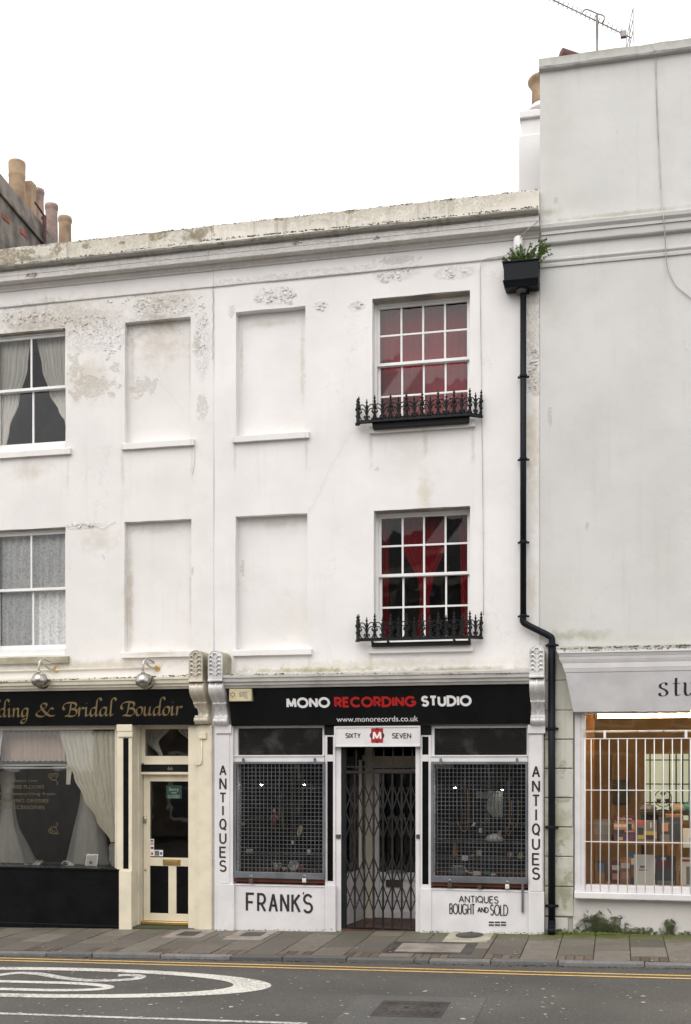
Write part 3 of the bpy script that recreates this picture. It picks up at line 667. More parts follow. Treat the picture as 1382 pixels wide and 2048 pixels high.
mb = MB()
for i in range(700):
    x = random.uniform(-5.5, 9); y = YK1-.012-abs(random.gauss(0, .035)); r = random.uniform(.004, .016); a0 = random.random()*6
    mb.add([(x+r*1.5*math.cos(a0+k*1.57), y+r*math.sin(a0+k*1.57), GP(x, y)+RD+.005+.006*(k % 2)*random.random()) for k in range(4)], [(0, 1, 2, 3)])
tag(mb.build('gutter_grit', paint('brown_leaf_litter', (.075, .055, .035), .9, .4, 0)), 'dark grit and leaf litter lying in the gutter along the kerb', 'litter', kind='stuff')
# ================================================================== BUILDINGS
def wall_panel(x0, x1, z0, z1, holes, Y=0, wob=.006, seed=0, step=.10, wav=.005):
    """wall sheet with recesses: holes = (xa, xb, za, zb, depth, closed)"""
    def cuts(a, b, ex):
        s = sorted(set([a, b]+[e for e in ex if a < e < b])); out = []
        for p, q in zip(s, s[1:]):
            n = max(1, int((q-p)/step)); out += [p+(q-p)*i/n for i in range(n)]
        return out+[b]
    X = cuts(x0, x1, [h[0] for h in holes]+[h[1] for h in holes]); Z = cuts(z0, z1, [h[2] for h in holes]+[h[3] for h in holes])
    def yy(x, z): return Y+wob*(noise.noise(Vector((x*.9+seed, z*.9, 0)))+.5*noise.noise(Vector((x*2.7+seed, z*2.7, 4))))
    mb = MB(); nx = len(X)
    vs = [(x, yy(x, z), z) for z in Z for x in X]; fs = []
    for j in range(len(Z)-1):
        for i in range(nx-1):
            cx_, cz_ = (X[i]+X[i+1])/2, (Z[j]+Z[j+1])/2
            if not any(h[0] < cx_ < h[1] and h[2] < cz_ < h[3] for h in holes): fs.append((j*nx+i, j*nx+i+1, (j+1)*nx+i+1, (j+1)*nx+i))
    mb.add(vs, fs)
    e = 1e-6
    for (xa, xb, za, zb, d, closed) in holes:
        hx = [x for x in X if xa-e <= x <= xb+e]; hz = [z for z in Z if za-e <= z <= zb+e]; yb_ = Y+d
        for p, q in zip(hz, hz[1:]):
            for xx in (xa, xb): mb.add([(xx, yy(xx, p), p), (xx, yb_, p), (xx, yb_, q), (xx, yy(xx, q), q)], [(0, 1, 2, 3)])
        for p, q in zip(hx, hx[1:]):
            for zz in (za, zb): mb.add([(p, yy(p, zz), zz), (q, yy(q, zz), zz), (q, yb_, zz), (p, yb_, zz)], [(0, 1, 2, 3)])
        if closed:
            W = [(x, yb_+.5*(yy(x*1.3, z*1.3)-Y), z) for z in hz for x in hx]; k = len(hx)
            mb.add(W, [(j*k+i, j*k+i+1, (j+1)*k+i+1, (j+1)*k+i) for j in range(len(hz)-1) for i in range(k-1)])
    if wav:                                        # hand-trowelled edges are never dead straight
        out = []
        for (x, y, z) in mb.v:
            if x0+.02 < x < x1-.02 and z0+.02 < z < z1-.02:
                q = Vector((x*3.3+seed, 7.7, z*3.3)); q2 = q*3.1; x += wav*(noise.noise(q)+.6*noise.noise(q2)); z += wav*(noise.noise(q+Vector((5, 5, 5)))+.6*noise.noise(q2+Vector((8, 8, 8))))
            out.append((x, y, z))
        mb.v = out
    return mb
def shell(house, x0, x1, ztop, floors, mat, zlow=-.1, depth=7.0, yf=.32):
    mb = MB(); mb.box(x0+.01, x1-.01, depth, depth+.2, zlow, ztop); mb.box(x0+.01, x0+.16, yf, depth, zlow, ztop); mb.box(x1-.16, x1-.01, yf, depth, zlow, ztop)
    mb.build('party_wall', mat, house)
    for z in floors: MB().box(x0+.17, x1-.17, yf, depth-.01, z-.12, z+.12).build('floor_slab', mat, house)
    MB().box(x0+.005, x1-.005, .06, depth+.21, ztop-.2, ztop-.02).build('roof', 'slate', house)
def sill(house, px0, px1, py0, py1, Yf, mat, name='sill'):
    # the front face fills the pixels; slightly worn edges
    x0, x1 = PX(px0, Yf), PX(px1, Yf); m = (px0+px1)/2; zt, zb = PZ(py0, m, Yf), PZ(py1, m, Yf)
    mb = MB(); mb.sweep([(.02, zb), (Yf, zb), (Yf, zt-.006), (Yf+.01, zt), (.10, zt+.012)], x0, x1, .05, .002, .003, seed=px0)
    return mb.build(name, mat, house)
def sash(house, label, x0, x1, z0, z1, zm, cols, rows, y0=.165, frame=.030, trim='sashwhite', sillz=.08, bars=.025):
    """box sash: lining, two sashes, each glazing bar and each pane on its own"""
    mb = MB(); f = frame
    mb.box(x0-.02, x0+f, y0, y0+.16, z0, z1+.02).box(x1-f, x1+.02, y0, y0+.16, z0, z1+.02).box(x0+f, x1-f, y0+.002, y0+.158, z1-f, z1+.02).box(x0+f, x1-f, y0-.03, y0+.157, z0-.01, z0+sillz*.6)
    win = mb.build('window', trim, house, bevel=.004); tag(win, label)
    a, b = x0+f, x1-f; S = .034
    for nm, ys, za, zb, r in (('upper_sash', y0+.03, zm-.02, z1-f, rows), ('lower_sash', y0+.085, z0+sillz*.6, zm+.02, rows)):
        mb = MB(); low = .07 if nm == 'lower_sash' else .04; top = .04
        mb.box(a, a+S, ys, ys+.04, za, zb).box(b-S, b, ys, ys+.04, za, zb).box(a+S, b-S, ys+.001, ys+.039, za, za+low).box(a+S, b-S, ys+.001, ys+.039, zb-top, zb)
        mb.build(nm, trim, win, bevel=.003)
        A, B, C, D = a+S, b-S, za+low, zb-top
        for i in range(1, cols):
            xx = A+(B-A)*i/cols; MB().box(xx-bars/2, xx+bars/2, ys+.004, ys+.034, C, D).build('glazing_bar', trim, win, bevel=.002)
        for j in range(1, r):
            zz = C+(D-C)*j/r; MB().box(A, B, ys+.006, ys+.032, zz-bars/2, zz+bars/2).build('glazing_bar', trim, win, bevel=.002)
        for i in range(cols):
            for j in range(r):
                xa, xb = A+(B-A)*i/cols, A+(B-A)*(i+1)/cols; zA, zB = C+(D-C)*j/r, C+(D-C)*(j+1)/r
                t = random.uniform(-.003, .003); t2 = random.uniform(-.003, .003)
                m2 = MB(); m2.add([(xa, ys+.02+t, zA), (xb, ys+.02-t, zA+0), (xb, ys+.02+t2, zB), (xa, ys+.02-t2, zB)], [(0, 1, 2, 3)])
                m2.build('pane', 'glass', win)
    return win
def drape(xl, xr, zt, zb, y0, folds, amp, nu=64, nt_=24, ph=0, hem=0.0):
    mb = MB(); vs = []
    for j in range(nt_+1):
        t = j/nt_
        for i in range(nu+1):
            u = i/nu; w_ = abs(xr(t)-xl(t)); a = amp*min(1, .35+.65*w_/.4)
            s = math.sin(2*math.pi*(folds*u+.25*math.sin(5*u+ph))+ph)*.7+.3*math.sin(2*math.pi*folds*2.3*u+ph*2+t)
            vs.append((xl(t)+(xr(t)-xl(t))*u, y0+a*s, zt+(zb-zt)*t+hem*math.sin(folds*6.28*u)))
    n = nu+1
    return mb.add(vs, [(j*n+i, j*n+i+1, (j+1)*n+i+1, (j+1)*n+i) for j in range(nt_) for i in range(nu)])
def lerp_px(pts, Y):                              # edge of a curtain given as pixels (x) at fractions of the height
    def f(t):
        for (t0, a), (t1, b) in zip(pts, pts[1:]):
            if t <= t1: k = (t-t0)/(t1-t0) if t1 > t0 else 0; k = k*k*(3-2*k); return PX(a+(b-a)*k, Y)
        return PX(pts[-1][1], Y)
    return f

# cornice profile, read off the photograph at column 760
CP = lambda Y, py: (Y, PZ(py, 760, Y))
ZB = PZ(542.5, 760, 0)                            # band under the frieze
def crown(house, x0, x1, seed, drop=0.0):
    zp = PZ(413.4, 760, -.10)-drop; cy_t = CP(-.29, 449)[1]; cy_b = CP(-.20, 464.5)[1]; co_b = CP(-.20, 485)[1]; mid = CP(-.20, 475)[1]
    MB().sweep([(.25, zp-.01), (-.02, zp+.004), (-.085, zp+.006), (-.10, zp-.008), (-.103, zp-.2), (-.10, cy_t-.08), (.25, cy_t-.08)], x0, x1, .05, .007, .007, seed).build('parapet', 'parapet', house)
    MB().sweep([(.0, cy_t+.02), (-.27, cy_t+.006), (-.292, cy_t-.002), (-.285, cy_t-.022), (-.255, cy_t-.045), (-.235, (cy_t+cy_b)/2-.01), (-.215, cy_b+.012), (-.212, cy_b), (.0, cy_b)], x0, x1, .04, .006, .007, seed+3).build('cornice', 'moulding_dirty', house)
    MB().sweep([(.0, cy_b-.001), (-.205, cy_b-.001), (-.205, mid+.004), (-.197, mid), (-.203, mid-.005), (-.20, co_b+.005), (-.196, co_b), (-.09, co_b-.004), (-.085, co_b-.03), (-.055, co_b-.055), (-.05, co_b-.075), (.0, co_b-.08)], x0, x1, .06, .0025, .003, seed+5).build('corona', 'cornice', house)
    MB().sweep([(.0, co_b-.04), (-.028, co_b-.076), (-.028, ZB+.012), (-.024, ZB+.004), (.0, ZB)], x0, x1, .08, .002, .002, seed+9).build('frieze', 'w67' if seed == 1 else 'w66', house)

XR67 = PX(1079.5)
# ---------------------------------------------------------- middle house
h67 = thing('terraced_house', 'white three storey terraced house above the black MONO RECORDING STUDIO shopfront', 'house', (2.2, .1, 0))
zb_up = PZ(866, 540, -.05); zb_lo = PZ(1298, 540, -.05)
wu = (PX(744.5), PX(940), PZ(854, 840), 8.543); wl = (PX(747.5), PX(940.5), PZ(1287, 840), 5.695)
wd_ = .175
holes = [(PX(472), PX(611), zb_up, 8.535, .125, True), (PX(471), PX(615), zb_lo, PZ(1029.5, 543), .125, True), wu+(wd_, False), wl+(wd_, False)]
wall_panel(0, XR67, PZ(1452, 750), ZB+.06, holes, 0, .006, 3).build('wall', 'w67', h67, smooth=False)
crown(h67, .0, XR67, 1)
sill(h67, 464, 617, 867.5, 879.5, -.06, 'w67'); sill(h67, 464, 622.5, 1299, 1310, -.06, 'w67')
sill(h67, 738, 949, 845, 858.5, -.07, 'w67'); sill(h67, 736, 945, 1288, 1304, -.07, 'w67')
sash(h67, 'sash window with dusty pinkish red curtain', wu[0], wu[1], wu[2], wu[3], PZ(723, 850, .2), 4, 2)
sash(h67, 'sash window with parted dark red curtains', wl[0], wl[1], wl[2], wl[3], PZ(1148.5, 850, .2), 4, 2)
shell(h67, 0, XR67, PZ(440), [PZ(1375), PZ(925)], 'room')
c = drape(lambda t: wu[0]+.03, lambda t: wu[1]-.03, wu[3]-.02, wu[2]+.03, .40, 13, .018)
solo(c, 'curtain', 'redvoile', 'dusty pinkish red curtain drawn right across the top floor window', 'curtain', smooth=True)
Yc = .46
c = drape(lerp_px([(0, 799), (.22, 806), (.55, 838), (.64, 841), (1, 831)], Yc), lerp_px([(0, 898), (.22, 892), (.52, 866), (.64, 859), (1, 863)], Yc), wl[3], wl[2]+.03, Yc, 8, .02)
solo(c, 'curtain', 'redc', 'red curtain gathered at its waist in the middle of the first floor window', 'curtain', smooth=True)
c = drape(lerp_px([(0, 752), (1, 756)], Yc), lerp_px([(0, 782), (.3, 777), (1, 778)], Yc), wl[3], wl[2]+.03, Yc+.03, 5, .02)
solo(c, 'curtain', 'redc', 'narrow red curtain at the left edge of the first floor window', 'curtain', smooth=True)
c = drape(lerp_px([(0, 914), (.3, 920), (1, 922)], Yc), lerp_px([(0, 946), (1, 946)], Yc), wl[3], wl[2]+.03, Yc+.03, 5, .02)
solo(c, 'curtain', 'redc', 'narrow red curtain at the right edge of the first floor window', 'curtain', smooth=True)
c = drape(lerp_px([(0, 852), (1, 852)], .55), lerp_px([(0, 858), (1, 870)], .55), PZ(1155, 860, .55), PZ(1193, 860, .55), .5, 3, .03, 24, 8)
solo(c, 'hanging_cloth', 'navy', 'small dark blue cloth hanging behind the first floor red curtain', 'cloth', smooth=True)
# cracks in the render: fine open lines
def crack(house, pix, name='crack', w_=.004, mat='moulding_dirty'):
    mb = MB(); P = []
    pts = [at(a, b) for a, b in pix]
    for (xa, za), (xb, zb_) in zip(pts, pts[1:]):
        for i in range(7):
            t = i/7; P.append((xa+(xb-xa)*t+random.uniform(-.012, .012), za+(zb_-za)*t+random.uniform(-.012, .012)))
    P.append(pts[-1]); ribbon(mb, P, w_, lambda u, v, k: (u, -.013, v), 0); return mb.build(name, mat, house)
for q in (wu, wl): MB().box(q[0]+.002, q[1]-.002, .014, .163, q[3]-.012, q[3]-.001).build('shaded_soffit_strip', 'soffit', h67)  # added strips darken the window heads: grime plus recess shade
crack(h67, [(718, 850), (690, 885), (660, 935), (640, 985), (618, 1025)], w_=.002, mat='cornicegrey')
crack(h67, [(426, 575), (427, 640), (425, 720)], w_=.006)
# flakes of paint lifting off
def flakes(house, spots, mat):
    mb = MB()
    for (px, py, rx, rz, n) in spots:
        for _ in range(n):
            a = random.random()*6.28; r = math.sqrt(random.random()); x, z = at(px+rx*r*math.cos(a), py+rz*r*math.sin(a)); s = random.uniform(.008, .026)
            ang = random.uniform(-.9, .9); ca, sa = math.cos(ang), math.sin(ang); lift = random.uniform(.003, .010)
            P = [(-s, -.3*s, 0), (s, -.35*s, 0), (s*.7, .5*s, 1), (-s*.6, .6*s, 1)]
            if random.random() < .6: P = [(u, -v, l) for u, v, l in P]
            V = [(x+u*ca-v*sa, -.009-lift*l, z+u*sa+v*ca) for u, v, l in P]
            mb.add(V+[(v[0], v[1]+.003, v[2]) for v in V], [(0, 1, 2, 3), (7, 6, 5, 4), (0, 4, 5, 1), (1, 5, 6, 2), (2, 6, 7, 3), (3, 7, 4, 0)])
    return tag(mb.build('paint_flakes', mat, house), 'white paint flaking and curling off the render', kind='stuff')
flakes(h67, [(530, 592, 24, 16, 26), (575, 590, 18, 18, 22), (800, 530, 60, 14, 36), (780, 555, 28, 12, 16), (642, 611, 14, 8, 7), (716, 610, 12, 6, 8), (480, 555, 40, 8, 12), (905, 545, 40, 10, 8), (1066, 735, 10, 50, 24)], 'w67')

# ---------------------------------------------------------- left house
XL66 = -4.46
h66 = thing('terraced_house', 'white flaking terraced house above the black and cream bridal shop', 'house', (-2.2, .1, -.04))
b_up = (PX(250), PX(381.5), PZ(882, 315, -.05), PZ(639.5, 315), .10, True); b_lo = (PX(249), PX(383), PZ(1302.5, 315, -.05), PZ(1041, 315), .10, True)
v_up = (PX(-20), PX(131.5), PZ(903, 60, 0), PZ(662, 65)); v_lo = (PX(-20), PX(131.5), PZ(1311, 60, 0), PZ(1057.5, 65))
o_up = (-4.46+.5, -4.46+.5) 
wall_panel(XL66, -.002, PZ(1452, 200), ZB+.06, [b_up, b_lo, v_up+(.08, False), v_lo+(.08, False)], -.004, .007, 11).build('wall', 'w66', h66)
crown(h66, XL66, -.004, 21, .005)
sill(h66, 242, 387, 882, 894, -.06, 'w66'); sill(h66, 241, 386, 1303, 1314, -.06, 'mossyside' if False else 'w66')
sill(h66, -30, 140, 901, 912.5, -.06, 'w66'); sill(h66, -30, 135.5, 1314, 1327, -.06, 'mossyside')
sash(h66, 'two over two sash window with cream net curtains', v_up[0], v_up[1], v_up[2], v_up[3], PZ(780.5, 60, .15), 2, 1, y0=.075, frame=.03, sillz=.16)
sash(h66, 'two over two sash window with grey lace curtain', v_lo[0], v_lo[1], v_lo[2], v_lo[3], PZ(1180, 60, .15), 2, 1, y0=.075, frame=.03, sillz=.16)
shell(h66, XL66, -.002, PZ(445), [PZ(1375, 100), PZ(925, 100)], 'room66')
Yd = .24
solo(drape(lerp_px([(0, -18), (1, -18)], Yd), lerp_px([(0, 62), (.25, 57), (.55, 40), (.8, 20), (1, 12)], Yd), v_up[3]-.02, v_up[2]+.1, Yd, 9, .025), 'curtain', 'cream_c', 'cream net curtain falling at the left of the flaking house\'s top window', 'curtain', smooth=True)
solo(drape(lerp_px([(0, 74), (.3, 84), (.55, 98), (.75, 118), (.85, 130), (1, 134)], Yd), lerp_px([(0, 136), (1, 140)], Yd), v_up[3]-.02, v_up[2]+.25, Yd, 8, .025), 'curtain', 'cream_c', 'cream net curtain swept to the right side of the flaking house\'s top window', 'curtain', smooth=True)
solo(drape(lambda t: v_lo[0], lambda t: v_lo[1], v_lo[3]-.02, v_lo[2]+.05, Yd, 10, .03), 'curtain', 'lace', 'grey patterned lace curtain across the first floor window over the bridal shop', 'curtain', smooth=True)
for q in (v_up, v_lo): MB().box(q[0]+.002, q[1]-.002, .012, .073, q[3]-.014, q[3]-.001).build('shaded_soffit_strip', 'soffit', h66)  # same added dark strips, grime and head shade in their colour
crack(h66, [(390, 900), (389, 935), (386, 950)], w_=.005); crack(h66, [(143, 1052), (180, 1050), (205, 1058), (232, 1044)], w_=.005)
crack(h66, [(282, 700), (310, 735), (330, 775), (372, 830)], w_=.002, mat='cornicegrey')
flakes(h66, [(170, 650, 50, 24, 50), (60, 635, 60, 14, 40), (220, 690, 24, 40, 26), (330, 612, 70, 16, 44), (405, 650, 14, 60, 26), (170, 1052, 24, 4, 10), (260, 600, 60, 10, 20)], 'w66')

# ---------------------------------------------------------- right building
XS0, XS1 = XR67+.004, 8.6
hst = thing('grey_building', 'tall pale grey rendered building over the small studio shop with white bars', 'building', (6.5, .1, .1))
YS = -.02
zs_top = 11.47; zs_shop = PZ(1300, 1240, YS)
wall_panel(XS0, XS1, PZ(1425, 1240), zs_top-.12, [], YS, .006, 31, .3).build('wall', 'grey', hst)
def zc(py, Y, px=1230): return PZ(py, px, Y)
MB().sweep([(.2, zc(97, -.10)+.01), (-.03, zc(97, -.1)+.015), (-.10, zc(97, -.1)), (-.10, zc(113, -.1)), (-.085, zc(118, -.085)), (-.02, zc(122, -.02)-.02), (.2, zc(122, 0)-.02)], XS0-.01, XS1, .06, .006, .006, 7).build('coping', 'greytrim', hst)
for k in range(6):                                 # ends of the coping stones: raised joints
    pass
MB().sweep([(.0, zc(432, -.13)+.05), (-.115, zc(434, -.13)+.012), (-.13, zc(434, -.13)), (-.125, zc(442, -.12)), (-.095, zc(449, -.1)), (-.098, zc(455, -.1)), (-.08, zc(457, -.08)), (-.08, zc(471, -.08)), (-.07, zc(474, -.07)), (-.035, zc(474, -.05)-.02), (.0, zc(476, -.03)-.02)], PX(1083.5), XS1, .06, .002, .003, 17).build('cornice', 'greytrim', hst)
MB().sweep([(.0, zc(504, -.04)+.03), (-.045, zc(505, -.045)), (-.05, zc(508, -.05)), (-.032, zc(513, -.04)), (-.04, zc(516, -.04)), (-.04, zc(521, -.04)), (.0, zc(523, -.03))], PX(1083.5), XS1, .06, .002, .002, 27).build('string_course', 'greytrim', hst)
shell(hst, XS0, XS1, zs_top-.02, [PZ(1375, 1240), PZ(900, 1240)], 'room', zlow=0)
crack(hst, [(1172, 1050), (1180, 1100), (1172, 1150), (1195, 1200), (1230, 1262)], w_=.003)

# ================================================================== SHOPFRONTS
def console(house, px0, px1, pyt, pyb, pys, mat, sidemat, label):
    Yf = -.385; x0, x1 = PX(px0, Yf), PX(px1, Yf); m = (px0+px1)/2; zt, zb_ = PZ(pyt, m, Yf), PZ(pyb, m, Yf); zs = PZ(pys, m, -.14); wd = x1-x0; cx_ = (x0+x1)/2
    arch = [(x0, zb_), (x1, zb_)]+[(cx_+wd/2*math.cos(R(a)), zt-wd/2+wd/2*math.sin(R(a))) for a in range(0, 181, 15)]
    br = MB().prism(arch, Yf+.02, .0).build('console_bracket', sidemat, house); tag(br, label)
    MB().prism(arch, Yf, Yf+.019).build('leaf_panel', mat, br, bevel=.004)
    ins = [(cx_+(x-cx_)*.86, (zb_+zt)/2+(z-(zb_+zt)/2)*.92) for x, z in arch]
    rim = MB()                                      # raised rim round the panel
    for i in range(len(arch)):
        a, b = ins[i], ins[(i+1) % len(ins)]; A, B = arch[i], arch[(i+1) % len(arch)]
        rim.add([(A[0], Yf-.006, A[1]), (B[0], Yf-.006, B[1]), (b[0], Yf-.006, b[1]), (a[0], Yf-.006, a[1]), (a[0], Yf+.002, a[1]), (b[0], Yf+.002, b[1]), (A[0], Yf+.002, A[1]), (B[0], Yf+.002, B[1])], [(0, 1, 2, 3), (3, 2, 5, 4), (0, 6, 7, 1)])
    rim.build('rim', mat, br)
    H = zt-zb_
    for s in (-1, 1):                               # palmette: pairs of curling leaves on a stem
        for k in range(5):
            zc_ = zb_+H*(.14+.145*k); r0 = .011
            pts = [(cx_+s*.012, Yf-.004, zc_-.01), (cx_+s*wd*.20, Yf-.012, zc_+.03), (cx_+s*wd*.33, Yf-.013, zc_+.035), (cx_+s*wd*.36, Yf-.008, zc_+.012)]
            MB().tube(spline(pts, 4), [.004]+[.006+.005*math.sin(math.pi*i/12) for i in range(11)]+[.008], 6).build('leaf', mat, br, smooth=True)
    MB().tube(spline([(cx_-wd*.2, Yf-.006, zt-wd*.45), (cx_-wd*.12, Yf-.01, zt-wd*.24), (cx_, Yf-.012, zt-wd*.18), (cx_+wd*.12, Yf-.01, zt-wd*.24), (cx_+wd*.2, Yf-.006, zt-wd*.45)], 4), .010, 6).build('leaf', mat, br, smooth=True)
    MB().box(x0-.004, x1+.004, Yf-.012, 0, zb_-.03, zb_-.001).build('abacus', mat, br, bevel=.006)
    # scroll body: S-shaped section with beads, then an acanthus leaf and a small lower roll
    pr = [(0, -.30), (.04, -.345), (.12, -.372), (.22, -.365), (.32, -.325), (.40, -.265), (.46, -.215), (.50, -.225), (.54, -.20), (.64, -.165), (.74, -.148), (.80, -.15), (.86, -.185), (.92, -.19), (.97, -.165), (1, -.12)]
    pts = spline([(t, y) for t, y in pr], 4); N = 22; za = zb_-.031; mb = MB(); vs = []
    for p in pts:
        t = p.x; z = za+(zs-za)*t
        for i in range(N+1):
            u = i/N*2-1; rel = 0
            if t < .46: rel = .020*math.exp(-(u/.2)**2)+.012*math.exp(-((abs(u)-.55)/.07)**2)+.014*math.exp(-((abs(u)-.92)/.09)**2)
            elif t < .82: rel = .016*math.exp(-(u/.12)**2)+.012*abs(math.sin(4.2*u+9*t*(1 if u > 0 else -1)))*(1-.5*abs(u))+.006*noise.noise(Vector((u*6, t*24, px0)))
            else: rel = .018*math.exp(-(u/.28)**2)+.012*math.exp(-((abs(u)-.85)/.14)**2)
            sh = 1.0 if t < .46 or t > .82 else 1-.10*math.sin((t-.46)/.36*math.pi)-.03*abs(math.sin(t*60))
            vs.append((cx_+u*wd/2*sh, p.y-rel, z))
    n = N+1; fs = [(j*n+i, j*n+i+1, (j+1)*n+i+1, (j+1)*n+i) for j in range(len(pts)-1) for i in range(N)]
    b = len(vs); k = len(pts)
    for j in range(k): vs += [(vs[j*n][0], 0, vs[j*n][2]), (vs[j*n+N][0], 0, vs[j*n][2])]
    for j in range(k-1): fs += [(j*n, (j+1)*n, b+2*(j+1), b+2*j), (j*n+N, b+2*j+1, b+2*(j+1)+1, (j+1)*n+N)]
    fs.append(tuple([(k-1)*n+i for i in range(n)]+[b+2*(k-1)+1, b+2*(k-1)]))
    mb.add(vs, fs).build('scroll', mat, br, smooth=True)
    return br
console(h67, 416, 444.5, 1300.5, 1358.5, 1451, 'silverpaint', 'mossyside', 'silver grey console bracket beside the alarm box')
console(h67, 1058.5, 1088.5, 1289.5, 1350.5, 1450.5, 'silverpaint', 'mossyside', 'silver grey console bracket beside the downpipe')
console(h66, 377.5, 405, 1300, 1359.5, 1448.5, 'creamsilver', 'mossyside', 'cream console bracket at the end of the bridal sign')

def ledge(house, px0, px1, a, mat, name='shop_cornice', seed=0, pc=None):
    """moulded shop cornice: a = pixel rows of ledge top, ledge bottom, moulding rows, fascia top"""
    pc = pc or (px0+px1)/2; z = lambda py, Y: PZ(py, pc, Y)
    pr = [(.0, z(a[0], -.37)+.05), (-.36, z(a[0], -.37)+.004), (-.37, z(a[0], -.37)), (-.37, z(a[1], -.37)), (-.355, z(a[1], -.355)-.006), (-.35, z(a[2], -.35)), (-.325, z(a[2], -.33)-.012), (-.32, z(a[3], -.32)), (-.30, z(a[3], -.30)-.008), (-.285, z(a[4], -.285)), (.0, z(a[4], -.285))]
    return MB().sweep(pr, px0 if px0 < -50 and False else PX(px0, -.3), PX(px1, -.3), .08, .0015, .002, seed).build(name, mat, house)
ledge(h67, 446, 1059, (1349, 1354, 1362, 1369, 1375), 'cornicegrey', seed=3, pc=560)
ledge(h66, -260, 380, (1357, 1361, 1369, 1375, 1380), 'creamdull', seed=8, pc=190)
def tilted(px0, px1, pyt, pyb, yt, yb, pc):
    zt, zb_ = PZ(pyt, pc, yt), PZ(pyb, pc, yb); f = lambda x, z: yb+(yt-yb)*(z-zb_)/(zt-zb_)
    return PX(px0, yt), PX(px1, yt), zt, zb_, f
# MONO RECORDING STUDIO sign
x0, x1, zt, zb_, f67 = tilted(456.5, 1058, 1374, 1450, -.25, -.12, 700)
sg = thing('shop_sign', 'long black fascia sign reading MONO RECORDING STUDIO', 'sign', ((x0+x1)/2, -.15, zb_))
MB().hexa([(x0, -.12, zb_), (x1, -.12, zb_), (x1, -.03, zb_), (x0, -.03, zb_), (x0, -.25, zt), (x1, -.25, zt), (x1, -.03, zt), (x0, -.03, zt)]).build('board', 'blackgloss', sg, bevel=.003)
pl67 = lambda u, v, k: (u, f67(u, v)-.003-.0003*(k % 4), v)
def pxbox(a, b, c, d, Y, pc=None): m = pc or (a+b)/2; return (PX(a, Y), PX(b, Y), PZ(d, m, Y), PZ(c, m, Y))
for s, a, b, mt in (('MONO', 573, 660.5, 'signwhite'), ('RECORDING', 669, 833.5, 'signred'), ('STUDIO', 842.5, 943.5, 'signwhite')):
    bx_ = pxbox(a, b, 1393, 1414.5, -.185, 758); word(s, bx_, (bx_[3]-bx_[2])*.232, pl67, .30).build('lettering', mt, sg)
bx_ = pxbox(673, 836, 1429, 1444, -.145); typed('www.monorecords.co.uk', (bx_[0]+bx_[1])/2, PZ(1437.5, 754, -.145), .075, 0, bx_[1]-bx_[0], lambda x, z: f67(x, z)-.003).build('lettering', 'signwhite', sg)
# bridal sign
x0, x1, zt, zb_, f66 = tilted(-240, 391, 1379, 1450.5, -.25, -.12, 200)
sg = thing('shop_sign', 'black fascia sign with gold italic Wedding & Bridal Boudoir lettering', 'sign', ((x0+x1)/2, -.15, zb_))
MB().hexa([(x0, -.12, zb_), (x1, -.12, zb_), (x1, -.03, zb_), (x0, -.03, zb_), (x0, -.25, zt), (x1, -.25, zt), (x1, -.03, zt), (x0, -.03, zt)]).build('board', 'blackgloss', sg, bevel=.003)
pl66 = lambda u, v, k: (u, f66(u, v)-.003-.0003*(k % 5), v)
zbase = PZ(1431.5, 250, -.165); xh = .122
for s, a, b in (('Wedding', -62, 60), ('&', 75, 112), ('Bridal', 134, 230), ('Boudoir', 250, 366)):
    nibword(s, PX(a, -.17)-.02, PX(b, -.17)-.02, zbase, xh, (.036, R(38)), pl66, .2).build('lettering', 'gold', sg)
# alarm box
Ya = -.29
al = thing('alarm_box', 'small yellowed alarm box at the left end of the black MONO sign', 'alarm box', (PX(481, Ya), -.2, PZ(1402, 481, Ya)))
q = pxbox(458, 503, 1377.5, 1402.5, Ya); MB().box(q[0], q[1], Ya, -.19, q[2], q[3]).build('case', paint('yellowed_plastic', (.55, .48, .30), .5, .08, .05, 20, .25, (.3, .2, .08)), al, bevel=.008)
for i, s in enumerate(('LYTECH', 'SECURITY', 'SERVICES', 'LTD')):
    typed(s, PX(486.5 if i < 3 else 492, Ya), PZ(1384.6+i*3.7, 486, Ya), .018, Ya-.003, .115 if i < 3 else .05).build('print', 'blueink', al)
for k in range(6):
    a = k*math.pi/3+.5; cx_, cz_ = PX(465.3, Ya), PZ(1389.5, 465, Ya); m_ = MB()
    P = [(cx_+.016*math.cos(a-.4), cz_+.016*math.sin(a-.4)), (cx_+.036*math.cos(a-.25), cz_+.036*math.sin(a-.25)), (cx_+.036*math.cos(a+.3), cz_+.036*math.sin(a+.3))]
    m_.add([(x, Ya-.003, z) for x, z in P], [(0, 1, 2)]).build('print', 'ink', al)

# ---------------- middle shopfront joinery
ZG = -.16
def pilaster(house, s0, s1, cap, pan, plin, mat, pyp, Y=-.08):
    m = MB(); x0, x1 = PX(s0, Y), PX(s1, Y); pl = m.box(x0, x1, Y, .3, ZG, PZ(1452, s0, Y)).build('pilaster', mat, house, bevel=.004)
    MB().pbox(cap[0], cap[1], 1449.5, 1467, Y-.035, Y+.01).build('capital', mat, pl, bevel=.006)
    a, b = PX(pan[0], Y-.012), PX(pan[1], Y-.012); MB().box(a, b, Y-.012, Y+.01, PZ(pyp-2, s0, Y), PZ(1470, s0, Y)).build('panel', mat, pl, bevel=.004)
    a, b = PX(plin[0], Y-.04), PX(plin[1], Y-.04); MB().box(a, b, Y-.04, Y+.01, ZG, PZ(pyp, s0, Y-.04)).build('plinth', mat, pl, bevel=.005)
    return pl
pl_l = pilaster(h67, 428.5, 466, (431, 462.5), (436, 459), (434.5, 468), 'trim', 1767.5)
pl_r = pilaster(h67, 1056.5, 1087, (1055.5, 1090.5), (1060, 1084.5), (1057, 1088.5), 'trim', 1784)
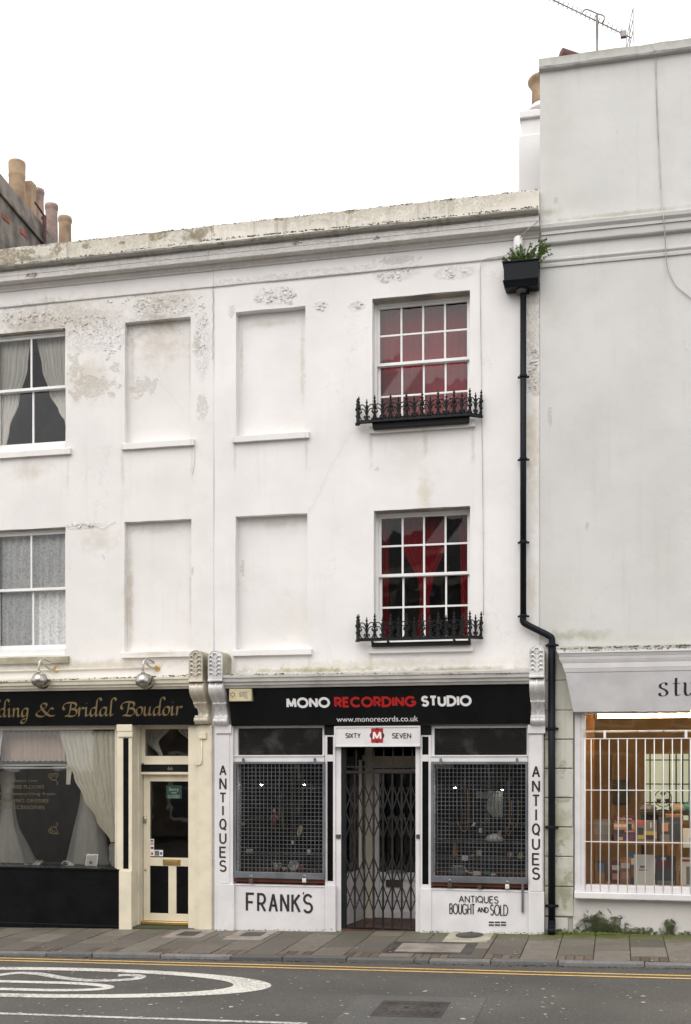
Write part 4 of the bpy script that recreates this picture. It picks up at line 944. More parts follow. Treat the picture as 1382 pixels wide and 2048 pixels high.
MB().box(PX(424, -.04), PX(428.3, -.04), -.05, .3, ZG, PZ(1452, 426)).build('party_strip', 'riser', h67)
Yp = -.0955
for s, (a, b) in zip('ANTIQUES', ((1529.5, 1551.6), (1555, 1580), (1585, 1606.5), (1610, 1632), (1637, 1661), (1665, 1688), (1693, 1716), (1720, 1744))):
    wpx = 3.2 if s == 'I' else 14.6; word(s, pxbox(445.8-wpx/2, 445.8+wpx/2, a, b, Yp), .0235, flat(Yp)).build('painted_letter', 'ink', pl_l)
for s, (a, b) in zip('ANTIQUES', ((1531, 1555.6), (1560, 1585), (1589, 1613.5), (1617, 1642), (1646.5, 1672), (1676, 1700), (1706, 1731), (1734.6, 1760))):
    wpx = 3.2 if s == 'I' else 16.5; word(s, pxbox(1072-wpx/2, 1072+wpx/2, a, b, Yp), .0235, flat(Yp)).build('painted_letter', 'ink', pl_r)
Yr = -.075
def riser(px0, px1, pyt, name='stall_riser'):
    m = MB(); m.sweep([(.3, ZG), (Yr, ZG), (Yr, PZ(pyt+3, px0, Yr)), (Yr-.012, PZ(pyt+2, px0, Yr)), (Yr-.012, PZ(pyt, px0, Yr)), (.3, PZ(pyt, px0, Yr)+.012)], PX(px0, Yr), PX(px1, Yr), .1, .0015, .001, px0); return m.build(name, 'riser', h67)
r_l = riser(468.2, 649.3, 1768); r_r = riser(862.2, 1056.8, 1777)
yl = flat(Yr-.005)
W = .032
for s, a, b, c, d in (('F', 491.5, 510, 1785, 1823.5), ('R', 514, 532.5, 1786, 1824.5), ('A', 537, 556, 1786, 1825), ('N', 560, 578.5, 1786.5, 1825), ('K', 582.5, 601.5, 1787, 1826), ("'", 605, 608.5, 1783, 1790), ('S', 605.5, 626, 1787.5, 1827)):
    bx_ = pxbox(a, b, c, d, Yr-.005)
    word(s, bx_, W if s != "'" else .016, yl).build('painted_letter', 'ink', r_l)
word('ANTIQUES', pxbox(917.5, 997, 1791.6, 1806.3, Yr-.005), .0125, yl, .24).build('painted_word', 'ink', r_r)
word('BOUGHT', pxbox(898.5, 950, 1807, 1829, Yr-.005), .0135, yl, .2).build('painted_word', 'ink', r_r)
word('AND', pxbox(954.6, 977.5, 1814, 1825.5, Yr-.005), .0125, yl, .2).build('painted_word', 'ink', r_r)
word('SOLD', pxbox(980, 1016.5, 1809, 1831.5, Yr-.005), .0135, yl, .2).build('painted_word', 'ink', r_r)
ab = MB().pbox(976, 1013, 1842, 1853, Yr-.004, Yr+.05).build('air_brick', 'riser', r_r)
for i in range(3):
    for j in range(2):
        x = 977.5+i*12; MB().pbox(x, x+10.5, 1843+j*5.4, 1846.4+j*5.4, Yr-.006, Yr).build('vent_slot', 'room', ab)
MB().pbox(955, 963, 1770, 1777, -.12, -.03).build('rusty_bracket', 'castiron', h67)
def mullion(a, b, c0, c1, pyb, pyp):                # narrow piers with inset black panels
    Y = -.045; mb = MB(); x = [PX(v, Y) for v in (a, c0, c1, b)]; m = (a+b)/2; z = lambda p: PZ(p, m, Y)
    mb.box(x[0], x[1], Y, .25, ZG, z(1451)).box(x[2], x[3], Y, .25, ZG, z(1451))
    for t, q in ((1470, 1473.5), (1509.5, 1523), (pyb, 1900)): mb.box(x[1], x[2], Y+.001, .25, z(q) if q < 1890 else ZG, z(t))
    o = mb.build('mullion', 'trim', h67, bevel=.003)
    MB().box(x[1]+.001, x[2]-.001, Y+.018, .24, z(pyb)+.001, z(1452)).build('black_panel', 'black66', o)
    MB().box(x[0]-.01 if c0-a < 6 else x[0], x[3]+.005, Y-.012, Y+.02, z(1470), z(1451)).build('cap_block', 'blackgloss', o, bevel=.01)
    MB().pbox(a-.6, b+.6, pyp, 1900, Y-.045, Y-.001).build('plinth', 'riser', o, bevel=.004)
mullion(650, 670.5, 654.3, 666, 1762.5, 1771); mullion(840.5, 862, 844.4, 857, 1769, 1778)
for a, b in ((671, 682), (831, 840)):
    p = MB().box(PX(a, -.02), PX(b, -.02), -.02, .2, ZG, PZ(1455, a, -.02)).build('door_post', 'trim', h67, bevel=.004)
    MB().pbox(a+1, b-1, 1669, 1677, -.04, -.019).build('staple', 'castiron', p, bevel=.003)
# number board
Yn = -.10
nb_ = thing('number_sign', 'white board reading SIXTY SEVEN with a red and black M emblem over the gate', 'sign', (PX(754, Yn), -.07, PZ(1493, 754, Yn)))
MB().pbox(668, 840.5, 1452, 1493.5, Yn, -.05).build('board', 'trim', nb_, bevel=.004)
m_ = MB(); m_.pbox(668, 840.5, 1452, 1455, Yn-.012, Yn+.001).pbox(668, 840.5, 1490.5, 1493.5, Yn-.012, Yn+.001).pbox(668, 671, 1455.2, 1490.3, Yn-.012, Yn+.001).pbox(837.5, 840.5, 1455.2, 1490.3, Yn-.012, Yn+.001); m_.build('moulding', 'trim', nb_, bevel=.003)
word('SIXTY' if False else 'SIX', (0, 1, 0, 1), .1, flat(0)) if 'X' in GL else None
GL['X'] = (.6, [[(0, 0), (.6, 1)], [(0, 1), (.6, 0)]]); GL['Y'] = (.6, [[(0, 1), (.3, .45), (.6, 1)], [(.3, .45), (.3, 0)]]); GL['V'] = (.66, [[(0, 1), (.33, 0), (.66, 1)]])
word('SIXTY', pxbox(690.5, 721.5, 1466, 1476.5, Yn), .0115, flat(Yn-.004), .22).build('lettering', 'ink', nb_)
word('SEVEN', pxbox(784, 822.5, 1466, 1477, Yn), .0115, flat(Yn-.004), .22).build('lettering', 'ink', nb_)
def disc(cx_, cz_, rx, rz, Y, n=32): return MB().add([(cx_+rx*math.cos(i*2*math.pi/n), Y, cz_+rz*math.sin(i*2*math.pi/n)) for i in range(n)], [tuple(range(n))])
ex, ez = PX(754.3, Yn), PZ(1471, 754, Yn); u = 1/148
m_ = MB()
m_.add([(ex+a*u, Yn-.004, ez+b*u) for a, b in ((-12, -14.2), (12, -14.2), (12, 14.2), (-12, 14.2))], [(0, 1, 2, 3)]); m_.build('emblem', 'signred', nb_)
for (rx, rz) in ((14.5, 9.5), (5.5, 15)): disc(ex, ez, rx*u, rz*u, Yn-.0046-.0004*rx/10).build('emblem', 'ink', nb_)
disc(ex, ez, 10.5*u, 11*u, Yn-.0056).build('emblem', 'signred', nb_)
word('M', (ex-9*u, ex+9*u, ez-8.5*u, ez+8.5*u), .024, flat(Yn-.0066)).build('emblem', 'signwhite', nb_)

# display windows of the middle shop
def display(a, b, ta, tb, pyt, pys, label):
    Y = -.02; m = (a+b)/2; z = lambda p, y=Y: PZ(p, m, y); X = lambda p: PX(p, Y)
    mb = MB(); x0, x1 = X(a), X(b)
    mb.box(x0, X(ta), Y, .12, z(pys), z(1451)).box(X(tb), x1, Y, .12, z(pys), z(1451)).box(X(ta), X(tb), Y+.001, .119, z(1456), z(1451))
    win = mb.build('display_window', 'trim', h67, bevel=.003); tag(win, label)
    MB().sweep([(.11, z(1523.5)), (Y-.02, z(1523.5)), (Y-.02, z(1514)), (Y-.035, z(1513)), (Y-.035, z(1510.5)), (.11, z(1509.5))], x0, x1, .3).build('transom', 'trim', win, bevel=.002)
    MB().box(X(ta), X(tb), .03, .036, z(1510), z(1456)).build('transom_pane', 'reeded', win)
    MB().box(X(ta), X(tb), .045, .049, z(pys), z(1524)).build('pane', 'shopglass', win)
    MB().box(x0-.01, x1+.01, -.03, .10, z(pys)-.045, z(pys)-.001).build('window_board', 'woodred', win)
    return x0, x1, z(pys), z(1524)
dl = display(468.5, 649.5, 475.5, 645, 1524, 1758, 'display window with plate and jug behind the mesh')
dr = display(862.5, 1056, 868.5, 1053.5, 1524, 1767, 'display window with necklaces behind the mesh')
# lobby and shop interior
MB().box(.17, XR67-.17, .35, 6.9, PZ(1375)-.125, PZ(1375)-.121).build('ceiling', 'room', h67)
for (a, b) in ((dl[0], dl[1]), (dr[0], dr[1])):
    zz_ = PZ(1741, 560, .3) if a == dl[0] else PZ(1750, 960, .25); MB().box(a-.02, b+.02, .10, .62, dl[2]-.10, zz_).build('display_floor', 'woodred', h67)
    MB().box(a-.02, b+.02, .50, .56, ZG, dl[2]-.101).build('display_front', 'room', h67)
YD = 1.05; zd = lambda p: PZ(p, 780, YD); xd = lambda p: PX(p, YD)
MB().box(PX(682), PX(905, YD), .0, YD+.2, -.03, GP(2.3)+.03).build('lobby_floor', 'tile', h67)
m_ = MB(); xa, xb = PX(683, .06), xd(731)
m_.hexa([(xa-.08, .06, ZG), (xa, .06, ZG), (xb, YD, ZG), (xb-.08, YD, ZG), (xa-.08, .06, PZ(1745, 700, .5)), (xa, .06, PZ(1745, 700, .5)), (xb, YD, PZ(1745, 715, .5)), (xb-.08, YD, PZ(1745, 715, .5))]); m_.build('lobby_wall', 'riser', h67)
zt_ = PZ(1500, 720, .5)
MB().hexa([(xa-.045, .08, PZ(1745, 700, .5)), (xa-.04, .08, PZ(1745, 700, .5)), (xb-.04, YD, PZ(1745, 700, .5)), (xb-.045, YD, PZ(1745, 700, .5)), (xa-.045, .08, zt_), (xa-.04, .08, zt_), (xb-.04, YD, zt_), (xb-.045, YD, zt_)]).build('lobby_pane', 'shopglass', h67)
MB().box(PX(718, .8), PX(723.5, .8), .78, .84, PZ(1745, 720, .8), PZ(1520, 720, .8)).build('lobby_post', 'creamdull', h67)
MB().box(xd(731), xd(745), YD-.02, YD+.12, ZG, zd(1490)).build('door_frame', 'creamdull', h67, bevel=.004)
MB().box(xd(745), xd(905), YD, YD+.1, zd(1536), zd(1512)).build('lobby_transom', 'creamdull', h67, bevel=.004)
MB().box(xd(660), xd(731), YD+.02, YD+.1, zd(1522), zd(1510)).build('lobby_transom', 'creamdull', h67, bevel=.004)
door = MB(); X0, X1 = xd(745), xd(868); zb0 = GP(2.5)+.03
door.box(X0, X0+.09, YD+.03, YD+.08, zb0, zd(1538)).box(X1-.09, X1, YD+.03, YD+.08, zb0, zd(1538)).box(X0+.09, X1-.09, YD+.03, YD+.08, zd(1544), zd(1538)).box(X0+.09, X1-.09, YD+.03, YD+.08, zd(1760), zd(1745)).box(X0+.09, X1-.09, YD+.05, YD+.07, zb0, zd(1760)).box(X0+.09, X1-.09, YD+.031, YD+.079, zd(1803), zd(1778)).box(X0+.09, X1-.09, YD+.031, YD+.079, zb0, zd(1822))
door = door.build('shop_door', 'riser', h67, bevel=.004); tag(door, 'recessed white shop door behind the folding gate')
MB().box(X0+.09, X1-.09, YD+.055, YD+.06, zd(1745), zd(1544)).build('pane', 'shopglass', door)
MB().box(xd(771), xd(803), YD+.015, YD+.05, zd(1773.5), zd(1760.5)).build('letter_slot', 'room', door)
MB().box(xd(772), xd(808), YD+.0, YD+.02, zd(1745), zd(1740)).build('door_sign', 'greycard', door)

# mesh security grilles
def grille(label, a, b, t, bt, nx, nz, group, locks):
    Y = -.075; m = (a+b)/2; x0, x1 = PX(a, Y), PX(b, Y); zt_, zb2 = PZ(t, m, Y), PZ(bt, m, Y)
    g = thing('security_grille', label, 'grille', ((x0+x1)/2, Y, zb2), group)
    MB().box(x0, x0+.03, Y-.012, Y+.028, zb2+.086, zt_-.03).build('frame_bar', 'galv', g, bevel=.002)
    MB().box(x1-.03, x1, Y-.012, Y+.028, zb2+.086, zt_-.03).build('frame_bar', 'galv', g, bevel=.002)
    MB().box(x0, x1, Y-.014, Y+.028, zt_-.03, zt_).build('frame_bar', 'galv', g, bevel=.002)
    MB().box(x0, x1, Y-.03, Y+.028, zb2, zb2+.085).build('frame_bar', 'galv', g, bevel=.004)
    wr = .0030
    for i in range(1, nx):
        x = x0+.03+(x1-x0-.06)*i/nx; MB().box(x-wr, x+wr, Y-.001, Y+.007, zb2+.08, zt_-.02).build('wire', 'meshwire', g)
    for j in range(1, nz):
        zz = zb2+.085+(zt_-zb2-.115)*j/nz; MB().box(x0+.02, x1-.02, Y+.0075, Y+.0155, zz-wr, zz+wr).build('wire', 'meshwire', g)
    for p in (a+(b-a)*.1, b-(b-a)*.11):
        x = PX(p, Y); MB().box(x-.017, x+.017, Y-.02, Y+.0, zt_-.035, zt_+.05).build('hook', 'galv', g, bevel=.002)
    return g
grille('grey mesh grille padlocked over the window above the FRANK\'S lettering', 469, 650, 1523.5, 1757, 22, 27, 'security grilles', ())
grille('grey mesh grille padlocked over the window above ANTIQUES BOUGHT AND SOLD', 862.5, 1055.5, 1524, 1766, 23, 27, 'security grilles', ())
def padlock(px, py, label, body):
    Y = -.125; x, zt_ = PX(px, Y), PZ(py, px, Y); o = thing('padlock', label, 'padlock', (x, Y, zt_-.07), 'padlocks on the grilles')
    MB().box(x-.027, x+.027, Y-.012, Y+.012, zt_-.075, zt_-.02).build('body', body, o, bevel=.006)
    MB().tube([(x-.017, Y, zt_-.022), (x-.017, Y, zt_+.004)]+[(x+.017*math.cos(R(180-a)), Y, zt_+.006+.017*math.sin(R(a))) for a in range(15, 170, 30)]+[(x+.017, Y, zt_+.004), (x+.017, Y, zt_-.022)], .0055, 8).build('shackle', 'chrome', o, smooth=True)
steel = paint('bright_padlock_steel', (.75, .74, .72), .3, .05, 0, metal=.3)
padlock(502, 1755, 'dull brown padlock under the left grille', 'castiron'); padlock(608.5, 1754, 'bright padlock under the left grille near the gate', steel)
padlock(899.5, 1763, 'dull brown padlock under the right grille', 'castiron'); padlock(1014.5, 1766, 'bright padlock under the right grille near the downpipe', steel)
MB_ = MB(); MB_.box(PX(1043, -.1), PX(1047.5, -.1), -.11, -.085, PZ(1825, 1045, -.1), PZ(1768, 1045, -.1)); solo(MB_, 'drop_bar', 'galv', 'short grey steel bar hanging down at the end of the right grille', 'bar', bevel=.003)

# folding lattice gate
Yg = .02; gx = lambda p: PX(p, Yg); gz = lambda p: PZ(p, 756, Yg); zgb = GP(2.3)+.02
gt = thing('folding_gate', 'dark steel folding lattice gate across the shop doorway', 'gate', (gx(756), Yg, zgb))
MB().box(gx(683), gx(693), Yg-.025, Yg+.03, zgb, gz(1495)).build('gate_post', 'iron', gt, bevel=.003)
MB().box(gx(683), gx(831), Yg-.022, Yg+.022, gz(1547), gz(1542)).build('top_rail', 'gate', gt, bevel=.002)
MB().box(gx(693), gx(831), Yg-.02, Yg+.02, zgb, zgb+.02).build('bottom_track', 'gate', gt)
vx = [693+17.9*i for i in range(8)]; vx = [640+c/4.55 for c in (235, 318, 405, 490, 575, 660, 745, 828)]
for p in vx[0:]:
    MB().box(gx(p)-.013, gx(p)+.013, Yg-.012, Yg-.003, zgb+.02, gz(1548)).build('upright', 'gate', gt)
    for r_ in (1622, 1696, 1768): MB().lathe([(.012, -.004), (.012, .002), (.006, .006)], (0, 0, 0), 8).v and None
for p in [640+c/4.55 for c in (240, 330, 412, 490, 580, 665, 755, 840)]:
    MB().box(gx(p)-.008, gx(p)+.008, Yg-.006, Yg+.006, gz(1541), gz(1494)).build('overthrow_bar', 'gate', gt)
MB().box(gx(684), gx(830), Yg-.007, Yg+.007, gz(1535), gz(1532)).build('overthrow_bar', 'gate', gt)
ch = [(568, 1624), (1622, 1678)]
vv = vx+[vx[-1]+18.6]
for (za_, zb2) in ((1567, 1622), (1622, 1677), (1714, 1769), (1769, 1824)):
    for i in range(len(vv)-1):
        a, b = vv[i], vv[i+1]
        if a > 831: continue
        for k, (p, q) in enumerate(((a, b), (b, a))):
            q2, t2 = (q, zb2); p2, t1 = (p, za_)
            if max(p, q) > 831:                        # the last bay runs in behind the post: stop it there
                f_ = (831-a)/(b-a)
                if p < q: q2, t2 = 831, za_+(zb2-za_)*f_
                else: p2, t1 = 831, za_+(zb2-za_)*(1-f_)
            MB().bar((gx(p2), Yg-.016-.006*k, gz(t1)), (gx(q2), Yg-.016-.006*k, gz(t2)), .017, .005).build('lattice_strip', 'gate', gt)

# ---------------- bridal shop joinery
Yb = -.08; cz66 = lambda p, Y=Yb: PZ(p, 150, Y)
XW0 = XL66+.42
MB().box(XL66, XW0, Yb, .3, ZG-.1, cz66(1452)).build('pilaster', 'cream', h66, bevel=.005)
sr = MB().sweep([(.3, ZG-.1), (Yb-.012, ZG-.1), (Yb-.012, GP(-2)+.045), (Yb-.002, GP(-2)+.05), (Yb, cz66(1741)), (Yb-.02, cz66(1740)), (Yb-.02, cz66(1736)), (.3, cz66(1734)+.005)], XW0, PX(240, Yb), .5).build('stall_riser', 'black66', h66, bevel=.002)
Yw = -.01; X1w = PX(233.5, Yw)
m_ = MB(); m_.box(XW0, X1w, Yw, .08, cz66(1459, Yw), cz66(1450, Yw)).box(X1w-.03, X1w, Yw, .08, cz66(1735, Yw), cz66(1459, Yw)).box(XW0, XW0+.05, Yw, .08, cz66(1735, Yw), cz66(1459, Yw))
sw = m_.build('display_window', 'creamdull', h66, bevel=.003); tag(sw, 'bridal shop display window')
MB().box(XW0+.05, X1w-.03, .03, .036, cz66(1735, Yw), cz66(1459, Yw)).build('pane', 'shopglass', sw)
Yt = .0275                                          # gold lettering on the glass
for s, a, b, p, h_ in (('Situated over', 19, 75, 1560.5, .05), ('THREE FLOORS', 11, 88, 1573.5, .052), ("you'll find", -34, 20, 1587, .05), ('everything from', 26, 110, 1587, .05), ('WEDDING DRESSES', -8, 97, 1601, .052), ('& ACCESSORIES', 7, 89, 1614.5, .052)):
    tag(typed(s, (PX(a, Yt)+PX(b, Yt))/2, PZ(p, 50, Yt), h_, Yt, PX(b, Yt)-PX(a, Yt)).build('window_lettering', 'goldglass', sw), kind='stuff')
def flourish(px, py, flip):
    x, z = PX(px, Yt), PZ(py, px, Yt); s = -1 if flip else 1; m = MB()
    for pts in ([(-.07, 0), (-.085, .035), (-.05, .06), (-.02, .03), (-.045, .0), (-.06, .025), (-.045, .035)], [(-.07, 0), (-.03, -.03), (.02, -.02), (.05, .02), (.03, .06), (.0, .04), (.02, .02)], [(.0, -.02), (.05, -.05), (.055, -.09), (.035, -.085)], [(-.04, .06), (.0, .07), (.06, .065), (.075, .04)]):
        ribbon(m, [(x+p.x, z+s*p.y) for p in spline(pts, 5)], .008, lambda u, v, k: (u, Yt-.0003*k, v), len(m.f) % 3)
    m.build('window_flourish', 'goldglass', sw)
flourish(108, 1556, False); flourish(108, 1658, True)
# pilaster beside the bridal door with a black inset
Yq = -.10; m_ = MB(); z = lambda p: PZ(p, 250, Yq); X = lambda p: PX(p, Yq)
m_.box(X(233.5), X(246), Yq, .1, z(1742), z(1450)).box(X(257), X(264), Yq, .1, z(1742), z(1450)).box(X(246), X(257), Yq+.001, .1, z(1476), z(1450)).box(X(246), X(257), Yq+.001, .1, z(1742), z(1738))
p66 = m_.build('pilaster', 'cream', h66, bevel=.004)
MB().box(X(246), X(257), Yq+.015, .09, z(1738), z(1476)).build('black_panel', 'black66', p66)
MB().box(X(234.5), X(265.5), Yq-.03, Yq+.02, z(1463), z(1449)).build('capital', 'cream', p66, bevel=.008)
MB().box(X(237), X(266), Yq-.022, Yq+.02, z(1474), z(1463)).build('capital', 'cream', p66, bevel=.006)
MB().box(X(239.5), X(264.5), Yq-.03, .1, ZG-.1, z(1742)).build('plinth', 'cream', p66, bevel=.005)
# door recess
YE = .19; xe = lambda p: PX(p, YE); ze = lambda p: PZ(p, 335, YE)
MB().box(min(X(263.8), xe(283))-.02, xe(283), .1, YE+.1, ZG-.1, z(1450)).build('door_reveal', 'creamdull', h66, bevel=.003); MB().box(X(262.5), X(264)-.001, .101, YE+.02, ZG-.1, z(1450)).build('door_reveal', 'creamdull', h66)
pj = MB(); Yj = -.08
pj.box(PX(397, Yj), PX(424.5, Yj), Yj, .3, ZG-.1, PZ(1450, 410, Yj)).box(PX(391.5, Yj), PX(397.5, Yj), Yj+.02, .3, ZG-.1, PZ(1450, 410, Yj)).box(xe(388), PX(391.4, Yj), Yj+.04, YE+.1, ZG-.1, PZ(1450, 410, Yj))
pj = pj.build('pier', 'cream', h66, bevel=.004)
MB().box(PX(420.5, Yj-.005), PX(423.5, Yj-.005), Yj-.012, Yj+.01, ZG-.1, PZ(1452, 420, Yj)).build('bead', 'creamdull', pj, bevel=.003)
jb = MB().pbox(397.5, 411.5, 1464.5, 1477.5, Yj-.035, Yj).build('junction_box', 'cream', pj, bevel=.006)
MB().tube([(PX(403.5, Yj-.01), Yj-.012, PZ(1478, 403, Yj)), (PX(403.5, Yj-.01), Yj-.012, PZ(1525, 403, Yj)), (PX(400, Yj-.01), Yj-.012, PZ(1529, 403, Yj)), (PX(388, Yj), Yj-.005, PZ(1529.5, 403, Yj))], .009, 8).build('conduit', 'cream', jb, smooth=True)
m_ = MB(); m_.box(xe(283), xe(289.5), YE, YE+.1, ze(1527), ze(1452)).box(xe(289.5), xe(390), YE, YE+.1, ze(1527), ze(1512)).box(xe(289.5), xe(390), YE, YE+.1, ze(1458), ze(1450)).box(xe(289), xe(390), YE-.02, YE+.01, ze(1529), ze(1525)).box(xe(283), xe(390), YE-.03, YE+.1, ze(1549), ze(1544))
df = m_.build('door_frame', 'cream', h66, bevel=.003)
MB().box(xe(289.5), xe(391), YE+.03, YE+.035, ze(1512), ze(1458)).build('fanlight_pane', 'shopglass', df)
MB().box(xe(283), xe(390), YE-.01, YE+.05, ze(1543.8), ze(1529.2)).build('number_panel', 'blackgloss', df)
typed('66', xe(341), ze(1536.5), .055, YE-.013, .075).build('number', 'gold', df)
dz0 = GP(-.7)+.07
m_ = MB(); X0, X1 = xe(284), xe(391); Y1_ = YE+.05
m_.box(X0, xe(297), Y1_, Y1_+.05, dz0, ze(1549)).box(xe(387), X1, Y1_, Y1_+.05, dz0, ze(1549)).box(xe(297), xe(387), Y1_, Y1_+.05, ze(1563), ze(1549)).box(xe(297), xe(387), Y1_, Y1_+.05, ze(1733), ze(1716)).box(xe(297), xe(387), Y1_, Y1_+.05, dz0, ze(1828)).box(xe(334), xe(350), Y1_, Y1_+.05, ze(1828), ze(1733))
d66 = m_.build('shop_door', 'cream', h66, bevel=.004); tag(d66, 'cream glazed door of the bridal shop with black lower panels')
MB().box(xe(297), xe(387), Y1_+.02, Y1_+.026, ze(1716), ze(1563)).build('pane', 'shopglass', d66)
for a, b in ((297, 334), (350, 387)): MB().box(xe(a), xe(b), Y1_+.018, Y1_+.04, ze(1828), ze(1733)).build('black_panel', 'black66', d66)
m_ = MB().box(xe(323.5), xe(358.5), Y1_-.012, Y1_+.002, ze(1731), ze(1719)); lp = m_.build('letter_plate', 'brass', d66, bevel=.003)
MB().box(xe(328), xe(354), Y1_-.018, Y1_-.01, ze(1728), ze(1722)).build('letter_flap', 'brass', lp, bevel=.002)
MB().lathe([(.0, 0), (.02, .0), (.024, .012), (.0, .03)], (0, 0, 0), 12).build if False else None
m_ = MB(); m_.lathe([(.022, -.045), (.026, -.02), (.026, .02), (.02, .045)], (xe(287.7), Y1_-.012, ze(1640)), 12, 1, .7); m_.build('door_lock', 'chrome', d66, smooth=True)
m_ = MB(); m_.lathe([(.014, -.016), (.018, 0), (.014, .016)], (xe(288.5), Y1_-.006, ze(1741)), 10, 1, .6); m_.build('key_cover', 'brass', d66, smooth=True)
MB().box(xe(284), xe(390), YE-.03, YE+.1, dz0-.045, dz0-.002).build('threshold', 'brass', df, bevel=.006)
MB().box(PX(264, -.05), PX(389, -.05), -.09, YE+.2, ZG-.1, GP(-.7)+.022).build('step', 'bed', h66, bevel=.01)
MB().box(xe(60), xe(280), .5, .56, ZG, cz66(1741)).build('display_front', 'room66', h66)
MB().box(XW0, X1w, .09, .95, cz66(1741)-.06, cz66(1739)).build('display_floor', 'greycard', h66)

# ---------------- studio shopfront
zS = lambda p, Y, px=1250: PZ(p, px, Y)
XE = XS1
fl = MB().sweep([(.0, zS(1291, -.25)+.02), (-.22, zS(1290, -.24)), (-.24, zS(1292, -.24)), (-.25, zS(1297, -.25)), (.0, zS(1297, -.25))], PX(1112, -.3), XE, .05, .005, .006, 3).build('flashing', 'plinth' if False else 'moulding_dirty', hst)
for k, (a, b, xl, Y0, Y1x) in enumerate(((1297.5, 1304, 1112.5, -.34, -.34), (1304, 1311, 1116, -.33, -.31), (1311.3, 1318, 1117, -.31, -.30), (1318.2, 1324, 1120, -.30, -.285), (1324.3, 1335, 1124, -.285, -.28), (1335.3, 1343, 1127, -.28, -.265))):
    m = MB(); x0 = PX(xl, Y0); m.hexa([(x0+.015, Y1x, zS(b, Y1x)), (XE, Y1x, zS(b, Y1x)), (XE, 0, zS(b, Y1x)), (x0+.015, 0, zS(b, Y1x)), (x0, Y0, zS(a, Y0)), (XE, Y0, zS(a, Y0)), (XE, 0, zS(a, Y0)), (x0, 0, zS(a, Y0))]); m.build('shop_cornice', 'trim', hst, bevel=.003)
yt_, yb_ = -.26, -.16
zt3, zb3 = zS(1343.5, yt_), zS(1423, yb_)
ss = thing('shop_sign', 'pale grey sloping fascia with the black lower case word beginning stu', 'sign', (6.6, -.2, zb3))
xa, xb = PX(1130.5, yt_), PX(1146.5, yb_)
MB().hexa([(xb, yb_, zb3), (XE, yb_, zb3), (XE, -.02, zb3), (xb, -.02, zb3), (xa, yt_, zt3), (XE, yt_, zt3), (XE, -.02, zt3), (xa, -.02, zt3)]).build('board', paint('pale_grey_sign_paint', (.58, .57, .575), .5, .05, .1, 20, .15, (.4, .33, .25)), ss, bevel=.003)
fS = lambda x, z: yb_+(yt_-yb_)*(z-zb3)/(zt3-zb3)
plS = lambda u, v, k: (u, fS(u, v)-.003-.0003*(k % 4), v)
bz = PZ(1391.8, 1345, -.2); xhS = .165
SE = {   # upright roman lower case, broad nib
 's': [[(.5, .80), (.48, .97), (.3, .99), (.1, .86), (.12, .64), (.4, .48), (.56, .3), (.5, .08), (.28, .0), (.08, .06), (.06, .24)]],
 't': [[(.26, 1.34), (.26, .22), (.36, .02), (.60, .10)], [(.02, .93), (.56, .93)]],
 'u': [[(.0, .95), (.16, .93), (.17, .28), (.3, .04), (.52, .06), (.78, .3)], [(.62, .95), (.80, .93), (.80, .08), (.98, .03)]],
 'd': [[(.72, .9), (.4, .98), (.12, .8), (.08, .35), (.3, .02), (.55, .08), (.74, .3)], [(.56, 1.62), (.74, 1.6), (.74, .08), (.92, .03)]],
 'i': [[(.0, .95), (.18, .93), (.18, .04)], [(.0, .0), (.36, .0)], [(.16, 1.38), (.2, 1.44)]],
 'o': [[(.45, .99), (.14, .82), (.06, .45), (.2, .1), (.45, .01), (.74, .18), (.84, .55), (.7, .88), (.45, .99)]]}
IT_save = dict(IT)
for (c_, px_, wpx) in (('s', 1317.5, 30), ('t', 1345.5, 24.5), ('u', 1366, 25), ('d', 1397, 27), ('i', 1428, 25), ('o', 1441, 27)):
    IT[c_] = (1.0, SE[c_]); nibword(c_, PX(px_, -.2), PX(px_+wpx, -.2), bz, xhS, (.032, R(12)), plS, 0).build('lettering', 'ink', ss)
IT.update(IT_save)
# rusticated pier: each block on its own
YPier = -.02
bed_ = MB().box(PX(1088, 0), PX(1147, YPier), YPier+.012, .3, ZG, zS(1424, 0)).build('pier', 'moulding_dirty', hst)
rows = (1300, 1361, 1420.6, 1478.7, 1537, 1595.5, 1654, 1713, 1773, 1833)
for a, b in zip(rows, rows[1:]):
    Y = YPier-.02+random.uniform(-.004, .004); m = MB(); x0, x1 = PX(1089.5, Y), PX(1146+random.uniform(-1, 1), Y); z0, z1 = PZ(b, 1118, Y)+.006, PZ(a, 1118, Y)-.006
    m.box(x0, x1, Y, .05, z0, z1).build('stone_block', 'stone', bed_, bevel=.009)
MB().box(PX(1089.5, YPier), PX(1136, YPier), YPier-.01, .05, ZG, PZ(1835, 1118, YPier)).build('stone_block', 'plinth', bed_, bevel=.01)
m_ = MB(); Yk = -.03
wall_panel(PX(1146, Yk), XE, ZG, PZ(1800, 1250, Yk), [], Yk, .012, 77, .12).build('plinth_wall', 'plinth', hst)
Yv = .0; vz = lambda p: PZ(p, 1250, Yv)
m_ = MB(); m_.box(PX(1149, Yv), PX(1162, Yv), Yv, .15, vz(1790), vz(1424)).box(PX(1162.2, Yv), PX(1171.5, Yv), Yv-.015, .12, vz(1778), vz(1424)).box(PX(1171.5, Yv), XE, Yv, .12, vz(1427), vz(1420)).box(PX(1171.5, Yv), XE, Yv, .12, vz(1778), vz(1771))
sw2 = m_.build('display_window', 'trim', hst, bevel=.004); tag(sw2, 'studio shop window, lit inside')
MB().box(PX(1171.5, Yv), XE-.05, .045, .05, vz(1772), vz(1426)).build('pane', 'shopglass', sw2)
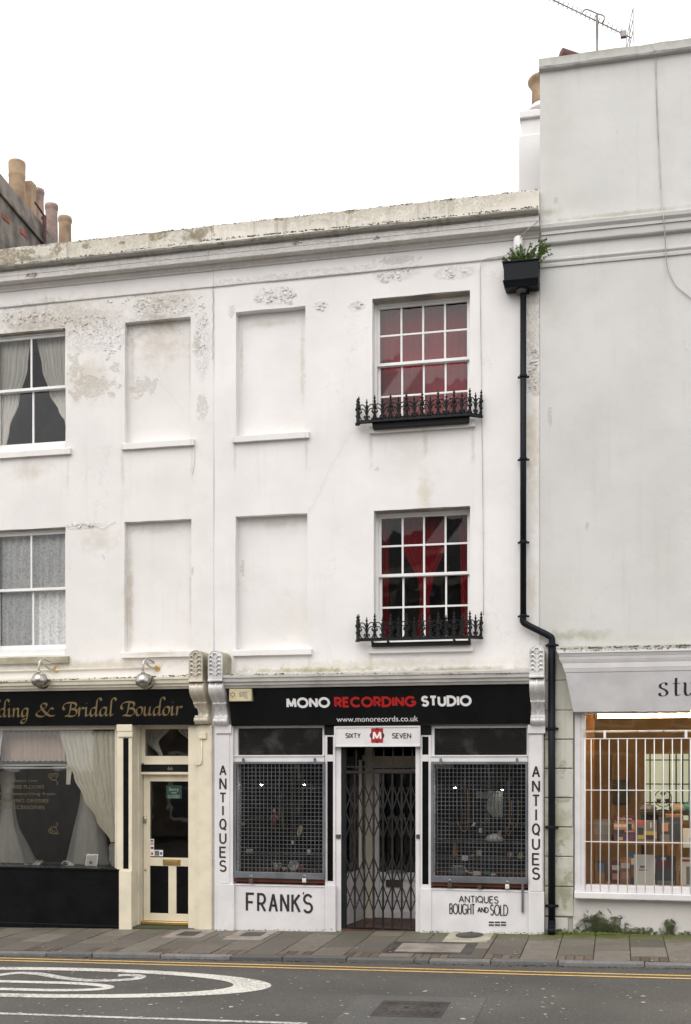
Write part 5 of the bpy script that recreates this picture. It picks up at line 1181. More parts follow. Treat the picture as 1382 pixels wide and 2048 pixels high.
MB().sweep([(.1, PZ(1800, 1250, -.16)), (-.15, PZ(1800, 1250, -.16)), (-.16, PZ(1798, 1250, -.16)), (-.16, PZ(1788, 1250, -.16)), (-.15, PZ(1786, 1250, -.15)), (-.03, PZ(1784, 1250, -.03)), (-.03, PZ(1774.5, 1250, -.03)), (.1, PZ(1773, 1250, -.03))], PX(1148.5, -.16), XE, .06, .002, .003, 4).build('sill', 'trim', hst)
# warm interior
YI = 3.2; m_ = MB(); zf = vz(1772)-.15
MB().box(PX(1150, .2), XE-.2, YI, YI+.05, .02, 3.05).build('room_wall', 'tan', hst)
MB().box(XS0+.17, XS0+.22, .35, YI, .02, 3.05).build('room_wall', 'orange', hst)
MB().box(XE-.22, XE-.17, .35, YI, .02, 3.05).build('room_wall', 'tan', hst)
MB().box(XS0+.2, XE-.2, .16, YI, 3.05, 3.08).build('ceiling', 'tan', hst)
MB().box(PX(1172, .3), PX(1188, .3), .20, .34, zf, 3.0).build('room_wall', 'orange', hst)
MB().box(PX(1173, .5), PX(1187, .5), .30, .5, zS(1505, .4), 3.0).build('speaker_shelf', 'darkprint', hst)
MB().box(XS0+.2, XE-.2, .13, .85, zf, zf+.12).build('display_floor', 'pine', hst)
MB().box(XS0+.2, XE-.2, .86, YI, .02, .06).build('room_floor', 'darkwood', hst)
bw = MB().box(PX(1292, YI), PX(1460, YI), YI-.03, YI-.01, PZ(1640, 1340, YI), PZ(1508, 1340, YI)).build('rear_window', 'backlight', hst)
for p in (1300, 1326, 1339, 1352, 1365, 1378, 1391, 1404): MB().box(PX(p, YI)-.01, PX(p, YI)+.01, YI-.05, YI-.031, PZ(1640, 1340, YI), PZ(1508, 1340, YI)).build('leading', 'darkwood', bw)
for p in (1520, 1568, 1605): MB().box(PX(1292, YI), PX(1460, YI), YI-.055, YI-.031, PZ(p, 1340, YI)-.008, PZ(p, 1340, YI)+.008).build('leading', 'darkwood', bw)
MB().box(PX(1222, YI), PX(1264, YI), YI-.06, YI-.01, PZ(1560, 1240, YI), PZ(1505, 1240, YI)).build('door_panel', 'tan', hst, bevel=.01)
# white bar grille
Yz = -.13
bg_ = thing('window_bars', 'white painted iron bars bolted over the lit studio window', 'window bars', (6.4, Yz, PZ(1787, 1250, Yz)))
zr = lambda p: PZ(p, 1170, Yz)
railz = [zr(1477.5), zr(1580), zr(1683), zr(1787)]
xs_ = [PX(1170, Yz)]+[PX(1182.3+18.05*i, Yz) for i in range(20)]
for i, x in enumerate(xs_):
    if x > XE-.2: break
    j = random.uniform(-.004, .004); k = random.uniform(-.006, .006)
    MB().tube([(x, Yz, railz[0]), (x+k, Yz+.002, (railz[0]+railz[2])/2), (x+j, Yz, railz[3])], .0068, 8).build('bar', 'sashwhite', bg_, smooth=True)
for r_ in railz: MB().box(PX(1170, Yz)-.008, XE-.2, Yz-.012, Yz+.012, r_-.005, r_+.005).build('rail', 'sashwhite', bg_)
for p in (1209.5, 1372): MB().box(PX(p, Yz)-.016, PX(p, Yz)+.016, Yz-.012, Yz+.012, railz[0], PZ(1461, p, Yz)).build('bolt_tab', 'sashwhite', bg_, bevel=.003)
m_ = MB().tube([(PX(1168, -.06), -.05, PZ(1463.5, 1168, -.06)), (PX(1300, -.1), -.1, PZ(1463.5, 1168, -.06)-.0), (XE-.3, -.1, PZ(1463.5, 1168, -.06))], .014, 8); m_.box(PX(1166.5, -.06), PX(1170, -.06), -.07, .0, PZ(1471, 1168, -.06), PZ(1458, 1168, -.06))
solo(m_, 'locking_bar', paint('rusty_white_bar', (.55, .5, .45), .7, .1, .3, 60, 1.0, (.16, .06, .03), dscale=12), 'rusty locking bar running above the white window bars', 'bar')

# ================================================================== THINGS ON AND ROUND THE BUILDINGS
# ---------------- cast iron window guards
def guard(label, zr_px, zr_py, trough):
    Y = -.17; zb0 = PZ(zr_py, zr_px, Y); xs = [PX(717.6+31.73*i, Y) for i in range(8)]
    g = thing('window_guard', label, 'window guard', ((xs[0]+xs[-1])/2, Y, zb0), 'cast iron window guards')
    L0 = Vector((PX(714.5, -.09), -.09, 0)); R0 = Vector((PX(962.5, -.07), -.07, 0))
    path = [L0]+[Vector((x, Y, 0)) for x in xs]+[R0]
    # rails
    def rail(h, w_, t_, nm='rail'):
        for a, b in ((path[0], path[1]), (path[1], path[-2]), (path[-2], path[-1])):
            MB().bar(a+Vector((0, 0, zb0+h)), b+Vector((0, 0, zb0+h)), w_, t_, (0, 0, 1)).build(nm, 'iron', g)
    rail(.013, .05 if not trough else .06, .026)
    tall = [(.026, .0), (.026, .02), (.015, .035), (.013, .10), (.022, .115), (.022, .13), (.014, .14), (.014, .19), (.028, .20), (.028, .225), (.017, .235), (.014, .275), (.022, .285), (.010, .297), (.008, .31), (.017, .322), (.017, .33), (.006, .342), (.009, .352), (.001, .368)]
    short = [(.016, .045), (.011, .06), (.013, .16), (.017, .235), (.007, .25), (.016, .27), (.014, .28), (.005, .292), (.009, .302), (.001, .322)]
    for p in path: MB().lathe(tall, (p.x, p.y, zb0), 8).build('baluster', 'iron', g, smooth=False)
    for a, b in zip(path, path[1:]):
        m = (a+b)/2; d = (b-a); MB().lathe(short, (m.x, m.y, zb0), 8).build('spike', 'iron', g)
        for s_, e in ((-.5, 1), (.5, -1)):
            P = lambda t, z: m+d*t*(1 if s_ > 0 else -1)+Vector((0, 0, zb0+z))
            m2 = MB()
            for hh in (.0, -.055):
                m2.tube(spline([P(.46, .232+hh), P(.30, .246+hh), P(.14, .225+hh), P(.05, .17+hh), P(.02, .12+hh)], 4), .0075, 5)
            m2.tube(spline([P(.44, .150), P(.36, .135), P(.33, .155), P(.37, .172)], 4), .009, 5)
            m2.tube(spline([P(.45, .10), P(.36, .05), P(.22, .032), P(.09, .045), P(.06, .075), P(.13, .09), P(.17, .072), P(.13, .062)], 4), .0088, 5)
            m2.tube(spline([P(.44, .035), P(.3, .03), P(.1, .03), P(.0, .035)], 3), .008, 4)
            tag(m2.build('scrollwork', 'iron', g), kind='stuff')
    xa, xb = PX(744.5, -.08), PX(941, -.08)
    if trough:
        MB().hexa([(xa+.02, -.145, zb0-.075), (xb-.02, -.145, zb0-.075), (xb-.02, -.072, zb0-.075), (xa+.02, -.072, zb0-.075), (xa, -.155, zb0+.07), (xb, -.155, zb0+.07), (xb, -.072, zb0+.07), (xa, -.072, zb0+.07)]).build('trough', 'iron', g, bevel=.006)
    else:
        for x in (xa+.01, xa+(xb-xa)*.17, xa+(xb-xa)*.84, xb-.01): MB().hexa([(x-.012, -.10, zb0-.07), (x+.012, -.10, zb0-.07), (x+.012, -.05, zb0-.07), (x-.012, -.05, zb0-.07), (x-.012, -.165, zb0), (x+.012, -.165, zb0), (x+.012, -.05, zb0), (x-.012, -.05, zb0)]).build('bracket', 'iron', g)
        MB().box(xa, xb, -.13, -.06, zb0-.075, zb0-.02).build('cradle_shade', 'iron', g)  # added black box stands for the shade between rail and sill
    return zb0, xs
gu = guard('black iron window guard with a trough under the top floor red window', 843, 838.5, True)
guard('black iron window guard without a trough under the first floor red curtains', 843, 1279.5, False)
m_ = MB()                                                # dead stalks left in the trough
for i in range(34):
    x = random.uniform(gu[1][1], gu[1][6]); p = Vector((x, -.12, gu[0]+.06)); q = p+Vector((random.uniform(-.12, .12), random.uniform(-.06, .05), random.uniform(.08, .26))); r = q+Vector((random.uniform(-.08, .08), 0, random.uniform(-.12, .04)))
    m_.tube([p, q, r], .002, 4)
tag(solo(m_, 'dead_stalks', paint('straw', (.30, .24, .15), .9, .2, 0), 'thin dead plant stalks in the top floor window trough', 'dead plant'), kind='stuff')

# ---------------- rainwater hopper and downpipe
Yh = -.25
dp = thing('downpipe', 'black rainwater pipe with hopper running down beside the grey building', 'downpipe', (PX(1046, -.1), -.1, GP(4.5)))
m_ = MB(); hz = lambda p: PZ(p, 1041, Yh); a, b = PX(1007.8, Yh), PX(1076.4, Yh)
m_.hexa([(a, Yh, hz(558)), (b, Yh, hz(558)), (b, -.02, hz(558)), (a, -.02, hz(558)), (a-.005, Yh, hz(522)), (b, Yh, hz(522)), (b, -.02, hz(522)), (a-.005, -.02, hz(522))])
hp = m_.build('hopper', 'pipe', dp, bevel=.004)
MB().box(a-.022, b+.008, Yh-.018, -.01, hz(523), hz(519.8)).build('hopper_rim', 'pipe', hp, bevel=.005)
MB().hexa([(a+.012, Yh+.03, hz(571)), (b-.002, Yh+.03, hz(571)), (b-.002, -.02, hz(571)), (a+.012, -.02, hz(571)), (a-.018, Yh-.012, hz(558)), (b+.006, Yh-.012, hz(558)), (b+.006, -.02, hz(558)), (a-.018, -.02, hz(558))]).build('hopper_base', 'pipe', hp, bevel=.004)
MB().lathe([(.075, 0), (.06, -.03), (.048, -.05)], (PX(1043, -.12), -.12, hz(571)), 16).build('outlet', 'castiron', dp, smooth=True)
Yq2 = -.10; P3 = lambda px, py, Y=Yq2: (PX(px, Y), Y, PZ(py, px, Y))
x_up = PX(1046.5, Yq2); zt_ = PZ(574, 1046, Yq2)
top = Vector((x_up, Yq2, zt_)); k1 = Vector((x_up, Yq2, PZ(1243, 1047, Yq2))); k2 = Vector((PX(1103.5, Yq2), Yq2, PZ(1277, 1103, Yq2))); end = Vector((k2.x, Yq2, GP(4.6)+.12))
MB().tube([top, k1], .040, 14).build('pipe', 'pipe', dp, smooth=True)
MB().tube(spline([k1+Vector((0, 0, .08)), k1, k1+(k2-k1)*.14-Vector((0, 0, .012)), k1+(k2-k1)*.5, k1+(k2-k1)*.86+Vector((0, 0, .012)), k2, k2-Vector((0, 0, .1))], 6), .043, 14).build('swan_neck', 'pipe', dp, smooth=True)
MB().tube([k2-Vector((0, 0, .08)), end], .046, 14).build('pipe', 'pipe', dp, smooth=True)
MB().tube(spline([end+Vector((0, 0, .06)), end, end+Vector((0, -.02, -.05)), end+Vector((.0, -.10, -.085))], 4), .049, 14).build('shoe', 'pipe', dp, smooth=True)
for py in (584, 752, 918, 1084, 1232):
    z = PZ(py, 1047, Yq2); c = MB().lathe([(.049, -.018), (.052, -.01), (.052, .012), (.047, .02)], (x_up, Yq2, z), 14); c.box(x_up-.075, x_up+.075, Yq2+.035, Yq2+.06, z-.012, z+.012); c.build('collar', 'pipe', dp)
for py in (1290, 1457, 1655, 1812):
    z = PZ(py, 1103, Yq2); c = MB().lathe([(.055, -.02), (.058, -.01), (.058, .014), (.052, .022)], (k2.x, Yq2, z), 14); c.box(k2.x-.085, k2.x+.085, Yq2+.035, Yq2+.06, z-.012, z+.012); c.build('collar', 'pipe', dp)
xo, zo = PX(1036, -.1), PZ(520, 1036, -.1)
solo(MB().lathe([(.062, 0), (.062, .20), (.062, .24), (.058, .27), (.045, .30), (.02, .315), (.002, .318)], (xo, -.1, zo), 16), 'overflow_pipe', 'sashwhite', 'short white plastic overflow pipe rising behind the hopper weeds', 'pipe', smooth=True)
pt = thing('weed', 'green leafy weeds growing out of the black rainwater hopper', 'plant', (PX(1045, -.15), -.15, hz(523)))
lv = MB(); st = MB()
for i in range(54):
    x = random.uniform(a+.02, b+.0); p = Vector((x, random.uniform(Yh+.02, -.06), hz(524))); fx = (x-(a+b)/2)/(b-a)
    h_ = random.uniform(.06, .20)*(1.25 if fx > -.2 else .6); lean = Vector((fx*.22+random.uniform(-.08, .08), random.uniform(-.10, .03), h_))
    q = p+lean*.5+Vector((0, 0, .02)); r = p+lean; sp = spline([p, q, r], 5); st.tube(sp, .0028, 4)
    for k, pp in enumerate(sp[2:]):
        for _ in range(3):
            d = Vector((random.uniform(-1, 1), random.uniform(-1, .6), random.uniform(-.5, .7))).normalized(); L = random.uniform(.016, .034); n_ = d.cross(Vector((random.random(), random.random(), 1))).normalized()*L*.34
            lv.add([pp, pp+d*L*.5+n_, pp+d*L, pp+d*L*.5-n_], [(0, 1, 2, 3)])
st.build('stems', 'trunk', pt); tag(lv.build('foliage', 'leaf', pt), kind='stuff')
# sprig of weed on the grey cornice
pt2 = thing('weed', 'small green sprig growing against the edge of the grey building above the hopper', 'plant', (PX(1090, -.15), -.15, PZ(520, 1090, -.15)))
lv = MB(); st = MB()
for i in range(16):
    p = Vector((PX(1080, -.14), -.14, PZ(516, 1080, -.14))); r = Vector((PX(random.uniform(1078, 1101), -.2), random.uniform(-.28, -.12), PZ(random.uniform(478, 512), 1090, -.2))); sp = spline([p, (p+r)/2+Vector((0, -.02, .03)), r], 6); st.tube(sp, .0025, 4)
    for pp in sp[3:]:
        for _ in range(3):
            d = Vector((random.uniform(-1, 1), random.uniform(-1, .6), random.uniform(-.6, .6))).normalized(); L = random.uniform(.014, .03); n_ = d.cross(Vector((random.random(), random.random(), 1))).normalized()*L*.34
            lv.add([pp, pp+d*L*.5+n_, pp+d*L, pp+d*L*.5-n_], [(0, 1, 2, 3)])
st.build('stems', 'trunk', pt2); tag(lv.build('foliage', 'leaf', pt2), kind='stuff')

# ---------------- cables
def cable(pix, Y, r, mat, label):
    pts = [(PX(p, y if y is not None else Y), (y if y is not None else Y), PZ(q, p, y if y is not None else Y)) for p, q, y in pix]
    return solo(MB().tube(spline(pts, 6), r, 6), 'cable', mat, label, 'cable', smooth=True)
cable([(1078, 440, -.21), (1052, 462, -.21), (1026, 494, -.06), (1012, 510, -.045), (985, 515, -.045), (968, 520, -.045), (961, 534, -.03), (960.5, 570, -.02), (962, 700, -.018), (964.5, 900, -.018), (966, 1050, -.018), (967, 1230, -.018)], -.02, .0042, 'wire', 'thin grey cable looping from the hopper down beside the red windows')
cable([(1309, 100, -.11), (1311, 122, -.04), (1314, 220, -.035), (1320, 350, -.04), (1324, 415, -.09), (1327, 434, -.15), (1330, 470, -.12), (1334, 530, -.06), (1347, 563, -.04), (1365, 583, -.04), (1400, 608, -.04), (1440, 630, -.04)], -.04, .007, 'wire', 'loose grey cable hanging down the grey building from the coping')
solo(MB().tube([(XL66, -.03, PZ(1343, 0, -.03)), (PX(312, -.03), -.03, PZ(1335, 312, -.03))], .012, 8), 'conduit', 'creamdull', 'pale straight conduit running along the wall behind the two ball lamps', 'conduit', smooth=True)

# ---------------- swan neck lamps
def lamp(px, py, wx, wy, label):
    Y = -.46; cx_, cz_ = PX(px, Y), PZ(py, px, Y); xw, zw = PX(wx, -.02), PZ(wy, wx, -.02)
    o = thing('wall_lamp', label, 'lamp', (xw, 0, zw), 'ball lamps over the bridal sign')
    MB().lathe([(.0, 0), (.045, 0), (.045, .008), (.03, .02), (.0, .024)], (0, 0, 0), 14).v
    rs = MB(); rs.lathe([(.044, 0), (.044, .012), (.028, .024)], (0, 0, 0), 14); rs.v = [(xw+x, -.008-z, zw+y) for x, y, z in rs.v]; rs.build('rosette', 'brass', o)
    h_ = .30
    MB().tube(spline([(xw, -.02, zw), (xw-.05, -.10, zw-.005), (xw-.10, -.19, zw+.07), (cx_+.08, -.29, cz_+h_-.04), (cx_+.03, -.37, cz_+h_+.01), (cx_, -.44, cz_+h_-.03), (cx_-.008, Y, cz_+h_-.11), (cx_-.008, Y, cz_+.10)], 6), .016, 10).build('arm', 'chrome', o, smooth=True)
    MB().lathe([(.02, .10), (.03, .112), (.03, .122), (.014, .135)], (cx_-.008, Y, cz_), 12).build('cap', 'chrome', o, smooth=True)
    pr = [(.002, .112)]+[(.112*math.sin(R(t)), .112*math.cos(R(t))) for t in range(8, 112, 8)]
    tilt = Matrix.Rotation(R(38), 3, Vector((1, .35, 0)).normalized())
    sh = MB(); sh.lathe(pr+[(pr[-1][0]-.006, pr[-1][1])]+[(r-.005, z) for r, z in reversed(pr[:-1])], (0, 0, 0), 24, cap=False); sh.v = [tuple(tilt @ Vector(v)+Vector((cx_, Y, cz_))) for v in sh.v]; sd = sh.build('lamp_shade', 'chrome', o, smooth=True)
    vs = MB(); vs.lathe([(.113*math.sin(R(t)), .113*math.cos(R(t))) for t in range(60, 96, 6)], (0, 0, 0), 24, cap=False); t2 = Matrix.Rotation(R(75), 3, Vector((1, .8, 0)).normalized())
    vs.v = [tuple(t2 @ Vector(v)+Vector((cx_+.028, Y+.02, cz_-.012))) for v in vs.v]; vs.build('visor', 'chrome', sd, smooth=True)
    bl = MB(); bl.lathe([(.002, .04), (.03, .03), (.04, 0), (.03, -.03), (.002, -.04)], (cx_, Y+.02, cz_-.02), 12); bl.build('bulb', 'porcelain', o, smooth=True)
lamp(79, 1361, 112, 1339, 'silver ball lamp on a swan neck nearer the left edge over the bridal sign')
lamp(287, 1362, 314, 1336, 'silver ball lamp on a swan neck beside the cream console bracket')

# ---------------- chimneys
xs_ = -4.40; y1, y2 = 0.9, y_at(120, xs_); zk = PZ(340, 0, y_at(0, xs_)); zk2 = PZ(482, 118, y_at(118, xs_))
ck = thing('chimney_stack', 'sooty grey chimney stack with a row of pots behind the left parapet', 'chimney', (xs_-.3, (y1+y2)/2, 9.3))
def topz(y): ya = y_at(0, xs_); return zk+(zk2-zk)*(y-ya)/(y_at(118, xs_)-ya)
m_ = MB(); m_.hexa([(xs_-.6, y1, 9.2), (xs_, y1, 9.2), (xs_, y2, 9.2), (xs_-.6, y2, 9.2), (xs_-.6, y1, topz(y1)-.42), (xs_, y1, topz(y1)-.42), (xs_, y2, topz(y2)-.42), (xs_-.6, y2, topz(y2)-.42)]); m_.build('stack', 'stack', ck)
m_ = MB(); m_.hexa([(xs_-.64, y1-.04, topz(y1)-.419), (xs_+.045, y1-.04, topz(y1)-.419), (xs_+.045, y2+.04, topz(y2)-.419), (xs_-.64, y2+.04, topz(y2)-.419), (xs_-.64, y1-.04, topz(y1)-.36), (xs_+.045, y1-.04, topz(y1)-.36), (xs_+.045, y2+.04, topz(y2)-.36), (xs_-.64, y2+.04, topz(y2)-.36)]); m_.build('string_course', 'stack', ck, bevel=.01)
m_ = MB(); m_.hexa([(xs_-.62, y1, topz(y1)-.36), (xs_+.02, y1, topz(y1)-.36), (xs_+.02, y2, topz(y2)-.36), (xs_-.62, y2, topz(y2)-.36), (xs_-.5, y1+.02, topz(y1)), (xs_-.03, y1+.02, topz(y1)), (xs_-.03, y2-.02, topz(y2)), (xs_-.5, y2-.02, topz(y2))]); m_.build('cap', 'stack', ck, bevel=.03)
for px, py in ((11, 437), (47, 467)):
    yy_ = y_at(px, xs_+.001); z = PZ(py, px, yy_); MB().box(xs_-.05, xs_+.012, yy_-.12, yy_+.12, z-.04, z+.04).build('brick', 'brick', ck, bevel=.006)
xp = xs_-.30
for px, pyt, wpx, mt in ((34, 322, 35, 'terra'), (75.5, 377, 27, 'terra2'), (103, 407, 27, 'terra2'), (130, 432, 28, 'terra')):
    yy_ = y_at(px, xp); zt_ = PZ(pyt+3, px, yy_); sc_ = F/((yy_-CY)/CT) ; r = wpx/2/(F*CT/(yy_-CY))*1.02; z0 = topz(yy_)-.12; H = zt_-z0
    pr = [(r*.98, 0), (r*.97, H*.45), (r*.90, H*.80), (r*.93, H*.86), (r*.93, H*.9), (r*1.02, H*.92), (r*1.04, H*.97), (r*.98, H), (r*.8, H), (r*.75, H*.7)]
    if px == 34: pr = [(r*1.0, 0), (r*.96, H*.5), (r*.97, H*.72), (r*1.0, H*.73), (r*1.0, H*.78), (r*.98, H*.79), (r*1.02, H*.97), (r*.99, H), (r*.85, H), (r*.8, H*.6)]
    MB().lathe(pr, (xp, yy_, z0), 24).build('chimney_pot', mt, ck, smooth=True)
yy_ = y_at(58, xp); MB().box(xp-.1, xp+.1, yy_-.1, yy_+.1, topz(yy_)-.1, PZ(366, 60, yy_)).build('flue_block', 'terra', ck, bevel=.02)
ya_ = y_at(87, xs_+.03); solo(MB().tube([(xs_+.05, ya_, 9.6), (xs_+.05, ya_, PZ(432, 87, ya_))], .035, 8).tube([(xs_-.0, ya_, PZ(436, 87, ya_)), (xs_+.06, ya_, PZ(436, 87, ya_))], .03, 8).tube([(xs_+.05, ya_-.35, PZ(424, 80, ya_)), (xs_+.05, ya_+.05, PZ(434, 87, ya_))], .018, 6), 'vent_pipe', 'redtile', 'rusty thin pipe standing against the sooty chimney stack', 'pipe')
# white stack at the right
Yst = 2.0; cw = thing('chimney_stack', 'white rendered chimney stack with one buff pot beside the tall grey building', 'chimney', (PX(1075, Yst), Yst+.3, 9.3))
wz = lambda p: PZ(p, 1060, Yst); xl_, xr_ = PX(1037.5, Yst), PX(1135, Yst)
MB().box(xl_, xr_, Yst, Yst+.75, 9.2, wz(269)).build('stack', 'w67', cw, bevel=.012)
MB().box(PX(1042, Yst), xr_, Yst+.03, Yst+.72, wz(269), wz(233)).build('neck', 'w67', cw, bevel=.01)
MB().box(PX(1039, Yst), xr_, Yst-.02, Yst+.77, wz(236), wz(220)).build('cap', 'w67', cw, bevel=.02)
yp_ = Yst+.38; xpp = PX(1087, yp_); zp0 = PZ(222, 1080, yp_); zp1 = PZ(160, 1080, yp_); H = zp1-zp0; r = .2
MB().lathe([(r*.90, -.05), (r*.88, H*.3), (r*.86, H*.68), (r*1.02, H*.80), (r*1.16, H*.88), (r*1.18, H*.95), (r*1.1, H), (r*.8, H)], (xpp, yp_, zp0), 24).build('chimney_pot', 'terra', cw, smooth=True)
MB().lathe([(r*1.25, -.02), (r*1.1, .05), (r*.92, .09)], (xpp, yp_, zp0-.03), 20).build('flaunching', 'w67', cw, smooth=True)
# ridge tile and aerial on the grey building's roof
Yrt = .9; solo((lambda m: m)(MB().tube([(PX(1122, Yrt), Yrt, PZ(108, 1130, Yrt)), (PX(1122, Yrt)+.45, Yrt+.25, PZ(108, 1130, Yrt)-.07)], .085, 14)), 'ridge_tile', 'redtile', 'red ridge tile end showing above the grey coping', 'roof tile', smooth=True)
Yae = .8; ae = thing('television_aerial', 'rusty television aerial on a mast above the grey coping', 'aerial', (PX(1194.5, Yae), Yae, 11.35))
A3 = lambda px, py, Y=Yae: Vector((PX(px, Y), Y, PZ(py, px, Y)))
MB().tube([(PX(1194.5, Yae), Yae, 11.3), A3(1194, 28)], .018, 8).build('mast', 'aerial', ae)
b0, b1 = A3(1092, -7, Yae-.3), A3(1262, 75.5, Yae+.3); bd = b1-b0
MB().tube([b0, b1], .0085, 6).build('boom', 'aerial', ae)
MB().tube(spline([b0+bd*.43, A3(1166, 23), A3(1174, 19), A3(1194, 27), A3(1206, 31), A3(1209.5, 37), A3(1206.5, 42), b0+bd*.655], 5), .009, 6).build('cradle_arm', 'aerial', ae)
pp = Vector((bd.y, -bd.x, 0)).normalized()
for i in range(17):
    c = b0+bd*(.04+.052*i); l = .045
    m_ = MB(); m_.bar(c-pp*l+Vector((0, 0, .03)), c, .007); m_.bar(c, c+pp*l+Vector((0, 0, .03)), .007); m_.bar(c+Vector((0, 0, .012)), c-Vector((0, 0, .03)), .014); m_.build('director', 'aerial', ae)
c = b0+bd*.91; MB().box(c.x-.04, c.x+.04, c.y-.03, c.y+.03, c.z-.05, c.z+.04).build('dipole_box', 'aerial', ae, bevel=.01)
c0 = b0+bd*.99; rh = (PZ(50, 1262, Yae)-PZ(92, 1262, Yae))
for k in range(3):
    x = c0.x-.05+.043*k; yk_ = Yae+.5-.25*k; MB().tube([(x, yk_, c0.z-.35+.05*k), (x, yk_, c0.z+.1+.06*k)], .006, 6).build('reflector_rod', 'aerial', ae)
for s_ in (.1, -.05, -.2): MB().tube([(c0.x-.05, Yae+.5, c0.z+s_), (c0.x+.036, Yae, c0.z+s_+.12)], .005, 6).build('reflector_rod', 'aerial', ae)

# ---------------- moss
def moss(label, runs, n, r0, r1, mat='moss', flatn=.6, jit=1.6):
    mb = MB(); ic = [(0, 0, 1), (.89, 0, .45), (.28, .85, .45), (-.72, .53, .45), (-.72, -.53, .45), (.28, -.85, .45), (.9, 0, -.3), (-.5, .7, -.3), (-.5, -.7, -.3)]
    fs = [(0, 1, 2), (0, 2, 3), (0, 3, 4), (0, 4, 5), (0, 5, 1), (1, 6, 2), (2, 6, 7), (2, 7, 3), (3, 7, 8), (3, 8, 4), (4, 8, 5), (5, 8, 6), (5, 6, 1)]
    for (a, b, py0, py1, Y, dens) in runs:
        for _ in range(int(n*dens*1.3)):
            t = random.random()
            px = a+(b-a)*t; cl = noise.noise(Vector((px*.045, a, 1)))+.7*noise.noise(Vector((px*.31, a, 5)))
            if cl < .05 and random.random() < .85: continue
            py = py0+(py1-py0)*t+max(-1.1, min(1.1, random.gauss(0, .55)))*jit; x, z = PX(px, Y), PZ(py, px, Y); r = random.uniform(r0, r1)
            mb.add([(x+vx_*r*1.4, Y+vy_*r*.8, z+vz_*r*flatn) for vx_, vy_, vz_ in ic], fs)
    return tag(mb.build('moss', mat), label, 'moss', kind='stuff')
moss('dark moss along the ledge over the bridal sign', [(-40, 378, 1365.5, 1350.5, -.365, 1)], 420, .005, .015)
moss('dark moss along the ledge over the MONO sign', [(448, 1058, 1349, 1346, -.365, 1)], 420, .004, .013)
moss('green and black moss on the grey studio cornice', [(1113, 1400, 1303, 1295, -.335, 1.3), (1113, 1400, 1297, 1290, -.25, .8)], 300, .005, .014)
moss('moss along the foot of the parapet', [(400, 700, 482, 453, -.285, 1.1), (700, 1075, 453, 413, -.285, .8), (0, 400, 531, 484, -.285, .4)], 420, .004, .013)
moss('bright moss where the studio wall meets the pavement', [(1095, 1400, 1868, 1874, -.05, 1.0), (1110, 1250, 1866, 1869, -.08, .5)], 500, .010, .028, 'greenalgae')
moss('grey lichen along the top edge of the white parapets', [(0, 428, 500.5, 451, -.10, 1.3), (428, 1075, 451, 379, -.10, 1.3)], 300, .003, .009, 'moss', .7)
M['plinthmoss'] = leafmat('deep_green_moss', (.012, .022, .005), (.06, .075, .022))
moss('patches of green moss climbing the studio plinth', [(1158, 1212, 1856, 1856, -.042, .9), (1166, 1196, 1840, 1842, -.042, .45), (1210, 1244, 1856, 1862, -.042, .5), (1333, 1346, 1856, 1860, -.042, .2), (1160, 1390, 1867, 1872, -.042, 1.2)], 330, .003, .008, 'plinthmoss', .8, 9)
moss('thin moss at the foot of the white stall risers', [(430, 670, 1860, 1860, -.14, .5), (845, 1090, 1863, 1867, -.14, .9)], 160, .005, .012, 'greenalgae')

# ================================================================== WHAT STANDS IN THE WINDOWS
# ---- bridal shop
zf66 = cz66(1739)
Ys = .12
solo(drape(lerp_px([(0, 119), (.25, 132), (.42, 148), (.6, 166), (.8, 192), (1, 221)], Ys), lerp_px([(0, 236), (1, 235)], Ys), PZ(1462, 180, Ys), PZ(1684, 220, Ys), Ys, 11, .035, 90, 30), 'curtain', 'swag', 'long cream curtain swept to the right of the bridal window', 'curtain', smooth=True)
solo(drape(lerp_px([(0, 222), (.15, 217), (.4, 219), (.7, 218), (1, 224)], Ys), lerp_px([(0, 236), (1, 236)], Ys), PZ(1686, 226, Ys), PZ(1733, 226, Ys), Ys, 4, .03, 40, 12), 'tie_back', 'dress', 'white gathered tie back hanging below the swept cream curtain', 'curtain tie', smooth=True)
solo(drape(lerp_px([(0, -130), (1, -135)], Ys), lerp_px([(0, 6), (.2, 2), (.5, -30), (1, -110)], Ys), PZ(1462, -60, Ys), PZ(1684, -100, Ys), Ys, 11, .03, 70, 24), 'curtain', 'swag', 'cream curtain just showing at the left edge of the bridal window', 'curtain', smooth=True)
solo(drape(lerp_px([(0, 4), (1, 3)], .3), lerp_px([(0, 128), (1, 132)], .3), PZ(1465, 66, .3), PZ(1522, 66, .3), .3, 12, .02, 90, 8, hem=.006), 'valance', 'valance', 'short peach voile valance across the top of the bridal window', 'valance', smooth=True)
solo(drape(lerp_px([(0, 133), (1, 132)], .26), lerp_px([(0, 145), (1, 141)], .26), PZ(1530, 139, .26), PZ(1569, 139, .26), .26, 2, .015, 20, 6), 'rod_drape', 'swag', 'short pale drape hanging at the end of the bridal window rod', 'drape', smooth=True)
Yrod = .25
solo(MB().tube([(PX(-40, Yrod), Yrod, PZ(1530.5, 70, Yrod)), (PX(149, Yrod), Yrod, PZ(1530, 70, Yrod))], .009, 8), 'curtain_rod', 'porcelain', 'thin white rod across the bridal window', 'rod', smooth=True)
rp = MB()
for ph in (0, 2.1, 4.2): rp.tube([(PX(-40, Yrod)+(PX(146, Yrod)-PX(-40, Yrod))*i/60, Yrod+.008*math.cos(i*1.4+ph), PZ(1536, 70, Yrod)+.008*math.sin(i*1.4+ph)+.01*(abs(i-30)/30)**2) for i in range(61)], .006, 5)
solo(rp, 'rope', 'swag', 'twisted cream rope hung below the white rod', 'rope', smooth=True)
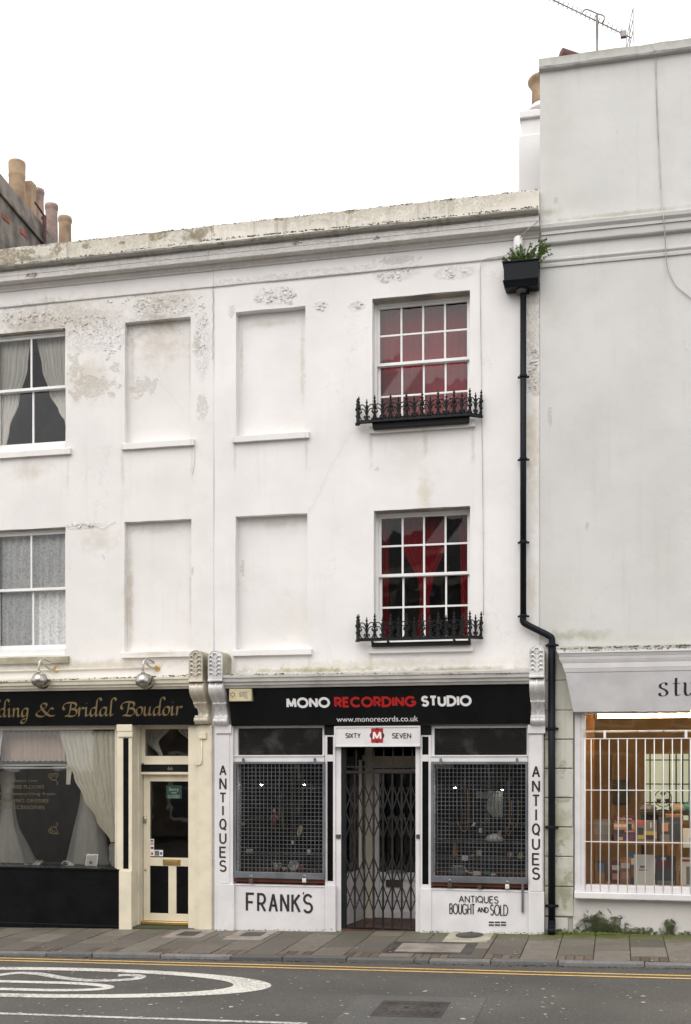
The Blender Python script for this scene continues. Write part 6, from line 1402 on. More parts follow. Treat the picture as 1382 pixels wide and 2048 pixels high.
def gown(px, Y, topy, rtop, rbot, mat, label, ph):
    x = PX(px, Y); zt_ = PZ(topy, px, Y); H = zt_-zf66
    pr = [(rtop, H), (rtop*1.15, H*.8), (rtop*1.7, H*.55), (rtop*1.7+(rbot-rtop*1.7)*.45, H*.3), (rtop*1.7+(rbot-rtop*1.7)*.75, H*.12), (rbot, .002)]
    pr = [(p.x, p.y) for p in spline(pr, 4)]
    o = thing('wedding_dress', label, 'dress', (x, Y, zf66), 'wedding dresses in the window')
    MB().lathe(pr, (x, Y, zf66), 56, 1, .5, cap=False, fold=lambda a_, i: .05*math.sin(9*a_+ph+i*.12)+.03*math.sin(17*a_+ph)).build('overskirt', mat, o, smooth=True)
    MB().lathe([(r*.72, z_) for r, z_ in pr], (x, Y, zf66), 48, 1, .5, cap=False, fold=lambda a_, i: .04*math.sin(11*a_+ph*2)).build('skirt', 'dress', o, smooth=True)
    MB().lathe([(rtop*.9, H), (rtop*.8, H+.12), (rtop*1.15, H+.32), (rtop*1.0, H+.42), (rtop*.4, H+.46)], (x, Y, zf66), 24, 1, .7).build('bodice', 'dress', o, smooth=True)
gown(15, .58, 1600, .11, .50, 'veil', 'white tulle wedding dress at the left of the bridal window', .4)
gown(178, .60, 1572, .12, .36, 'veil', 'white wedding dress behind the framed card in the bridal window', 2.0)
# ornament hand, fancy shoe and framed card on the sill
Yo = .17; xh_, zh_ = PX(133, Yo), zf66
def limb(mb, pts, rs): mb.tube(spline(pts, 4), [rs[0]+(rs[1]-rs[0])*i/(4*(len(pts)-1)) for i in range(4*(len(pts)-1)+1)], 8)
hm = MB(); H3 = lambda u, y, v: (xh_+u, Yo+y, zh_+v)
hm.tube(spline([H3(.125, .0, .012), H3(.085, .0, .045), H3(.03, .0, .075)], 5), [.018+.010*math.sin(math.pi*i/10) for i in range(11)], 10)
for k, (l, dy) in enumerate(((.085, -.022), (.10, -.007), (.095, .008), (.075, .022))):
    limb(hm, [H3(.03, dy, .082), H3(.0, dy*1.2, .095), H3(-.028-l*.2, dy*1.2, .08), H3(-.035-l*.35, dy*1.3, .045)], (.0095, .0065))
limb(hm, [H3(.07, -.02, .05), H3(.03, -.035, .03), H3(-.01, -.032, .028), H3(-.035, -.025, .035)], (.011, .007))
hd = solo(hm, 'ornament_hand', 'porcelain', 'white china hand ornament with bent fingers on the bridal window sill', 'ornament', smooth=True)
rm = hd.modifiers.new('join', 'REMESH'); rm.mode = 'VOXEL'; rm.voxel_size = .004; rm.use_smooth_shade = True
solo(MB().lathe([(.03, 0), (.036, .012), (.03, .026), (.012, .034)], (PX(118, Yo), Yo, zf66), 14, 1.4, .8), 'ring_box', 'porcelain', 'small white trinket beside the china hand', 'trinket', smooth=True)
so_ = thing('shoe', 'pale strappy shoe with feathery straps on the bridal window sill', 'shoe', (PX(64, Yo), Yo, zf66)); S3 = lambda px, v, y=0: (PX(px, Yo), Yo+y, zf66+v)
MB().tube(spline([S3(49, .03), S3(56, .016), S3(66, .016), S3(74, .028), S3(80, .042)], 5), [.018+.006*math.sin(i*.4) for i in range(21)], 8).build('sole', 'swag', so_, smooth=True)
for k in range(7): MB().tube(spline([S3(64+2*k, .03, -.02), S3(68+2.2*k, .055, 0), S3(72+2.4*k, .085+.01*(k % 3), .02)], 4), .004, 5).build('strap', 'porcelain', so_, smooth=True)
MB().tube([S3(79, .0), S3(79.5, .04)], .006, 6).build('heel', 'swag', so_)
fc = thing('framed_card', 'small silver framed white card standing on the bridal window sill', 'frame', (PX(180, Yo), Yo, zf66)); q = pxbox(169, 193, 1708, 1732, Yo)
def leanbox(mb, x0, x1, z0, z1, y, th, lean): return mb.hexa([(x0, y, z0), (x1, y, z0), (x1, y+th, z0), (x0, y+th, z0), (x0+.015, y+lean, z1), (x1+.015, y+lean, z1), (x1+.015, y+lean+th, z1), (x0+.015, y+lean+th, z1)])
leanbox(MB(), q[0], q[1], zf66, q[3], Yo, .012, .04).build('frame', 'chrome', fc, bevel=.002)
leanbox(MB(), q[0]+.012, q[1]-.012, zf66+.012, q[3]-.012, Yo-.002, .004, .04).build('card', 'paper', fc)
disc((q[0]+q[1])/2+.006, (zf66+q[3])/2-.02, .024, .024, Yo+.005-.009, 24).build('seal', 'gold', fc)
# door: notice and stickers on the glass
Yn2 = Y1_+.016
cs = thing('closed_sign', 'small dark green notice reading Sorry WE\'RE CLOSED on the cream door glass', 'sign', (xe(344), Yn2, ze(1598)))
MB().box(xe(329), xe(360.5), Yn2-.003, Yn2, ze(1598), ze(1571)).build('board', paint('dark_green_card', (.012, .035, .028), .6, .1, 0), cs, bevel=.002)
pgreen = paint('pale_green_print', (.30, .42, .33), .6, .05, 0)
for s_, p_, h_, wd_ in (('Sorry', 1578.5, .045, .15), ("WE'RE", 1586, .026, .08), ('CLOSED', 1593, .042, .18)): typed(s_, xe(344.5), ze(p_), h_, Yn2-.005, wd_).build('print', pgreen, cs)
for a, b, c, d, mt in ((330, 340, 1600, 1610, 'bluecer'), (339, 349, 1599.5, 1611, 'signred'), (350, 360, 1600, 1609, 'navy')):
    pass
stk = thing('card_stickers', 'strip of payment card stickers in the lower corner of the cream door glass', 'sticker', (xe(305), Yn2, ze(1714)))
for a, b, c, d, mt in ((297, 304.5, 1679, 1713.5, 'paper'), (304.8, 322.5, 1701, 1713.5, 'paper')): MB().box(xe(a), xe(b), Yn2-.002, Yn2, ze(d), ze(c)).build('sticker', mt, stk)
for a, b, c, d, mt in ((298, 303.6, 1681, 1685, 'bluecer'), (298, 303.6, 1687, 1690.5, 'amber'), (298, 303.6, 1695, 1699, 'maroon'), (299, 302.6, 1706, 1711, 'signred'), (306, 315, 1702.5, 1712.5, 'shadeglass'), (316.5, 321, 1705, 1710.5, 'bluecer')): MB().box(xe(a), xe(b), Yn2-.0035, Yn2-.0022, ze(d), ze(c)).build('print', mt, stk)
solo(drape(lerp_px([(0, 289), (.5, 296), (1, 318)], .45), lerp_px([(0, 340), (.5, 318), (1, 326)], .45), PZ(1458, 320, .45), PZ(1512, 320, .45), .45, 5, .02, 40, 10), 'curtain', 'cream_c', 'pale net curtain swept to the left in the fanlight over the cream door', 'curtain', smooth=True)
solo(drape(lerp_px([(0, 355), (.5, 380), (1, 376)], .45), lerp_px([(0, 398), (1, 398)], .45), PZ(1458, 380, .45), PZ(1512, 380, .45), .45, 4, .02, 40, 10), 'curtain', 'cream_c', 'pale net curtain swept to the right in the fanlight over the cream door', 'curtain', smooth=True)

# ---- antique shop
Yi = .32; zF = PZ(1741, 560, .3)
def P2(px, py, Y=Yi): return PX(px, Y), PZ(py, px, Y)
def card(px, py, w_, h_, label, mat='paper', Y=Yi, name='price_tag', cat='tag', hang=0, ang=0):
    x, z = P2(px, py, Y); wd, ht = w_/148, h_/148; mb = MB(); ca, sa = math.cos(ang), math.sin(ang)
    c = [(-wd/2, -ht/2), (wd/2, -ht/2), (wd/2, ht/2), (-wd/2, ht/2)]; c = [(u*ca-v*sa, u*sa+v*ca) for u, v in c]
    mb.hexa([(x+u, Y, z+v) for u, v in (c[0], c[1])]+[(x+u, Y+.004, z+v) for u, v in (c[1], c[0])]+[(x+u, Y+.01, z+v) for u, v in (c[3], c[2])]+[(x+u, Y+.014, z+v) for u, v in (c[2], c[3])])
    if hang: mb.tube([(x, Y+.008, z+ht/2-.002), (x, Y+.008, z+ht/2+hang)], .0012, 4)
    return solo(mb, name, mat, label, cat)
for (a, b, py, Y0, Y1x) in ((dl[0], dl[1], 1708, .22, .5), (dr[0], dr[1], 1716.5, .22, .5), (dr[0], dr[1], 1683, .26, .5)):
    MB().box(a+.02, b-.02, Y0, Y1x, PZ(py, 560 if a == dl[0] else 960, Y0)-.006, PZ(py, 560 if a == dl[0] else 960, Y0)).build('glass_shelf', 'shadeglass', h67)
zs1 = PZ(1708, 560, .22); zs2 = PZ(1716.5, 960, .22); zs3 = PZ(1683, 960, .26)
x, z = P2(587.5, 1728); r = .074; pl = thing('plate', 'blue and white patterned plate standing at the foot of the left antiques window', 'plate', (x, Yi, zF))
pm = MB(); pm.lathe([(r, .012), (r*.97, .016), (r*.6, .004), (.001, .004), (.001, 0), (r*.6, 0), (r, .008)], (0, 0, 0), 28); tl = Matrix.Rotation(R(78), 3, 'X'); pm.v = [tuple(tl @ Vector(v)+Vector((x, Yi, zF+r))) for v in pm.v]; pm.build('dish', 'porcelain', pl, smooth=True)
for k, mt in ((0, 'bluecer'), (1, 'bluecer'), (2, 'cardtan')):
    a0 = (.4, 2.6, 1.2)[k]; wm = MB(); n = 8; wm.add([(0, 0, .0175)]+[(r*.93*math.cos(a0+i*(.15 if k == 2 else .16)), r*.93*math.sin(a0+i*(.15 if k == 2 else .16)), .0195) for i in range(n)], [(0, i, i+1) for i in range(1, n)]); wm.v = [tuple(tl @ Vector(v)+Vector((x, Yi, zF+r))) for v in wm.v]; wm.build('glaze', mt, pl)
x, z = P2(604, 1735); m_ = MB(); m_.box(x-.045, x+.045, Yi-.03, Yi+.03, zF+.015, zF+.05).box(x-.026, x+.024, Yi-.026, Yi+.026, zF+.05, zF+.085)
cr = thing('toy_car', 'small red toy car beside the blue and white plate', 'toy', (x, Yi, zF)); m_.build('body', 'redtoy', cr, bevel=.012)
for s_ in (-.028, .028): w2 = MB(); w2.lathe([(.016, -.034), (.016, .034)], (0, 0, 0), 12); w2.v = [(x+s_+a_, Yi+c_, zF+.016+b_) for a_, b_, c_ in w2.v]; w2.build('wheel', 'darkprint', cr)
x, z = P2(553, 1729); jg = thing('jug', 'small pale green jug standing left of the blue and white plate', 'jug', (x, Yi, zF)); MB().lathe([(.028, 0), (.045, .03), (.048, .055), (.03, .085), (.034, .105), (.03, .105), (.026, .085)], (x, Yi, zF), 18).build('body', paint('celadon_glaze', (.42, .45, .36), .3, .2, 0), jg, smooth=True)
MB().tube(spline([(x+.032, Yi, zF+.095), (x+.062, Yi, zF+.10), (x+.065, Yi, zF+.06), (x+.042, Yi, zF+.04)], 5), .006, 6).build('handle', 'porcelain', jg, smooth=True)
MB().tube([(x-.03, Yi, zF+.09), (x-.055, Yi, zF+.115)], [.014, .006], 8).build('spout', 'porcelain', jg, smooth=True)
x, z = P2(569, 1733); solo(MB().lathe([(.022, 0), (.038, .03), (.042, .045), (.036, .045), (.02, .012)], (x, Yi, zF), 16), 'bowl', 'porcelain', 'small pale bowl between the jug and the plate', 'bowl', smooth=True)
x, z = P2(599, 1662); m_ = MB(); n = 20; ca, sa = math.cos(-.28), math.sin(-.28); el = [(.033*(1+.12*math.sin(t*2*math.pi/n))*math.cos(t*2*math.pi/n), .083*math.sin(t*2*math.pi/n)) for t in range(n)]
m_.prism([(x+u*ca-v*sa, z+u*sa+v*ca) for u, v in el], Yi, Yi+.012).tube([(x+.02, Yi+.006, z+.07), (x+.03, Yi+.006, dl[3])], .0012, 4); solo(m_, 'shoe_last', 'cardtan', 'beige wooden sole shape hanging in the left antiques window', 'ornament')
card(585, 1685, 4, 9, 'narrow white tag hanging below the beige sole shape', hang=1.1); card(486, 1648, 6, 7, 'small white tag hanging near the left frame of the left antiques window', hang=.8)
card(498.5, 1701.5, 15, 8, 'wide white label with a dark mark on the glass shelf of the left antiques window', name='shelf_label', cat='label'); card(617, 1703, 7, 8, 'pale small card on the right of the glass shelf in the left antiques window', name='shelf_card', cat='card')
x, z = P2(563, 1621); solo(MB().lathe([(.028, 0), (.028, .10), (.024, .12), (.010, .15), (.010, .19), (.013, .19)], (x, .4, zs1+.35), 14).box(x-.14, x+.10, .34, .48, zs1+.335, zs1+.349), 'bottle', paint('green_bottle', (.12, .13, .06), .25, .2, 0), 'slim olive bottle on a small shelf in the left antiques window', 'bottle', smooth=False)
x, z = P2(545, 1640); fg = thing('doll', 'small doll in dark red standing at the back of the left antiques window', 'doll', (x, .4, zs1+.349)); zd0 = zs1+.35
MB().lathe([(.055, 0), (.045, .08), (.028, .15), (.032, .19), (.012, .215)], (x, .41, zd0), 14).build('dress', 'maroon', fg, smooth=True); MB().lathe([(.002, .205), (.022, .225), (.025, .245), (.016, .27), (.002, .275)], (x, .41, zd0), 12).build('head', 'skintone', fg, smooth=True)
m_ = MB()
for s_ in (-1, 1): m_ = MB().tube([(x+s_*.028, .41, zd0+.185), (x+s_*.055, .40, zd0+.12)], .010, 6); m_.build('arm', 'skintone', fg, smooth=True)
x, z = P2(548, 1740); m_ = MB(); m_.box(x-.55, x+.6, .40, .46, zF, zF+.03); solo(m_, 'wooden_strip', 'woodred', 'red brown wooden strip along the floor of the left antiques window', 'strip', bevel=.004)
def pendant(px, py, label, Y=.5):
    x, z = P2(px, py, Y); o = thing('spot_lamp', label, 'lamp', (x, Y, z), 'small lit spot lamps in the antiques windows')
    MB().tube([(x, Y, z+.03), (x, Y, PZ(1375)-.13)], .003, 5).build('flex', 'darkprint', o); MB().lathe([(.022, .0), (.016, .03), (.006, .045)], (x, Y, z), 12, cap=False).build('shade', 'chrome', o, smooth=True)
    MB().lathe([(.002, -.010), (.015, -.006), (.018, .001), (.010, .008)], (x, Y, z), 12).build('bulb', 'bulb', o, smooth=True)
pendant(523, 1569.5, 'tiny lit spot lamp at the left behind the left mesh grille'); pendant(608.5, 1569, 'tiny lit spot lamp at the right behind the left mesh grille')
pendant(910.5, 1575, 'tiny lit spot lamp at the left behind the right mesh grille'); pendant(1004.5, 1579, 'tiny lit spot lamp at the right behind the right mesh grille')
zR = PZ(1750, 960, .25)
solo(drape(lerp_px([(0, 978), (.7, 973), (1, 985)], .6), lerp_px([(0, 1006), (1, 1006)], .6), PZ(1582, 990, .6), PZ(1634, 990, .6), .6, 5, .02, 30, 10), 'hanging_blouse', cloth('dim_grey_linen', (.26, .28, .27), .2), 'pale grey blouse hanging at the back of the right antiques window', 'blouse', smooth=True)
solo(drape(lerp_px([(0, 952), (1, 952)], .65), lerp_px([(0, 977), (1, 977)], .65), PZ(1583, 960, .65), PZ(1597, 960, .65), .65, 3, .015, 20, 5), 'hanging_cloth', cloth('dim_linen', (.22, .23, .22), .2), 'small pale folded cloth beside the hanging blouse', 'cloth', smooth=True)
def necklace(pix, label, r=.007):
    pts = spline([(PX(a_, Yi), Yi, PZ(b_, a_, Yi)) for a_, b_ in pix], 5); o = solo(MB().tube(pts, r, 6), 'necklace', 'amber', label, 'necklace', smooth=True)
necklace([(914, 1580), (914, 1633), (918, 1650), (924, 1661), (931, 1662), (935, 1653), (936, 1634), (935, 1580)], 'amber bead necklace hanging in a deep loop at the left of the right antiques window', .006)
necklace([(1024, 1600), (1021, 1643), (1015, 1656), (1014, 1667), (1019, 1669), (1024, 1660), (1036, 1643), (1037, 1600)], 'amber bead necklace with a narrow pointed loop near the right antiques frame', .006)
card(947, 1649, 5, 8, 'small white tag hanging tilted between the necklaces', hang=.5, ang=-.5); card(961, 1661, 6, 8, 'upright white tag hanging between the necklaces', hang=.55)
card(957.7, 1706, 11, 12, 'square tan card on the glass shelf of the right antiques window', 'cardtan', name='shelf_card', cat='card'); card(945, 1711, 7, 6, 'small grey card leaning beside the square tan card', 'greycard', name='shelf_card', cat='card'); card(929.5, 1716, 12, 10, 'white double price card at the front of the right antiques window', name='price_card', cat='card', Y=.2)
x, z = P2(910, 1700); fg = thing('figurine', 'tall orange figurine on the glass shelf of the right antiques window', 'figurine', (x, Yi, zs2)); MB().lathe([(.042, 0), (.038, .05), (.022, .11), (.026, .14), (.012, .16), (.018, .18), (.016, .2), (.004, .23)], (x, Yi, zs2), 14).build('figure', 'amber', fg, smooth=True)
x, z = P2(1021, 1706); solo(MB().lathe([(.02, 0), (.045, .03), (.04, .065), (.02, .085), (.002, .09)], (x, Yi, zs2), 12, fold=lambda a_, i: .15*math.sin(5*a_+i)), 'shell', paint('pink_shell', (.48, .33, .29), .5, .15, .2, 40), 'pinkish shell on the glass shelf near the right antiques frame', 'shell', smooth=True)
x, z = P2(1041, 1711); solo(MB().box(x-.035, x+.035, Yi, Yi+.05, zs2, zs2+.06).box(x-.025, x+.025, Yi+.005, Yi+.045, zs2+.061, zs2+.075), 'trinket_box', 'cardtan', 'small tan trinket box at the end of the glass shelf', 'box', bevel=.008)
x, z = P2(988, 1674); solo(MB().lathe([(.11, 0), (.12, .02), (.10, .06), (.06, .09), (.01, .1)], (x, .4, zs3), 20, 1, .6, fold=lambda a_, i: .1*math.sin(7*a_+i*2)), 'lace_heap', 'lace', 'heap of grey lace on the upper shelf of the right antiques window', 'lace', smooth=True)
x, z = P2(999, 1662); solo(MB().lathe([(.02, 0), (.024, .02), (.024, .05), (.012, .06)], (x, .36, zs3+.085), 12), 'small_pot', 'cardtan', 'little brown pot on top of the lace heap', 'pot', smooth=True)
x, z = P2(918, 1745); cb = thing('cash_tin', 'grey metal cash tin on the floor of the right antiques window', 'tin', (x, .2, zR)); MB().box(x-.09, x+.09, .16, .28, zR, zR+.085).build('tin', 'galv', cb, bevel=.008); MB().box(x-.095, x+.095, .155, .285, zR+.086, zR+.10).build('lid', 'galv', cb, bevel=.005)
solo(MB().lathe([(.02, 0), (.07, .01), (.085, .022), (.078, .022), (.02, .008)], (x, .22, zR+.101), 18, 1, .6), 'dish', 'porcelain', 'shallow pink and white dish on top of the grey cash tin', 'dish', smooth=True)
x, z = P2(948, 1742); solo(MB().tube(spline([(x-.12, .26, zR+.10), (x-.09, .22, zR+.05), (x-.02, .2, zR+.03), (x+.03, .22, zR+.045), (x+.09, .24, zR+.035)], 5), .011, 6).box(x-.0, x+.10, .2, .25, zR, zR+.035), 'bead_string', 'porcelain', 'string of white beads trailing over a pale box beside the cash tin', 'beads', smooth=False)
x, z = P2(975, 1744); solo(MB().lathe([(.04, 0), (.046, .02), (.03, .045), (.004, .055)], (x, .22, zR), 16, 1.1, .8), 'teal_pot', 'teal', 'small teal glazed pot on the floor of the right antiques window', 'pot', smooth=True)
x, z = P2(988, 1746); solo(MB().lathe([(.026, 0), (.03, .012), (.02, .03), (.003, .034)], (x, .22, zR), 12, 1.3, .8), 'white_pot', 'porcelain', 'little white lidded pot beside the teal pot', 'pot', smooth=True)
solo(MB().box(dr[0]+.04, dr[1]-.04, .36, .42, zR, zR+.05), 'wooden_strip', 'woodred', 'red brown wooden strip along the floor of the right antiques window', 'strip', bevel=.004)

# ---- studio
YB_ = .36; zsh = PZ(1684, 1270, .22)
tb = thing('pine_shelf', 'pine shelf carrying books behind the white window bars', 'shelf', (PX(1260, YB_), YB_, zf+.12))
MB().box(PX(1172, .25), PX(1356, .25), .22, .52, zsh-.035, zsh).build('plank', 'pine', tb, bevel=.004)
for p in (1353, 1190): MB().box(PX(p, .24), PX(p+5, .24), .24, .30, zf+.12, zsh-.036).build('leg', 'pine', tb, bevel=.003)
def book(a, b, t, base, Y, label, cover_, prints=(), lean=.06):
    x0, x1 = PX(a, Y), PX(b, Y); zt_ = PZ(t, (a+b)/2, Y); o = thing('book', label, 'book', ((x0+x1)/2, Y, base), 'books in the studio window')
    def lb(mb, u0, u1, v0, v1, off, th):
        X0, X1 = x0+(x1-x0)*u0, x0+(x1-x0)*u1; A, B = base+(zt_-base)*v0, base+(zt_-base)*v1; ya, yb2 = Y+off+lean*v0, Y+off+lean*v1
        return mb.hexa([(X0, ya, A), (X1, ya, A), (X1, ya+th, A), (X0, ya+th, A), (X0, yb2, B), (X1, yb2, B), (X1, yb2+th, B), (X0, yb2+th, B)])
    lb(MB(), 0, 1, 0, 1, 0, .02).build('cover', cover_, o, bevel=.002)
    for k, (u0, u1, v0, v1, mt) in enumerate(prints):
        if isinstance(mt, tuple): typed(mt[0], x0+(x1-x0)*(u0+u1)/2, base+(zt_-base)*(v0+v1)/2, (zt_-base)*(v1-v0), 0, (x1-x0)*(u1-u0), lambda x_, z_: Y+lean*(z_-base)/(zt_-base)-.006).build('title', mt[1], o)
        else: lb(MB(), u0, u1, v0, v1, -.002-.0006*k, .0015).build('print', mt, o)
book(1184, 1221, 1639, zsh, .40, 'blank silvery grey book at the left of the pine shelf', 'greycard', ((0, 1, 0, .3, 'galv'),))
book(1228, 1270, 1632, zsh, .36, 'book titled Toskana with a pink sunset cover', 'maroon', ((0, 1, .45, .72, 'skintone'), (.0, .9, .55, .66, 'valance'), (.0, .5, .3, .45, 'darkprint'), (.65, .85, .42, .68, 'darkprint'), (0, 1, .0, .3, 'purple'), (.5, 1, .36, .42, 'skintone'), (.2, .42, .04, .16, 'yellow'), (.12, .85, .84, .96, ('Toskana', 'paper')), (.06, .96, .73, .83, ('Insiderbuch', 'yellow'))))
book(1273, 1314, 1641, zsh, .37, 'grey landscape book with a red block and a yellow field on the cover', 'greycard', ((.0, .5, .78, .98, 'redtoy'), (.05, .98, .12, .48, 'yellow'), (.05, .35, .3, .65, 'darkprint'), (.4, .9, .1, .3, 'darkprint'), (.68, .74, .65, .9, 'paper')))
book(1317, 1361, 1635, zsh, .38, 'dark book with a pale hand on the cover at the right of the pine shelf', 'darkprint', ((.15, .45, .42, .78, 'skintone'), (.12, .5, .0, .3, 'greycard')))
book(1366, 1398, 1657, zsh-.07, .32, 'white book facing out at the right edge of the studio window', 'paper', ((.4, .75, .2, .5, 'bluecer'),))
zb6 = zf+.122
book(1268, 1308, 1710, zb6, .24, 'cream book standing on the studio window floor', 'paper', ((.3, .6, .58, .66, 'greycard'), (.25, .65, .5, .54, 'greycard')))
book(1312, 1352, 1712, zb6, .26, 'black book with a dark red flower on its cover', 'darkprint', ((.08, .72, .6, .88, 'maroon'), (.3, .5, .86, .95, 'paper'), (.05, .95, .0, .2, 'greycard')))
book(1361, 1400, 1716, zb6, .28, 'white magazine with red heading on the studio window floor', 'paper', ((.1, .9, .86, .94, 'redtoy'), (.3, .9, .1, .7, 'greycard')))
for a, b, label, mt in ((1270, 1318, 'flat white book lying in front of the cream book', 'paper'), (1320, 1375, 'flat grey book lying in front of the black flower book', 'greycard'), (1188, 1232, 'flat pale book lying at the left of the studio window floor', 'cardtan'), (1232, 1268, 'thin flat book between the pale and the white flat books', 'greycard')):
    m_ = MB().box(PX(a, .15), PX(b, .15), .14, .22, zb6, zb6+.03); solo(m_, 'book', mt, label, 'book', 'books in the studio window', bevel=.004)
book(1178, 1212, 1722, zb6, .30, 'dim blue and yellow picture book in the lower left of the studio window', 'darkprint', ((.1, .9, .1, .5, 'amber'), (.3, .9, .5, .9, 'bluecer')))
for i, (a, b, t_, Y_, cm, lab) in enumerate(((1222, 1240, 1722, .5, 'maroon', 'dark red book spine behind the flat books'), (1240, 1262, 1716, .52, 'amber', 'orange book standing behind the cream book'), (1256, 1270, 1704, .56, 'bluecer', 'blue book partly hidden by the cream book'), (1306, 1316, 1718, .5, 'paper', 'narrow white booklet between the cream and the black book'), (1350, 1362, 1722, .5, 'yellow', 'yellow booklet right of the black flower book'))):
    book(a, b, t_, zb6, Y_, lab, cm, ((.1, .9, .6, .8, 'paper'), (.15, .85, .2, .45, 'skintone')))
for i in range(9):
    mt = ('paper', 'cardtan', 'maroon', 'bluecer', 'greycard', 'amber', 'paper', 'teal', 'cardtan')[i]; lab = ('white', 'tan', 'dark red', 'blue', 'grey', 'amber', 'cream', 'teal', 'light brown')[i]
    x = PX(1278+11*i, .75); solo(MB().box(x, x+.07, .72, .80, zf+.12, zf+.12+.13+.10*((i*5) % 4)/3), 'carton', mt, lab+' small carton in the row of goods behind the studio books', 'carton', 'goods behind the studio books', bevel=.004)
for i in range(8):
    mt = ('amber', 'paper', 'darkprint', 'teal', 'maroon', 'cardtan', 'bluecer', 'greycard')[i]; lab = ('amber', 'white', 'black', 'teal', 'dark red', 'tan', 'blue', 'grey')[i]
    x = PX(1186+21*i, .48); solo(MB().lathe([(.03, 0), (.034, .03), (.026, .07), (.012, .085), (.014, .11+.02*(i % 3)), (.004, .12+.02*(i % 3))], (x, .46, zsh), 12), 'ornament', mt, lab+' small ornament standing behind the books on the pine shelf', 'ornament', 'ornaments on the pine shelf', smooth=True)
Yf = 1.5; tz = PZ(1622, 1340, Yf); tb = thing('table', 'dark table with clutter at the back of the studio', 'table', (PX(1345, Yf), Yf, .06))
MB().box(PX(1280, Yf), PX(1440, Yf), Yf-.25, Yf+.4, tz-.05, tz).build('top', 'darkwood', tb, bevel=.005)
for p in (1283, 1432):
    for yy_ in (Yf-.2, Yf+.35): MB().box(PX(p, Yf), PX(p, Yf)+.05, yy_-.025, yy_+.025, .06, tz-.051).build('leg', 'darkwood', tb)
MB().box(PX(1282, Yf), PX(1345, Yf), Yf-.2, Yf+.3, PZ(1672, 1310, Yf), tz-.051).build('drawer_box', 'darkwood', tb)
fx_, fz_ = PX(1326, Yf-.1), PZ(1597, 1326, Yf-.1); fn = thing('desk_fan', 'small desk fan with wire cage at the back of the studio', 'fan', (fx_, Yf-.1, tz))
def ring(mb, r, y, n=28, t=.004): return mb.tube([(fx_+r*math.cos(k*2*math.pi/n), y, fz_+r*math.sin(k*2*math.pi/n)) for k in range(n+1)], t, 5)
rf = .115; cg = MB(); ring(cg, rf, Yf-.1, t=.007)
for k in range(14): a_ = k*math.pi/7; cg.tube([(fx_+.02*math.cos(a_), Yf-.145, fz_+.02*math.sin(a_)), (fx_+rf*.6*math.cos(a_), Yf-.14, fz_+rf*.6*math.sin(a_)), (fx_+rf*math.cos(a_), Yf-.1, fz_+rf*math.sin(a_))], .0015, 4)
cg.build('cage', 'darkwood', fn)
for k in range(3):
    a_ = k*2*math.pi/3+math.pi/2; P = [(fx_+.02*math.cos(a_), fz_+.02*math.sin(a_)), (fx_+.09*math.cos(a_-.6), fz_+.09*math.sin(a_-.45)), (fx_+.1*math.cos(a_), fz_+.1*math.sin(a_)), (fx_+.085*math.cos(a_+.5), fz_+.085*math.sin(a_+.5))]
    MB().prism(P, Yf-.105, Yf-.10).build('blade', 'darkwood', fn)
MB().lathe([(.07, 0), (.06, .02), (.015, .03), (.012, fz_-tz-rf)], (fx_, Yf-.08, tz), 14).build('stand', 'darkwood', fn, smooth=True)
for px, wpx, hpx, mt, label in ((1297, 26, 16, 'greycard', 'crumpled grey bundle left of the desk fan'), (1358, 28, 18, 'cardtan', 'pale brown bundle right of the desk fan'), (1376, 20, 22, 'teal', 'bright blue green bundle at the far right of the studio table')):
    x = PX(px, Yf); solo(MB().lathe([(wpx/250, 0), (wpx/230, hpx/400), (wpx/330, hpx/210), (.01, hpx/170)], (x, Yf+.05, tz), 14, 1, .7, fold=lambda a_, i: .16*math.sin(5*a_+i+px)), 'bundle', mt, label, 'bundle', smooth=True)
x = PX(1345, .9); solo(MB().box(PX(1330, .9), PX(1366, .9), .8, 1.0, PZ(1638, 1345, .9)-.1, PZ(1628, 1345, .9)).box(PX(1334, .9), PX(1340, .9), .82, .98, zf-.2, PZ(1638, 1345, .9)-.1).box(PX(1356, .9), PX(1362, .9), .82, .98, zf-.2, PZ(1638, 1345, .9)-.1), 'stool', 'pine', 'pine stool top behind the books in the studio window', 'stool', bevel=.006)
solo(MB().box(PX(1226, YI-.07), PX(1258, YI-.07), YI-.07, YI-.062, PZ(1607, 1240, YI), PZ(1562, 1240, YI)), 'wall_picture', 'darkprint', 'dark framed picture on the tan wall of the studio', 'picture', bevel=.004)
Ytb = .25; tl_ = thing('strip_light', 'lit fluorescent strip light along the top of the studio window', 'lamp', (PX(1300, Ytb), Ytb, PZ(1440, 1300, Ytb)))
zt_ = PZ(1432.5, 1260, Ytb); xa, xb = PX(1193, Ytb), PX(1193, Ytb)+1.75
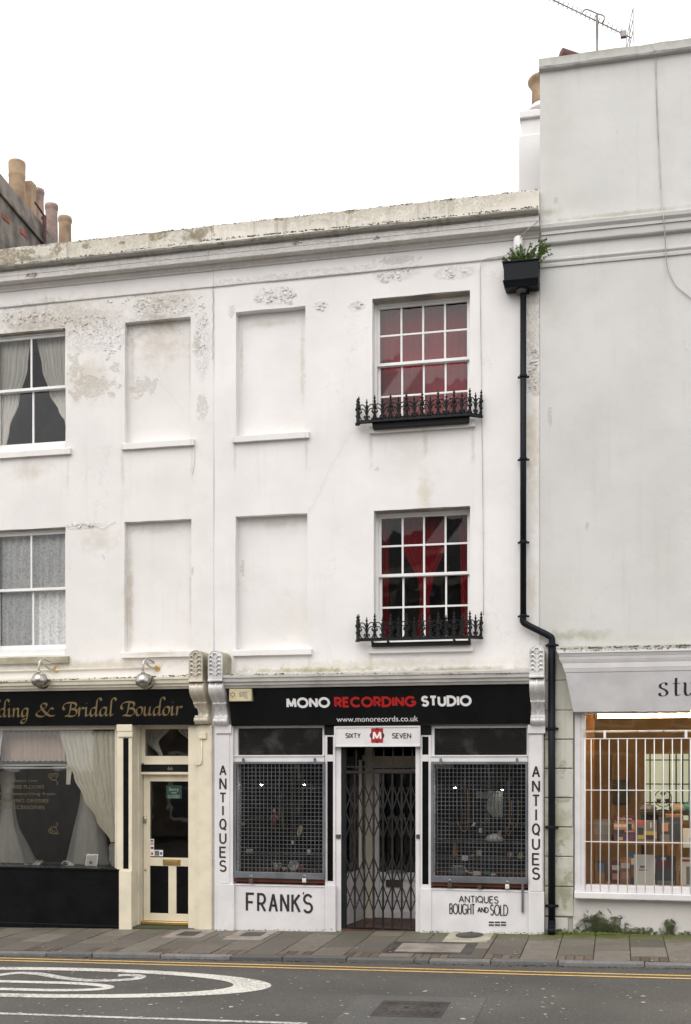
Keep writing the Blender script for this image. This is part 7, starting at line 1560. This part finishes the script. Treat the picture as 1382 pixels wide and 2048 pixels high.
MB().tube([(xa+.02, Ytb, zt_), (xb-.02, Ytb, zt_)], .019, 12).build('tube', 'tube', tl_, smooth=True)
MB().box(xa-.01, xb+.01, Ytb+.03, Ytb+.10, zt_+.03, zt_+.10).build('batten', 'tan', tl_, bevel=.006)
for x in (xa, xb): MB().box(x-.015, x+.02, Ytb-.025, Ytb+.05, zt_-.04, zt_+.03).build('end_cap', 'tan', tl_, bevel=.004)

# ================================================================== the other side of the street, seen mirrored in the glass
def opposite(x0, x1, h, wallm, label, nwin):
    Y = -23.5; o = thing('opposite_house', label, 'house', ((x0+x1)/2, Y, -.2), 'houses across the street')
    MB().box(x0, x1, Y-7, Y, -.3, h).build('wall', wallm, o); MB().box(x0-.05, x1+.05, Y-.1, Y+.25, h-.35, h-.1).build('cornice', 'creamdull', o)
    MB().hexa([(x0, Y-7, h), (x1, Y-7, h), (x1, Y-.2, h), (x0, Y-.2, h), (x0, Y-3.6, h+1.9), (x1, Y-3.6, h+1.9), (x1, Y-3.5, h+1.9), (x0, Y-3.5, h+1.9)]).build('roof', 'slate', o)
    for i in range(nwin):
        for z in (.4, 3.6, 6.6):
            c = x0+(x1-x0)*(i+.5)/nwin; w_ = .55 if z > 1 else .85; hh = 1.7 if z > 1 else 2.2
            wn = MB().box(c-w_-.08, c+w_+.08, Y+.002, Y+.05, z-.08, z+hh+.08).build('window', 'creamdull', o)
            for s_ in (-1, 1):
                for k in (0, 1): MB().box(c+(0 if s_ > 0 else -w_)+.02, c+(w_ if s_ > 0 else 0)-.02, Y+.052, Y+.056, z+hh/2*k+.02, z+hh/2*(k+1)-.02).build('pane', 'darkprint', wn)
opposite(-13, -5.6, 8.4, 'brown_brick', 'brown brick house across the street mirrored in the left shop glass', 3)
opposite(-5.55, 1.6, 9.0, 'stack', 'grey rendered house across the street mirrored in the middle windows', 3)
opposite(1.65, 9.0, 8.2, 'brown_brick', 'brown brick house straight behind the viewer across the street', 3)
opposite(9.05, 17, 8.8, 'tan', 'tan house across the street beyond the viewer\'s right', 3)
